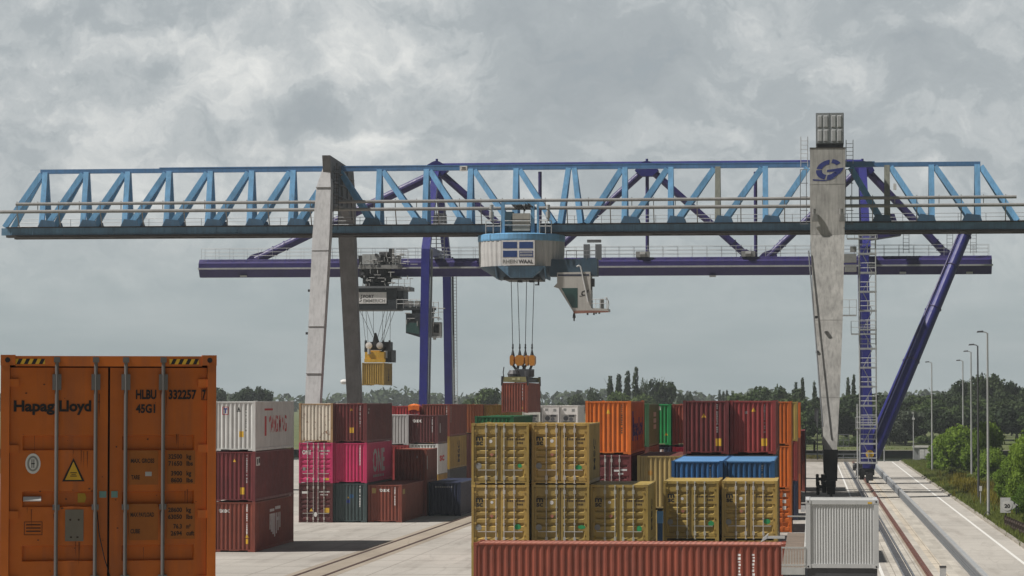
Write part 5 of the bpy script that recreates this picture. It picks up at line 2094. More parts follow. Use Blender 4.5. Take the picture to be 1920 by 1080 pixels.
for px in (921.5, 1027.5):
    mb = MB()
    c = P(px, 398, Yf)
    for (pw, y0, y1) in ((4, 384, 392), (2.5, 392, 397), (4.5, 397, 408), (3, 408, 414)):
        a, b = P(px - pw, y1, Yf), P(px + pw, y0, Yf)
        mb.tube(((a.x + b.x) / 2, Yf, a.z), ((a.x + b.x) / 2, Yf, b.z), (b.x - a.x) / 2, n=10)
    mb.build('floodlight', GALV, tr)
mb = MB()
for (x0, x1) in ((911, 939), (1012, 1034)):
    for y in (414, 424):
        mb.tube(P(x0, y, Yf), P(x1, y, Yf), 0.045, n=5)
    for px in (x0, (x0 + x1) / 2, x1):
        mb.tube(P(px, 414, Yf), P(px, 438, Yf), 0.045, n=5)
for y in (414, 422):
    mb.tube(P(946, y, Yf - 0.2), P(995, y, Yf - 0.2), 0.03, n=5)
mb.build('railing', GALV, tr)
# arm and cab on the right
Ya = YD - 2.6
mb = MB()
RB(mb, 1030, 486, 1088, 517.5, Ya, 2.2)
RB(mb, 1088, 484, 1119.5, 517, Ya + 0.01, 2.0)
mb.build('arm', paint('arm_blue', (0.035, 0.075, 0.115), 0.6, 0.4, 0.1), tr)
mb = MB()
a, b = P(1062, 486, Ya), P(1119, 486, Ya)
railing(mb, a, b, (0.4, 0.8), 1.0, 0.03)
for px in (1100, 1122):
    x = P(px, 470, Ya + 1).x
    mb.box(x - 0.28, x + 0.28, Ya + 0.8, Ya + 1.4, P(px, 486, Ya).z, P(px, 457, Ya).z)
mb.box(P(1099, 0, Ya).x, P(1125, 0, Ya).x, Ya + 0.75, Ya + 1.3, P(0, 460, Ya).z, P(0, 455, Ya).z)
mb.build('gear_cage', GALV_DK, tr)
Yc = YD - 2.9
cw_ = 2.4


def pp(px, py, Y=Yc):
    q = P(px, py, Y)
    return (q.x, Y, q.z)


mb = MB()
mb.prism([pp(*q) for q in ((1044.5, 511), (1106.8, 509.5), (1108, 577.5), (1141, 579), (1141, 584), (1076, 586.5), (1047, 540), (1038, 537.5), (1044.5, 531))], (0, cw_, 0))
cabp = mb.build('cab', paint('cab_white', (0.50, 0.485, 0.45), 0.5, 0.25, 0.03, 0.1), tr)
mb = MB()
mb.prism([pp(*q, Yc - 0.012) for q in ((1052.5, 540), (1083, 540), (1083, 577), (1072.5, 577))], (0, 0.012 - 0.001, 0))
mb.build('window', GLASS, cabp)
mb = MB()
RB(mb, 1046, 514.3, 1104.5, 517.2, Yc - 0.015, 0.013)
mb.build('stripe', NAVY, cabp)
mb = MB()
mb.prism([pp(*q, Yc - 0.012) for q in ((1074, 582.5), (1107, 582), (1141, 583), (1141, 585.5), (1076, 588))], (0, 0.011, 0))
mb.build('bottom_edge', paint('cab_red_edge', (0.30, 0.14, 0.10), 0.6, 0.3, 0.2), cabp)
mb = MB()
for pc in (ringpiece(80, 170, 1095.5, 549.5, 6, 5, 2.2, 0.3), ringpiece(185, 300, 1095.5, 549.5, 6, 5, 2.2, 0.3), [(1101, 544), (1104, 543), (1103, 549), (1101.5, 549)], [(1086.5, 554.5), (1094, 555), (1086.5, 556)]):
    mb.prism([pp(*q, Yc - 0.012) for q in pc], (0, 0.010, 0))
mb.build('emblem', BLACKT, cabp)
mb = MB()
mb.pipe([pp(1081, 500, Yc - 0.1), pp(1086, 497.5, Yc - 0.1), pp(1089, 501, Yc - 0.1), pp(1103, 566, Yc - 0.1)], 0.07, 8)
mb.build('pipe', CABINWHITE, tr)
mb = MB()
RB(mb, 1107, 522, 1114, 537, Yc + 0.6, 0.8)
RB(mb, 1108, 537, 1110, 543, Yc + 0.6, 0.2)
mb.lathe([(0.06, -0.5), (0.10, 0.0), (0.22, -0.0)], pp(1076.5, 592, Yc + 0.6), 10)
mb.tube(pp(1076.5, 586, Yc + 0.6), pp(1076.5, 596, Yc + 0.6), 0.08, 0.16)
for px in (1100, 1112, 1116, 1122):
    RB(mb, px, 585.5, px + 3, 588.5 + (px % 3), Yc + 0.8, 0.3)
mb.build('fittings', GREYDARK, tr)
mb = MB()
for Y_ in (Yc + 0.03, Yc + cw_ - 0.03):
    for y in (561, 569):
        mb.tube(pp(1108, y, Y_), pp(1137, y, Y_), 0.028, n=5)
    for px in (1108, 1117, 1126, 1137):
        mb.tube(pp(px, 561, Y_), pp(px, 579, Y_), 0.028, n=5)
mb.pipe([pp(1137, 560), pp(1141, 564), pp(1142, 572), pp(1140.5, 579)], 0.03, 5)
mb.pipe([pp(1134, 558), pp(1137.5, 558), pp(1140, 564), pp(1139, 579)], 0.05, 5)
mb.build('railing', CABINWHITE, tr)
mb = MB()
RB(mb, 1124.5, 560, 1131.5, 579, Yc + 1.2, 0.8)
mb.build('cabinet', paint('cab_white', ()), tr)
# ropes
for (xt, xb) in ((958.5, 961.5), (970.5, 974.5), (987.5, 985), (1001.5, 997.5)):
    mb = MB()
    mb.tube(P(xt, 523, YD - 1.0), P(xb, 655, YD - 1.0), 0.034, n=6)
    mb.build('rope', DARK, tr)

# ---- spreader 1 and its load
Y1 = YG - 6.1
hz = P(964, 717, Y1).z
sp = thing('container_spreader', (P(979, 690, YD).x, YD, hz), "spreader with an orange rope block and olive beam gripping the hanging brown container", 'spreader', "crane spreaders")
mb = MB()
for (xa, xb) in ((955.5, 963), (966, 982), (984.5, 990), (991, 1002.5)):
    mb.prism([P(q[0], q[1], YD - 1.4) for q in ((xa, 669), (xa + (xb - xa) * .2, 666), (xb - (xb - xa) * .2, 666), (xb, 669), (xb, 681), (xb - (xb - xa) * .2, 685.5), (xa + (xb - xa) * .2, 685.5), (xa, 681))], (0, 1.4, 0))
RB(mb, 957, 670, 1001, 682, YD - 1.1, 0.9)
mb.build('rope_block', SPR_ORG, sp)
for px in (961.5, 974.5, 985, 997.5):
    mb = MB()
    RB(mb, px - 1.2, 645, px + 1.2, 651, YD - 1.1, 0.2)
    mb.tube(P(px, 651, YD - 1.0), P(px, 656, YD - 1.0), 0.10, 0.05)
    mb.tube(P(px, 656, YD - 1.0), P(px, 668, YD - 1.0), 0.06, 0.20)
    mb.build('socket', DARK, sp)
mb = MB()
for a, b in (((962, 685), (973, 700)), ((972, 685), (968, 700)), ((980, 685), (988, 700)), ((997, 685), (990, 702)), ((986, 685), (976, 700))):
    mb.tube(P(*a, YD - 1.0), P(*b, YD - 1.4), 0.12)
    mb.tube(P(*a, YD + 0.4), P(*b, YD + 0.6), 0.12)
RB(mb, 968, 692, 996, 706, YD - 1.6, 3.0)
mb.lathe([(0.5, -0.35), (0.6, 0), (0.4, 0.35)], P(963, 701, YD - 2.0), 12)
mb.lathe([(0.4, -0.3), (0.45, 0.3)], P(992, 701, YD - 2.0), 12)
mb.build('rotator', GREYDARK, sp)
xl, xr_ = P(940.5, 710, Y1).x, P(989.5, 710, Y1).x
mb = MB()
mb.box(xl, xr_, Y1 + 11.6, Y1 + 12.19, hz + 0.05, P(960, 706.5, Y1).z)
mb.build('end_beam', SPR_OLV, sp)
mb = MB()
mb.box(xl, xr_, Y1, Y1 + 0.55, hz + 0.05, P(960, 706.5, Y1).z)
eb = mb.build('end_beam', SPR_OLV, sp)
mb = MB()
RB(mb, 960, 709, 966, 712.5, Y1 - 0.02, 0.018)
RB(mb, 970, 708, 975, 713, Y1 - 0.02, 0.018)
mb.build('light', plain('pale_lime', (0.5, 0.5, 0.28)), eb)
mb = MB()
xm = (xl + xr_) / 2
mb.box(xm - 0.55, xm + 0.55, Y1 + 0.55, Y1 + 11.6, hz + 0.05, hz + 0.55)
for s in (-1, 1):
    mb.box(xm + s * 0.9 - 0.1, xm + s * 0.9 + 0.1, Y1 + 0.56, Y1 + 11.6, hz + 0.06, hz + 0.35)
mb.build('main_beam', DARK, sp)
for s in (-1, 1):
    for yy_ in (Y1 - 0.02, Y1 + 11.9):
        mb = MB()
        x = xm + s * (xr_ - xl) / 2
        mb.hexa(rectpts(x, yy_ + 0.15, hz - 0.28, 0.12, 0.28), rectpts(x - s * 0.08, yy_ + 0.15, hz + 0.58, 0.22, 0.3))
        mb.build('flipper', DARK, sp)
mb = MB()
mb.pipe([P(944.5, 707, Y1 + 0.2), P(943.5, 698, Y1 + 0.2), P(945, 688, Y1 + 0.2)], 0.05)
mb.build('antenna', DARK, sp)
hc = container("brown ribbed container hanging from the orange rope block in mid air", BRICK, (xm, Y1), hz - 2.80, hz, group="containers hanging from the cranes")
code(hc, GREYT, 0.72, seed=21)
sticker(hc, 0.68, 0.45, 0.16, 0.2, plain('worn_orange', ()))

# ------------------------------------------------------------------ crane 2 (violet)
Y2 = 309.0
c2 = thing('gantry_crane', (P(818, 305, Y2).x, 298, 0), "violet gantry crane with a W-shaped tie frame and stair tower, behind the light blue one", 'gantry crane', "gantry cranes over the yard")
zg0, zg1 = P(1100, 516.5, Y2 - 1.1).z, P(1100, 482.5, Y2 - 1.1).z
xg0, xg1 = P(372, 500, Y2 - 1.1).x, P(1860, 490, Y2 - 1.1).x
zm = P(1100, 500.5, Y2 - 1.1).z
zu = zg1 - 0.45 * (zg1 - zm)
mb = MB()
mb.prism([(xg0, Y2 - 0.55, zg1), (xg0, Y2 + 0.55, zg1), (xg0, Y2 + 1.05, zu), (xg0, Y2 + 1.05, zm), (xg0, Y2 + 0.95, zm - 0.12), (xg0, Y2 + 0.40, zg0), (xg0, Y2 - 0.40, zg0), (xg0, Y2 - 0.95, zm - 0.12), (xg0, Y2 - 1.05, zm), (xg0, Y2 - 1.05, zu)], (xg1 - xg0, 0, 0))
mb.build('main_girder', PURPLE_DK, c2)
mb = MB()
mb.box(xg0, xg1 + 0.1, Y2 - 1.45, Y2 - 1.0, zm - 0.09, zm + 0.08)
mb.box(xg0, xg1 + 0.1, Y2 + 1.0, Y2 + 1.45, zm - 0.09, zm + 0.08)
mb.build('trolley_rail', GALV, c2)
mb = MB()
for px in (450, 590, 1330, 1687, 1812):
    RB(mb, px, 516.5 if px < 1500 else 509.5, px + 12, 519 if px < 1500 else 513, Y2 - 0.8, 0.6)
mb.build('lamp', CABINWHITE, c2)
for s, lb in ((-1, 0), (1, 0)):
    mb = MB()
    railing(mb, (xg0 + 0.3, Y2 + s * 0.95, zg1), (xg1 - 0.3, Y2 + s * 0.95, zg1), (0.4, 0.8, 1.2), 1.6, 0.02)
    mb.build('railing', GALV, c2)
mb = MB()
k = 0
x = xg0 + 1.0
while x < xg1:
    mb.hexa([(x - 0.03, Y2 - 1.06, zu), (x + 0.03, Y2 - 1.06, zu), (x + 0.03, Y2 - 0.55, zu), (x - 0.03, Y2 - 0.55, zu)], [(x - 0.03, Y2 - 0.56, zg1 + 0.02), (x + 0.03, Y2 - 0.56, zg1 + 0.02), (x + 0.03, Y2 - 0.50, zg1 + 0.02), (x - 0.03, Y2 - 0.50, zg1 + 0.02)])
    x += 1.45
mb.build('seam', PURPLE, c2)


def n2(px, py):
    return P(px, py, Y2)


apex = [n2(819, 314), n2(1213, 314), n2(1617, 314)]
za = apex[0].z
mb = MB()
mb.tube((apex[0].x, Y2, za + 0.1), (apex[2].x, Y2, za + 0.1), 0.36, n=12)
mb.build('top_chord', PURPLE, c2)
for (p0, p1, r) in (((824, 322), (480, 484), 0.50), ((826, 324), (1008, 484), 0.40), ((1206, 322), (1026, 480), 0.40), ((1222, 320), (1404, 478), 0.40), ((1607, 322), (1440, 476), 0.42), ((1628, 322), (1778, 474), 0.42)):
    mb = MB()
    a, b = n2(*p0), n2(*p1)
    a.z = min(a.z, za)
    b.z = zg1 - 0.05
    mb.tube(a, b, r, n=14)
    mb.build('diagonal', PURPLE_DK, c2, smooth=False)
    mb = MB()
    q = b.lerp(a, 0.10)
    d_ = (a - b).normalized()
    mb.tube(q, q + d_ * 0.12, r + 0.09, n=14)
    q = b.lerp(a, 0.16)
    mb.tube(q, q + d_ * 0.12, r + 0.09, n=14)
    mb.prism([(b.x - 1.0, Y2 - 0.35, zg1), (b.x + 1.0, Y2 - 0.35, zg1), (b.x + 0.6 * (1 if d_.x > 0 else -1) + 0.3, Y2 - 0.35, zg1 + 0.9), (b.x - 0.5, Y2 - 0.35, zg1 + 0.5)], (0, 0.7, 0))
    mb.build('joint', PURPLE_DK, c2)
for px in (1012.5, 1213.5, 1416.5):
    mb = MB()
    a = n2(px, 322)
    mb.tube((a.x, Y2, zg1 - 0.05), (a.x, Y2, a.z if px != 1213.5 else za), 0.20, n=10)
    mb.build('hanger', PURPLE_DK, c2)
for a in apex:
    mb = MB()
    mb.prism([(a.x + dx, Y2 - 0.6, a.z + dz) for dx, dz in ((-1.3, -0.4), (-1.0, 0.25), (-0.35, 0.62), (0, 0.7), (0.35, 0.62), (1.0, 0.25), (1.3, -0.4), (0.6, -1.0), (-0.6, -1.0))], (0, 1.2, 0))
    mb.tube((a.x, Y2, a.z + 0.6), (a.x, Y2, a.z + 0.95), 0.14)
    mb.build('apex_node', PURPLE, c2)
for px in (1205, 1403):
    mb = MB()
    a = P(px, 478, Y2 - 0.9)
    mb.box(a.x - 0.75, a.x + 0.75, Y2 - 1.0, Y2 - 0.2, zg1, zg1 + 0.62)
    mb.tube((a.x - 0.3, Y2 - 1.05, zg1 + 0.3), (a.x + 0.3, Y2 - 1.05, zg1 + 0.3), 0.25)
    mb.build('winch', GREYST, c2)
# left legs
XL2 = apex[0].x
for s in (-1, 1):
    mb = MB()
    pr = [(1.3, 11.6, 0.85), (8.7, 10.6, 0.85), (zg1 + 0.6, 8.7, 0.9), (za - 0.5, 0.7, 0.75)]
    for (z0, o0, w0), (z1, o1, w1) in zip(pr, pr[1:]):
        mb.hexa(rectpts(XL2, Y2 + s * o0, z0, w0, 0.9), rectpts(XL2, Y2 + s * o1, z1, w1, 0.9))
    lg = mb.build('leg', PURPLE, c2)
    mb = MB()
    for (z0, o0, w0), (z1, o1, w1) in zip(pr[:2], pr[1:3]):
        mb.hexa(rectpts(XL2 + 0.62, Y2 + s * o0, z0, 0.16, 0.5), rectpts(XL2 + 0.65, Y2 + s * o1, z1, 0.16, 0.5))
    mb.build('cable_tray', GALV_DK if s < 0 else DARK, lg)
    if s > 0:
        mb = MB()
        ladder(mb, (XL2 + 0.85, Y2 + 10.5, 3), (XL2 + 0.85, Y2 + 8.9, zg1), 0.4, 0.04)
        mb.build('ladder', GALV, lg)
    mb = MB()
    mb.box(XL2 - 0.4, XL2 + 0.4, Y2 + s * 11.6 - 1.6, Y2 + s * 11.6 + 1.6, 0.5, 1.3)
    for j in (-1, 1):
        mb.lathe([(0.34, -0.1), (0.34, 0.1)], (XL2, Y2 + s * 11.6 + j, 0.35), 14, 'X')
    mb.build('bogie', DARK, c2)
mb = MB()
mb.beam((XL2, Y2 - 8.7, zg1 + 0.5), (XL2, Y2 + 8.7, zg1 + 0.5), 0.7, 0.8, (0, 0, 1))
mb.build('cross_beam', PURPLE, c2)
# cage stair by the left apex
mb = MB()
for (x0, x1) in ((806, 818), (818, 833)):
    for y0 in range(392, 482, 8):
        RB(mb, x0, y0, x1, y0 + 1.2, Y2 - 2.0, 0.06)
for px in (806, 818, 833):
    mb.tube(P(px, 486, Y2 - 2), P(px, 390, Y2 - 2), 0.06)
RB(mb, 805, 402, 836, 423, Y2 - 1.9, 0.8)
mb.build('stair_cage', GALV_DK, c2)
# right side: tower column with an outward strut, front and rear
XR2 = P(1627, 700, 298).x
for s in (-1, 1):
    mb = MB()
    pr = [(1.6, 11.4, 1.15), (6.0, 11.0, 0.95), (zg1 + 0.6, 8.7, 0.85), (za - 0.5, 0.7, 0.85)]
    for (z0, o0, w0), (z1, o1, w1) in zip(pr, pr[1:]):
        xx0 = XR2
        xx1 = XR2 if z1 < 24 else apex[2].x
        mb.hexa(rectpts(xx0, Y2 + s * o0, z0, w0, 0.95), rectpts(xx1, Y2 + s * o1, z1, w1, 0.95))
    mb.build('leg', PURPLE, c2)
    a, b = P(1637, 858, Y2 - 11.2), P(1822, 412, Y2 - 2.2)
    if s > 0:
        a.y, b.y = 2 * Y2 - a.y, 2 * Y2 - b.y
    mb = MB()
    mb.tube(a, b, 0.66, 0.58, n=20)
    st_ = mb.build('strut', PURPLE, c2, smooth=False)
    mb = MB()
    d_ = (b - a).normalized()
    for f_ in (0.40, 0.62, 0.80, 0.93):
        q = a.lerp(b, f_)
        mb.tube(q, q + d_ * 0.10, 0.70, n=20)
    if s < 0:
        e_ = Vector((-0.75, -0.35, 0.3))
        mb.tube(a + e_, b + e_ * 0.9, 0.10, n=8)
    mb.build('collar', PURPLE_DK, st_)
    mb = MB()
    xm = XR2 + 0.05
    yc = Y2 + s * 11.4
    mb.prism([(xm - 0.55, yc - 0.45, 1.5), (xm + 0.62, yc - 0.45, 1.5), (a.x + 0.55, yc - 0.45, a.z + 0.9), (xm - 0.55, yc - 0.45, a.z + 0.9)], (0, 0.9, 0))
    ft = mb.build('foot', PURPLE, c2)
    mb = MB()
    mb.lathe([(0.42, -0.52), (0.42, -0.455)], (xm + 0.1, yc, 3.05), 18, 'Y')
    mb.build('badge', YELT, ft)
    mb = MB()
    mb.box(xm - 0.5, xm + 0.55, yc - 1.9, yc + 1.9, 0.9, 1.52)
    mb.box(xm - 0.35, xm + 0.4, yc - 2.6, yc - 1.91, 0.35, 1.2)
    mb.box(xm - 0.95, xm - 0.51, yc - 0.8, yc + 0.2, 0.4, 1.6)
    mb.lathe([(0.40, -0.2), (0.46, 0), (0.40, 0.2)], (xm - 1.15, yc - 0.6, 1.2), 14, 'X')
    for j in (-1.6, -0.7, 0.7, 1.6):
        mb.lathe([(0.36, -0.1), (0.36, 0.1)], (5.86, yc + j, 0.46), 14, 'X')
    mb.build('bogie', DARK, c2)
mb = MB()
mb.beam((XR2, Y2 - 8.7, zg1 + 0.5), (XR2, Y2 + 8.7, zg1 + 0.5), 0.8, 0.9, (0, 0, 1))
mb.build('cross_beam', PURPLE, c2)
mb = MB()
mb.prism([P(q[0], q[1], Y2 - 1.5) for q in ((1640, 405), (1677, 400), (1690, 440), (1632, 449))], (0, 3, 0))
mb.build('bracket', PURPLE_DK, c2)
# stair tower in front of the right leg
Yst = Y2 - 13.6
x0, x1 = P(1612, 700, Yst).x, P(1643, 700, Yst).x
zb_, zt2 = P(1628, 868, Yst).z, P(1628, 440, Yst).z
stt = 1
mb = MB()
for x in (x0, x1):
    for y in (Yst, Yst + 1.3):
        mb.tube((x, y, zb_), (x, y, zt2), 0.065, n=6)
mb.tube((P(1604, 0, Yst).x, Yst, 0.4), (P(1604, 0, Yst).x, Yst, P(0, 757, Yst).z), 0.10, n=6)
mb.build('tower_post', GALV, c2)
nl = 12
for k in range(nl + 1):
    z = zb_ + (zt2 - zb_) * k / nl
    mb = MB()
    mb.box(x0 - 0.08, x1 + 0.08, Yst - 0.05, Yst + 1.35, z - 0.09, z + 0.09)
    mb.build('platform', GALV, c2)
    if k < nl:
        mb = MB()
        railing(mb, (x0, Yst, z), (x1, Yst, z), (0.5, 1.0), 0.92, 0.042)
        railing(mb, (x1, Yst, z), (x1, Yst + 1.3, z), (0.5, 1.0), 1.3, 0.028)
        z2_ = zb_ + (zt2 - zb_) * (k + 1) / nl
        a, b = (x0 + 0.35, x1 - 0.35) if k % 2 else (x1 - 0.35, x0 + 0.35)
        for yo in (0.35, 0.9):
            mb.beam((a, Yst + yo, z), (b, Yst + yo, z2_), 0.07, 0.05)
        mb.build('stair_flight', GALV, c2)
for (a0, a1, b0, b1) in ((1579, 1606, 562, 590), (1596, 1642, 602, 625), (1605, 1645, 782, 802), (1588, 1645, 434, 446)):
    mb = MB()
    a, b = P(a0, b1, Yst - 0.3), P(a1, b1, Yst - 0.3)
    mb.box(a.x, b.x, Yst - 0.3, Yst + 0.8, a.z - 0.14, a.z)
    zt3 = P(a0, b0, Yst - 0.3).z
    railing(mb, a, b, ((zt3 - a.z) / 2, zt3 - a.z), 0.8, 0.03)
    railing(mb, a, a + Vector((0, 1.1, 0)), ((zt3 - a.z) / 2, zt3 - a.z), 1.1, 0.03)
    mb.build('landing', GALV, c2)
for px in (1699, 1781, 1825):
    mb = MB()
    ladder(mb, P(px, 475, Y2 - 1), P(px, 434, Y2 - 1), 0.62, 0.03)
    mb.build('ladder', GALV_DK, c2)
mb = MB()
RB(mb, 1582, 476, 1606, 492, Yst - 0.2, 1.0)
RB(mb, 1584, 496, 1606, 509, Yst - 0.2, 1.0)
RB(mb, 1594, 462, 1606, 472, Yst, 0.8)
mb.build('cable_reel', GREYST, c2)
mb = MB()
RB(mb, 1675, 344, 1681, 356, Y2 - 0.5, 0.3)
mb.build('beacon', WHITET, c2)

# ---- trolley of crane 2
XT = P(712, 500, Y2).x
t2_ = thing('crane_trolley', (XT, Y2, P(712, 580, Y2).z), "dark trolley house with a white sign board under the violet crane girder", 'trolley', "crane trolleys")
Yq = Y2 - 2.6
mb = MB()
RB(mb, 672, 497, 752, 503.5, Yq, 5.2)
RB(mb, 735, 466, 739, 503, Yq + 0.02, 0.3)
RB(mb, 739, 480, 750, 497, Yq + 0.3, 0.9)
mb.build('carriage', GREYST, t2_)
mb = MB()
RB(mb, 679, 476.5, 695, 495.5, Yq + 0.2, 1.5)
RB(mb, 696, 476.5, 713, 495.5, Yq + 0.2, 1.5)
mb.build('motor_cover', paint('pale_silver', (0.50, 0.51, 0.50), 0.4, 0.2, 0.02, metal=0.3), t2_)
mb = MB()
RB(mb, 714, 480, 734, 497, Yq + 0.4, 1.6)
RB(mb, 672, 479, 678, 497, Yq + 0.4, 1.2)
RB(mb, 729, 466, 735, 480, Yq + 0.4, 0.6)
mb.lathe([(0.35, -0.5), (0.35, 0.5)], P(720, 478, Yq + 0.6), 12, 'X')
mb.build('winch', DARK, t2_)
mb = MB()
for z in (476, 484, 492):
    mb.tube(P(735, z, Yq), P(768, z - 2, Yq), 0.035, n=5)
for px in (742, 752, 765):
    mb.tube(P(px, 468, Yq), P(px, 497, Yq), 0.035, n=5)
RB(mb, 742, 466.5, 764, 468, Yq, 0.1)
mb.build('railing', GALV, t2_)
mb = MB()
for (r_, y0, y1) in ((1.9, 503.5, 520), (1.6, 520, 531), (1.35, 531, 537)):
    zc0, zc1 = P(708, y1, Y2 - 1.8).z, P(708, y0, Y2 - 1.8).z
    mb.lathe([(r_ - 0.1, zc0), (r_, zc0 + 0.1), (r_, zc1 - 0.05)], (P(708, 0, Y2).x, Y2, 0), 24)
RB(mb, 676, 518, 744, 521, Y2 - 2, 4)
for px in (676, 688, 700):
    RB(mb, px - 3, 507, px + 3, 517, Y2 - 2.2, 0.4)
mb.build('slewing_ring', DARK, t2_)
Yh = Y2 - 2.4
mb = MB()
RB(mb, 662, 540, 744, 581, Yh, 4.8)
RB(mb, 744, 543, 757, 578, Yh + 0.4, 3.5)
hs = mb.build('house', HOUSE, t2_)
mb = MB()
RB(mb, 660, 536.5, 752, 540, Yh - 0.3, 5.4)
RB(mb, 744, 538, 770, 545, Yh + 0.2, 3.0)
mb.build('roof', GALV_DK, t2_)
mb = MB()
railing(mb, P(736, 540, Yh), P(769, 540, Yh), (0.5, 1.0), 0.7, 0.03)
railing(mb, P(744, 578, Yh - 0.1), P(806, 578, Yh - 0.1), (0.5, 0.95), 0.8, 0.03)
mb.build('railing', GALV, t2_)
mb = MB()
RB(mb, 662, 548, 724.5, 569, Yh - 0.05, 0.045)
sgn = mb.build('sign', WHITET, t2_)
sign_text('PORT', 681, 701, 558.2, 552.8, Yh - 0.056, GREYDARK, sgn, 0.03)
sign_text('EMMERICH', 681, 722, 566.8, 560.6, Yh - 0.056, GREYST, sgn, 0.03)
mb = MB()
for k in range(3):
    a, b = P(674 + k * 1.5, 566 - k * 5, Yh - 0.056), P(678.5 + k * 0.3, 562.5 - k * 5, Yh - 0.056)
    mb.beam(a, b, 0.09, 0.006)
mb.build('emblem', GREYDARK, sgn)
mb = MB()
RB(mb, 744, 575, 814, 581, Yh + 0.2, 1.8)
mb.build('arm', HOUSE, t2_)
mb = MB()
for (x0, x1) in ((758, 774), (777, 787)):
    RB(mb, x0, 564, x1, 575, Yh + 0.6, 0.8)
mb.build('duct', WHITET, t2_)
mb = MB()
mb.prism([P(q[0], q[1], Yh - 0.2) for q in ((761, 588), (809, 586), (809, 632), (786, 632), (761, 624.5))], (0, 2.2, 0))
cab2 = mb.build('cab', HOUSE, t2_)
mb = MB()
mb.prism([P(q[0], q[1], Yh - 0.215) for q in ((762, 605), (786, 605), (786, 627), (762, 622))], (0, 0.013, 0))
mb.build('window', GLASS, cab2)
mb = MB()
RB(mb, 772, 581, 792, 588, Yh + 0.3, 1.4)
RB(mb, 795, 577, 812, 588, Yh + 0.3, 1.4)
mb.build('cab_hanger', DARK, t2_)
mb = MB()
RB(mb, 809.5, 604, 826.5, 630, Yh + 0.1, 1.3)
ac = mb.build('cooler', GREYST, t2_)
mb = MB()
RB(mb, 812.5, 608, 823, 624, Yh + 0.08, 0.018)
mb.build('grille', DARK, ac)
mb = MB()
for px in (813, 822):
    mb.tube(P(px, 602, Yh), P(px, 566, Yh), 0.04, n=5)
for y in (567, 577, 586, 596):
    mb.tube(P(808, y, Yh), P(822, y, Yh), 0.04, n=5)
RB(mb, 809, 630, 826, 633, Yh, 1.4)
RB(mb, 812, 633, 817, 637, Yh + 0.4, 0.4)
mb.build('ladder', GALV, t2_)
for (a, b) in (((679, 581), (685.5, 640)), ((686, 581), (690, 640)), ((675, 583), (699, 632)), ((688, 583), (702, 630)), ((700, 581), (700.5, 625)), ((718, 581), (717, 640)), ((727, 581), (718.5, 640)), ((733, 582), (714, 640)),
               ((740, 582), (720, 638)), ((722, 581), (708, 634)), ((732, 581), (731.5, 638))):
    mb = MB()
    mb.tube(P(*a, Y2 - 1.5), P(*b, Y2 - 1.5), 0.026, n=5)
    mb.build('rope', GALV_DK, t2_)
rnd = random.Random(41)
mb = MB()
for (x0, y0, x1, y1, n_) in ((672, 470, 752, 497, 26), (676, 504, 744, 537, 22), (757, 560, 826, 604, 18), (746, 470, 770, 540, 10)):
    for k in range(n_):
        xa, ya = rnd.uniform(x0, x1), rnd.uniform(y0, y1)
        ln = rnd.uniform(4, 14)
        q = (xa + ln, ya) if rnd.random() < .5 else (xa, ya + ln * .7)
        mb.tube(P(xa, ya, Yq - 0.05), P(*q, Yq - 0.05), rnd.uniform(0.03, 0.07), n=5)
mb.build('pipework', GREYST, t2_)
mb = MB()
for k in range(14):
    xa, ya = rnd.uniform(673, 748), rnd.uniform(472, 530)
    w_, h_ = rnd.uniform(2, 6), rnd.uniform(2, 6)
    RB(mb, xa, ya, xa + w_, ya + h_, Yq - 0.1 + 0.01 * k, 0.5)
mb.build('equipment_box', GREYDARK, t2_)
# ---- spreader 2 and its load
Y3 = Y2 - 3.1
hz2 = P(700, 680, Y3).z
s2 = thing('container_spreader', (P(704, 680, Y2).x, Y2, hz2), "yellow spreader with round rope pulleys above the hanging mustard container", 'spreader', "crane spreaders")
mb = MB()
RB(mb, 684, 660, 720, 673, Y3 + 0.2, 1.2)
RB(mb, 690, 657, 712, 668, Y3 + 0.6, 1.4)
RB(mb, 683, 673, 722, 679.4, Y3 + 0.05, 0.5)
mb.build('head_beam', SPR_YEL, s2)
mb = MB()
RB(mb, 683.5, 641, 731, 656, Y2 - 1.2, 2.2)
for px in (685.5, 718, 730):
    mb.prism([P(q[0], q[1], Y2 - 1.5) for q in ((px - 2.5, 660), (px - 1.5, 638), (px + 1.5, 638), (px + 2.5, 660))], (0, 0.4, 0))
mb.prism([P(q[0], q[1], Y2 - 1.5) for q in ((697, 648), (702, 624), (705, 624), (711, 642), (706, 650))], (0, 0.3, 0))
RB(mb, 720, 656, 734, 679, Y2 - 1.4, 3.4)
mb.build('head_block', DARK, s2)
for px, mt in ((691.5, WHITET), (712, GREYT)):
    mb = MB()
    mb.lathe([(0.12, -0.12), (0.36, -0.09), (0.38, 0.06), (0.3, 0.12)], P(px, 648, Y2 - 1.7), 22, 'Y')
    mb.build('pulley', mt, s2)
mb = MB()
mb.lathe([(0.22, -0.5), (0.22, 0.3)], P(723, 663, Y2 - 1.5), 12)
mb.lathe([(0.18, -0.3), (0.18, 0.3)], P(692, 659, Y3 + 0.1), 12)
mb.build('hydraulic_unit', GALV, s2)
xq = P(720.2, 690, Y3).x
h2c = container("mustard ribbed container hanging under the yellow spreader, beside the grey crane leg", YELLOW, (xq - CW / 2, Y3), P(700, 722.5, Y3).z, hz2, 6.058, group="containers hanging from the cranes")
on_side(h2c, 'lettering', text2d('MSC', 3.9, 0.5, 0.9, 1.4, rot=True, bold=0.06), BROWNT)
# white floodlight drum left of the grey leg
mb = MB()
a = P(648, 716, 276)
mb.lathe([(0.14, -0.5), (0.24, -0.3), (0.24, 0.6)], a, 12, 'X')
mb.build('floodlight', WHITET, cr)


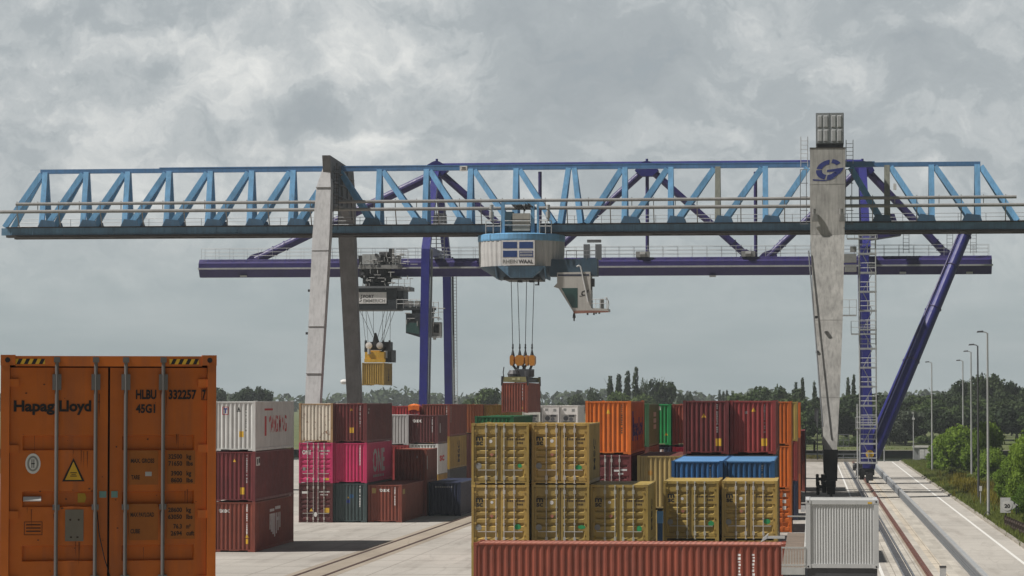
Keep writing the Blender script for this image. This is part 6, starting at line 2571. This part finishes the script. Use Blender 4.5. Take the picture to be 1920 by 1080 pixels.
# ------------------------------------------------------------------ vegetation
def leafmat(name, c, c2, trans=0.25):
    mt, t, bs = newmat(name)
    tc = t.node('ShaderNodeTexCoord')
    oi = t.node('ShaderNodeObjectInfo')
    nA = t.noise(tc.outputs['Object'], 0.55, 5.0, 0.6)
    nB = t.noise(tc.outputs['Object'], 4.0, 3.0, 0.6)
    k = t.math('ADD', t.math('MULTIPLY', nA, 0.7), t.math('MULTIPLY', oi.outputs['Random'], 0.35))
    cc = t.mix(t.maprange(k, 0.30, 0.75, 0, 1), (*c, 1), (*c2, 1))
    q = t.maprange(nB, 0.3, 0.7, 0.75, 1.25)
    cc = t.mix(1.0, cc, t.comb(q, q, q), 'MULTIPLY')
    t.put(bs.inputs['Base Color'], cc)
    bs.inputs['Roughness'].default_value = 0.7
    bs.inputs['Specular IOR Level'].default_value = 0.2
    tr_ = t.node('ShaderNodeBsdfTranslucent')
    t.put(tr_.inputs['Color'], cc)
    ms = t.node('ShaderNodeMixShader')
    ms.inputs[0].default_value = trans
    t.l.new(bs.outputs[0], ms.inputs[1])
    t.l.new(tr_.outputs[0], ms.inputs[2])
    t.l.new(ms.outputs[0], t.n['Material Output'].inputs['Surface'])
    return mt


LEAF_DK = leafmat('dark_foliage', (0.026, 0.045, 0.018), (0.062, 0.088, 0.032))
LEAF_MID = leafmat('mid_foliage', (0.038, 0.066, 0.018), (0.09, 0.13, 0.036))
LEAF_LT = leafmat('fresh_foliage', (0.085, 0.16, 0.018), (0.23, 0.33, 0.042), 0.45)
LEAF_GREY = leafmat('grey_willow_foliage', (0.065, 0.082, 0.055), (0.115, 0.135, 0.090))
LEAF_YEL = leafmat('yellow_weed', (0.20, 0.17, 0.02), (0.36, 0.30, 0.03), 0.3)
LEAF_GRASS = leafmat('verge_grass', (0.10, 0.145, 0.030), (0.22, 0.25, 0.06), 0.45)
LEAF_DRY = leafmat('dry_stalks', (0.15, 0.15, 0.05), (0.25, 0.22, 0.08), 0.3)
BARK = paint('bark', (0.085, 0.068, 0.05), 0.9, 0.3, 0.0, 0.3)


def crown_mesh(name, lobes, n, size, seed, mat, flat=0.0):
    """many small leaf clumps spread through overlapping lobes"""
    rd = random.Random(seed)
    verts, faces = [], []
    vol = [lb[3] * lb[4] * lb[5] for lb in lobes]
    tot = sum(vol)
    for lb, vv in zip(lobes, vol):
        cx, cy, cz, rx, ry, rz_ = lb
        cnt = int(n * vv / tot)
        for _ in range(cnt):
            while True:
                q = Vector((rd.uniform(-1, 1), rd.uniform(-1, 1), rd.uniform(-1, 1)))
                if 0.05 < q.length < 1:
                    break
            dirn = q.normalized()
            rr = (0.35 + 0.65 * rd.random() ** 0.45) * rd.uniform(0.86, 1.10)
            c = Vector((cx + dirn.x * rx * rr, cy + dirn.y * ry * rr, cz + dirn.z * rz_ * rr))
            nrm = (dirn * 0.7 + Vector((rd.gauss(0, .55), rd.gauss(0, .55), rd.gauss(0, .55) + 0.2))).normalized()
            a = nrm.orthogonal().normalized()
            a.rotate(Matrix.Rotation(rd.uniform(0, 6.28), 3, nrm))
            b = nrm.cross(a)
            sz_ = size * rd.uniform(0.55, 1.35)
            i = len(verts)
            verts += [c - a * sz_ - b * sz_ * 0.35, c + b * sz_ * 0.55 * -1 + a * sz_ * 0.3, c + a * sz_ + b * sz_ * 0.25, c + b * sz_ * 0.7 - a * sz_ * 0.2]
            faces.append((i, i + 1, i + 2, i + 3))
    me = bpy.data.meshes.new(name)
    me.from_pydata([tuple(q) for q in verts], [], faces)
    me.materials.append(mat)
    return me


def trunk_mesh(name, h, r, limbs, seed, mat=BARK):
    rd = random.Random(seed)
    mb = MB()
    pts = [Vector((0, 0, -0.3))]
    for k in range(1, 5):
        pts.append(Vector((rd.uniform(-.03, .03) * h, rd.uniform(-.03, .03) * h, h * 0.8 * k / 4)))
    for k in range(4):
        mb.tube(pts[k], pts[k + 1], r * (1 - 0.2 * k), r * (1 - 0.2 * (k + 1)), 7)
    for k in range(limbs):
        t = rd.uniform(0.3, 0.95)
        i = min(3, int(t * 4))
        b = pts[i].lerp(pts[i + 1], t * 4 - i)
        an = rd.uniform(0, 6.28)
        ln = h * rd.uniform(0.18, 0.34)
        e = b + Vector((math.cos(an) * ln * 0.7, math.sin(an) * ln * 0.7, ln * 0.7))
        mb.tube(b, e, r * 0.42, r * 0.12, 5)
    return mb.mesh(name, mat)


def lobes_round(seed, h, wd, n=9, base=0.22):
    rd = random.Random(seed)
    out = [(0, 0, h * 0.60, wd * 0.33, wd * 0.33, h * 0.30)]
    for k in range(n):
        an = k * 2.399 + rd.uniform(-.4, .4)
        zz = h * rd.uniform(base + 0.14, 0.83)
        f = math.sin(math.pi * min(1, max(0.0, (zz / h - base) / (1.06 - base)))) ** 0.7
        rad = wd * 0.34 * f
        s_ = rd.uniform(0.14, 0.23)
        out.append((math.cos(an) * rad, math.sin(an) * rad, zz, wd * s_, wd * s_, h * s_ * 0.72))
    return out


def lobes_poplar(seed, h, wd):
    rd = random.Random(seed)
    return [(rd.uniform(-.06, .06) * wd, rd.uniform(-.06, .06) * wd, h * (0.14 + 0.80 * k / 8), wd * 0.5 * (0.62 + 0.5 * math.sin(math.pi * (0.12 + k / 9.5))), wd * 0.5 * (0.62 + 0.5 * math.sin(math.pi * (0.12 + k / 9.5))), h * 0.095) for k in range(9)]


def lobes_bush(seed, h, wd):
    rd = random.Random(seed)
    return [(rd.uniform(-.32, .32) * wd, rd.uniform(-.32, .32) * wd, h * rd.uniform(0.25, 0.66), wd * rd.uniform(.17, .27), wd * rd.uniform(.17, .27), h * rd.uniform(.2, .32)) for k in range(9)]


KINDS = {}


def kind(key, lobes, h, n, size, mat, tr_r=0.28, limbs=9, seed=1):
    KINDS[key] = (crown_mesh('crown_' + key, lobes, n, size, seed, mat), trunk_mesh('trunk_' + key, h, tr_r, limbs, seed))


for i in range(4):
    kind('dark%d' % i, lobes_round(10 + i, 10, 9, 10), 10, 2600, 0.42, LEAF_DK, seed=10 + i)
    kind('mid%d' % i, lobes_round(20 + i, 10, 9, 10), 10, 2600, 0.42, LEAF_MID, seed=20 + i)
for i in range(3):
    kind('poplar%d' % i, lobes_poplar(30 + i, 10, 2.2), 10, 1500, 0.30, LEAF_DK, 0.16, 4, 30 + i)
    kind('open%d' % i, lobes_round(40 + i, 10, 8, 12, 0.3), 10, 1100, 0.36, LEAF_DK, 0.22, 16, 40 + i)
    kind('fresh%d' % i, lobes_round(50 + i, 10, 10, 12, 0.02), 10, 7000, 0.30, LEAF_LT, 0.2, 8, 50 + i)
    kind('near%d' % i, lobes_round(60 + i, 10, 9, 14, 0.0), 10, 16000, 0.17, LEAF_LT, 0.16, 12, 60 + i)
    kind('bush%d' % i, lobes_bush(70 + i, 10, 16), 4, 2600, 0.55, LEAF_MID, 0.2, 5, 70 + i)
    kind('weed%d' % i, lobes_bush(80 + i, 10, 10), 4, 1500, 0.55, LEAF_GRASS, 0.1, 3, 80 + i)
kind('willow', lobes_round(90, 10, 10, 14, 0.05), 10, 4500, 0.36, LEAF_GREY, 0.25, 10, 90)
rndT = random.Random(77)


def tree(key, x, y, z0, h, wd, label, group=None, name='tree', base_h=10.0, base_w=9.0, cat='tree'):
    r = thing(name, (x, y, z0), label, cat, group, rndT.uniform(0, 6.28))
    cm, tm = KINDS[key]
    for nm, me in (('trunk', tm), ('crown', cm)):
        o = link(nm, me, r)
        o.scale = (wd / base_w, wd / base_w, h / base_h)
    return r


def tree_px(key, px, top, wpx, Y, z0, label, group=None, name='tree', base_w=9.0, sc=1.0, cat='tree'):
    a = P(px, top, Y)
    wd = abs(P(px + wpx / 2, top, Y).x - P(px - wpx / 2, top, Y).x)
    return tree(key, a.x, Y, z0, (a.z - z0) / 0.93 * sc, wd, label, group, name, 10.0, base_w, cat)


# far side, left to right
GFT = "trees on the far bank behind the containers"
tree_px('dark0', 397, 728, 62, 720, 2.0, "dark round tree half hidden by the big orange foreground container", GFT)
tree_px('dark1', 455, 729, 58, 700, 2.0, "broad dark round tree above the white container at the left", GFT)
tree_px('dark2', 494, 729, 38, 705, 2.0, "smaller round tree just right of the broad dark one at the left", GFT)
tree_px('mid1', 880, 745, 44, 650, 1.9, "low side of the green clump left of the hanging brown container", GFT)
tree_px('mid0', 910, 725, 66, 640, 1.9, "full green round tree just left of the hanging brown container", GFT)
tree_px('bush1', 1050, 746, 60, 760, 2.0, "low dark bush line right of the hanging brown container", GFT, 'bush', 16, cat='bush')
tree_px('dark3', 1082, 737, 36, 690, 2.0, "low dark tree left of the taller thin tree above the white refrigerated boxes", GFT)
tree_px('open1', 1114, 726, 34, 680, 2.0, "thin tree above the left end of the bright orange container", GFT)
for i, (px, top) in enumerate(((1144.5, 715), (1160, 710.5), (1176, 706), (1191.5, 699.5))):
    tree_px('poplar%d' % (i % 3), px, top, 13, 600, 1.9, "%s slender poplar in the row of four above the bright orange container" % ("shortest, leftmost", "second from left", "third from left", "tallest, rightmost")[i], "row of four slender poplars", 'poplar', 2.2)
tree_px('bush0', 1185, 734, 100, 590, 1.9, "dark bushes at the foot of the row of four poplars", GFT, 'bush', 16, cat='bush')
tree_px('open0', 1208, 711, 26, 605, 1.9, "thin see-through tree between the tallest poplar and the big loose tree", GFT)
tree_px('open2', 1240, 706, 58, 600, 1.9, "big loose-crowned tree above the green container", GFT)
tree_px('mid2', 1246, 716, 46, 603, 1.9, "fuller tree tucked behind the big loose-crowned one", GFT)
tree_px('dark1', 1277, 738, 18, 700, 2.0, "left one of two small round trees above the dark maroon container", GFT)
tree_px('dark2', 1293, 738, 18, 700, 2.0, "right one of two small round trees above the dark maroon container", GFT)
for i, px in enumerate((1349.5, 1356, 1363.5)):
    tree_px('poplar%d' % i, px, 737 + (i == 1) * 1.5, 7, 800, 2.0, "%s of three tiny far poplars above the maroon containers" % ("left", "middle", "right")[i], "three tiny far poplars", 'poplar', 2.2)
tree_px('dark3', 1383, 742, 24, 720, 2.0, "small low round tree above the reddish maroon container", GFT)
# the wood on the right
GW = "trees of the wood beyond the river"
tree_px('mid0', 1432, 722, 62, 540, 1.8, "rounded green treetop where the wood begins above the maroon containers", GW)
tree_px('mid3', 1462, 726, 56, 535, 1.8, "bright-topped tree in the wood, left of the poplar beside the stained leg", GW)
for i, (px, top) in enumerate(((1493, 726), (1505, 717), (1527, 724), (1590, 718), (1600.5, 712))):
    tree_px('poplar%d' % (i % 3), px, top, 9, 560, 1.8, "%s poplar spire over the wood by the crane legs" % ("leftmost low", "tall second", "third, touching the stained leg,", "fourth, just right of the stained leg,", "tallest fifth, by the violet tower,")[i], "poplar spires over the wood", 'poplar', 2.2)
for i, (px, top, wp) in enumerate(((1792, 716, 54), (1822, 707, 66), (1862, 708, 70), (1896, 714, 52))):
    tree_px('dark%d' % i, px, top, wp, 545, 1.8, ("left shoulder of the tall dark tree group behind the street lamps", "highest dark tree behind the middle street lamps", "tall dark tree behind the nearest street lamp", "dark tree sloping down at the right edge")[i], GW)
rd = random.Random(12)
px = 1398
while px < 1985:
    for row in range(3):
        Y = 478 + row * 22 + rd.uniform(-6, 6)
        top = (766, 752, 741)[row] + rd.uniform(-7, 6)
        if px < 1540 and row == 2:
            top -= 4
        if 1500 < px < 1560:
            top += 5
        tree_px(rd.choice(('dark0', 'dark1', 'dark2', 'dark3', 'mid1', 'mid2')), px + rd.uniform(-12, 12), top, rd.uniform(58, 84), Y, 1.0 + row * 0.35, "dark green tree in the closed wood beyond the river", GW)
    px += 30
tree_px('willow', 1698, 766, 76, 474, 1.0, "large grey-green willow in front of the wood, right of the violet strut", None, base_w=10.0)
tree_px('willow', 1668, 790, 52, 470, 1.0, "smaller grey-green willow beside the large one, nearer the violet strut", None, base_w=10.0)
for i, px in enumerate((1500, 1590, 1625, 1745, 1775)):
    tree_px('bush%d' % (i % 3), px, 816, 60, 466, 0.9, "low dark bush along the front of the wood across the river", "low bushes along the front of the wood", 'bush', 16, cat='bush')
# bushes and trees on the right verge
GV = "green trees on the right verge"
for key, px, top, wp, Y, lb in (('fresh0', 1800, 793, 100, 330, "broad fresh green tree behind the middle street lamps"), ('fresh1', 1842, 795, 80, 318, "fresh green tree right behind the nearest street lamp"),
                                ('fresh2', 1764, 830, 56, 345, "low fresh green tree beside the white shelter"), ('fresh0', 1860, 836, 70, 285, "dark-footed green tree between the nearest lamp and the right edge"),
                                ('near0', 1905, 848, 90, 235, "leafy green tree at the right edge above the speed sign"), ('near1', 1932, 800, 110, 215, "tall bright leafy tree cut by the right edge of the picture"),
                                ('near2', 1925, 905, 70, 200, "low leafy tree right of the speed sign"), ('near1', 1885, 880, 46, 250, "small leafy tree behind the speed sign")):
    tree_px(key, px, top, wp, Y, -0.2, lb, GV, base_w=10.0 if key[0] == 'f' else 9.0)
for i in range(26):
    Y = rd.uniform(215, 392)
    x = rd.uniform(15.5, 19 + (392 - Y) * 0.02)
    tree('weed%d' % (i % 3), x, Y, -0.15, rd.uniform(0.9, 2.0), rd.uniform(1.6, 3.2), "low scrubby bush on the grassy verge by the road", "scrubby bushes on the verge", 'bush', 10, 10, 'bush')


def blades(name, n, region, hmin, hmax, mat, seed, wfac=0.10, patch=None):
    rd = random.Random(seed)
    vs, fs = [], []
    for _ in range(n):
        x, y = region(rd)
        h_ = rd.uniform(hmin, hmax)
        for _k in range(3):
            an = rd.uniform(0, 6.28)
            w_ = h_ * wfac * rd.uniform(0.7, 1.4)
            lx, ly = rd.gauss(0, .22) * h_, rd.gauss(0, .22) * h_
            ox, oy = rd.gauss(0, .12), rd.gauss(0, .12)
            i = len(vs)
            vs += [(x + ox - math.cos(an) * w_, y + oy - math.sin(an) * w_, -0.02), (x + ox + math.cos(an) * w_, y + oy + math.sin(an) * w_, -0.02), (x + ox + lx, y + oy + ly, h_)]
            fs.append((i, i + 1, i + 2))
    me = bpy.data.meshes.new(name)
    me.from_pydata(vs, [], fs)
    me.materials.append(mat)
    return tag(link(name, me), kind='stuff')


tag(blades('verge_grass', 26000, lambda r: (12.75 + abs(r.gauss(0, 4.2)), 150 + 250 * r.random()), 0.12, 0.5, LEAF_GRASS, 1, 0.13), "tall mixed grass covering the right verge", 'grass')
tag(blades('dry_grass', 5000, lambda r: (13.6 + abs(r.gauss(0, 2.6)), 225 + 165 * r.random()), 0.2, 0.5, LEAF_DRY, 2, 0.06), "dry brownish stalks among the verge grass", 'dry grass')
tag(blades('yellow_weeds', 2600, lambda r: (r.gauss(16.2, 1.0), r.gauss(268, 22)), 0.5, 1.0, LEAF_YEL, 3, 0.07), "yellow flowering weeds on the verge below the street lamps", 'weeds')
tag(blades('bank_grass', 16000, lambda r: (r.uniform(-25, 60), 452 + 22 * r.random()), 0.3, 1.1, LEAF_GRASS, 4, 0.2), "rough grass along the far river bank", 'grass')
tag(blades('quay_weeds', 1500, lambda r: (r.uniform(-6, 1.5), 399.5 + 3 * r.random()), 0.3, 1.0, LEAF_DRY, 5, 0.2), "dry weeds along the quay edge left of the crane leg", 'weeds')
# far tree belt on the horizon
rd = random.Random(31)
lob = []
x = -800
while x < 420:
    h_ = rd.uniform(7.0, 11.5) + 3.0 * math.sin(x * 0.011) ** 2
    wd = rd.uniform(20, 46)
    lob.append((x, rd.uniform(-40, 40), h_ * 0.45, wd * 0.6, 14, h_ * 0.56))
    x += wd * 0.55
me = crown_mesh('distant_treeline', lob, 16000, 1.9, 6, LEAF_DK)
o = link('distant_treeline', me)
o.location = (0, 1500, 2.0)
tag(o, "hazy belt of far trees along the horizon", 'treeline', kind='stuff')

# ------------------------------------------------------------------ haze in the air
mb = MB()
mb.box(-1900, 1900, -60, 2300, -4.0, 52)
hz_ = mb.build('haze', None)
mt = bpy.data.materials.new('haze')
mt.use_nodes = True
t = NT(mt.node_tree)
t.n.clear()
pv = t.node('ShaderNodeVolumePrincipled')
pv.inputs['Color'].default_value = (0.80, 0.87, 0.90, 1)
pv.inputs['Density'].default_value = 0.00019
ou = t.node('ShaderNodeOutputMaterial')
t.l.new(pv.outputs[0], ou.inputs['Volume'])
hz_.data.materials.append(mt)
tag(hz_, kind='stuff')
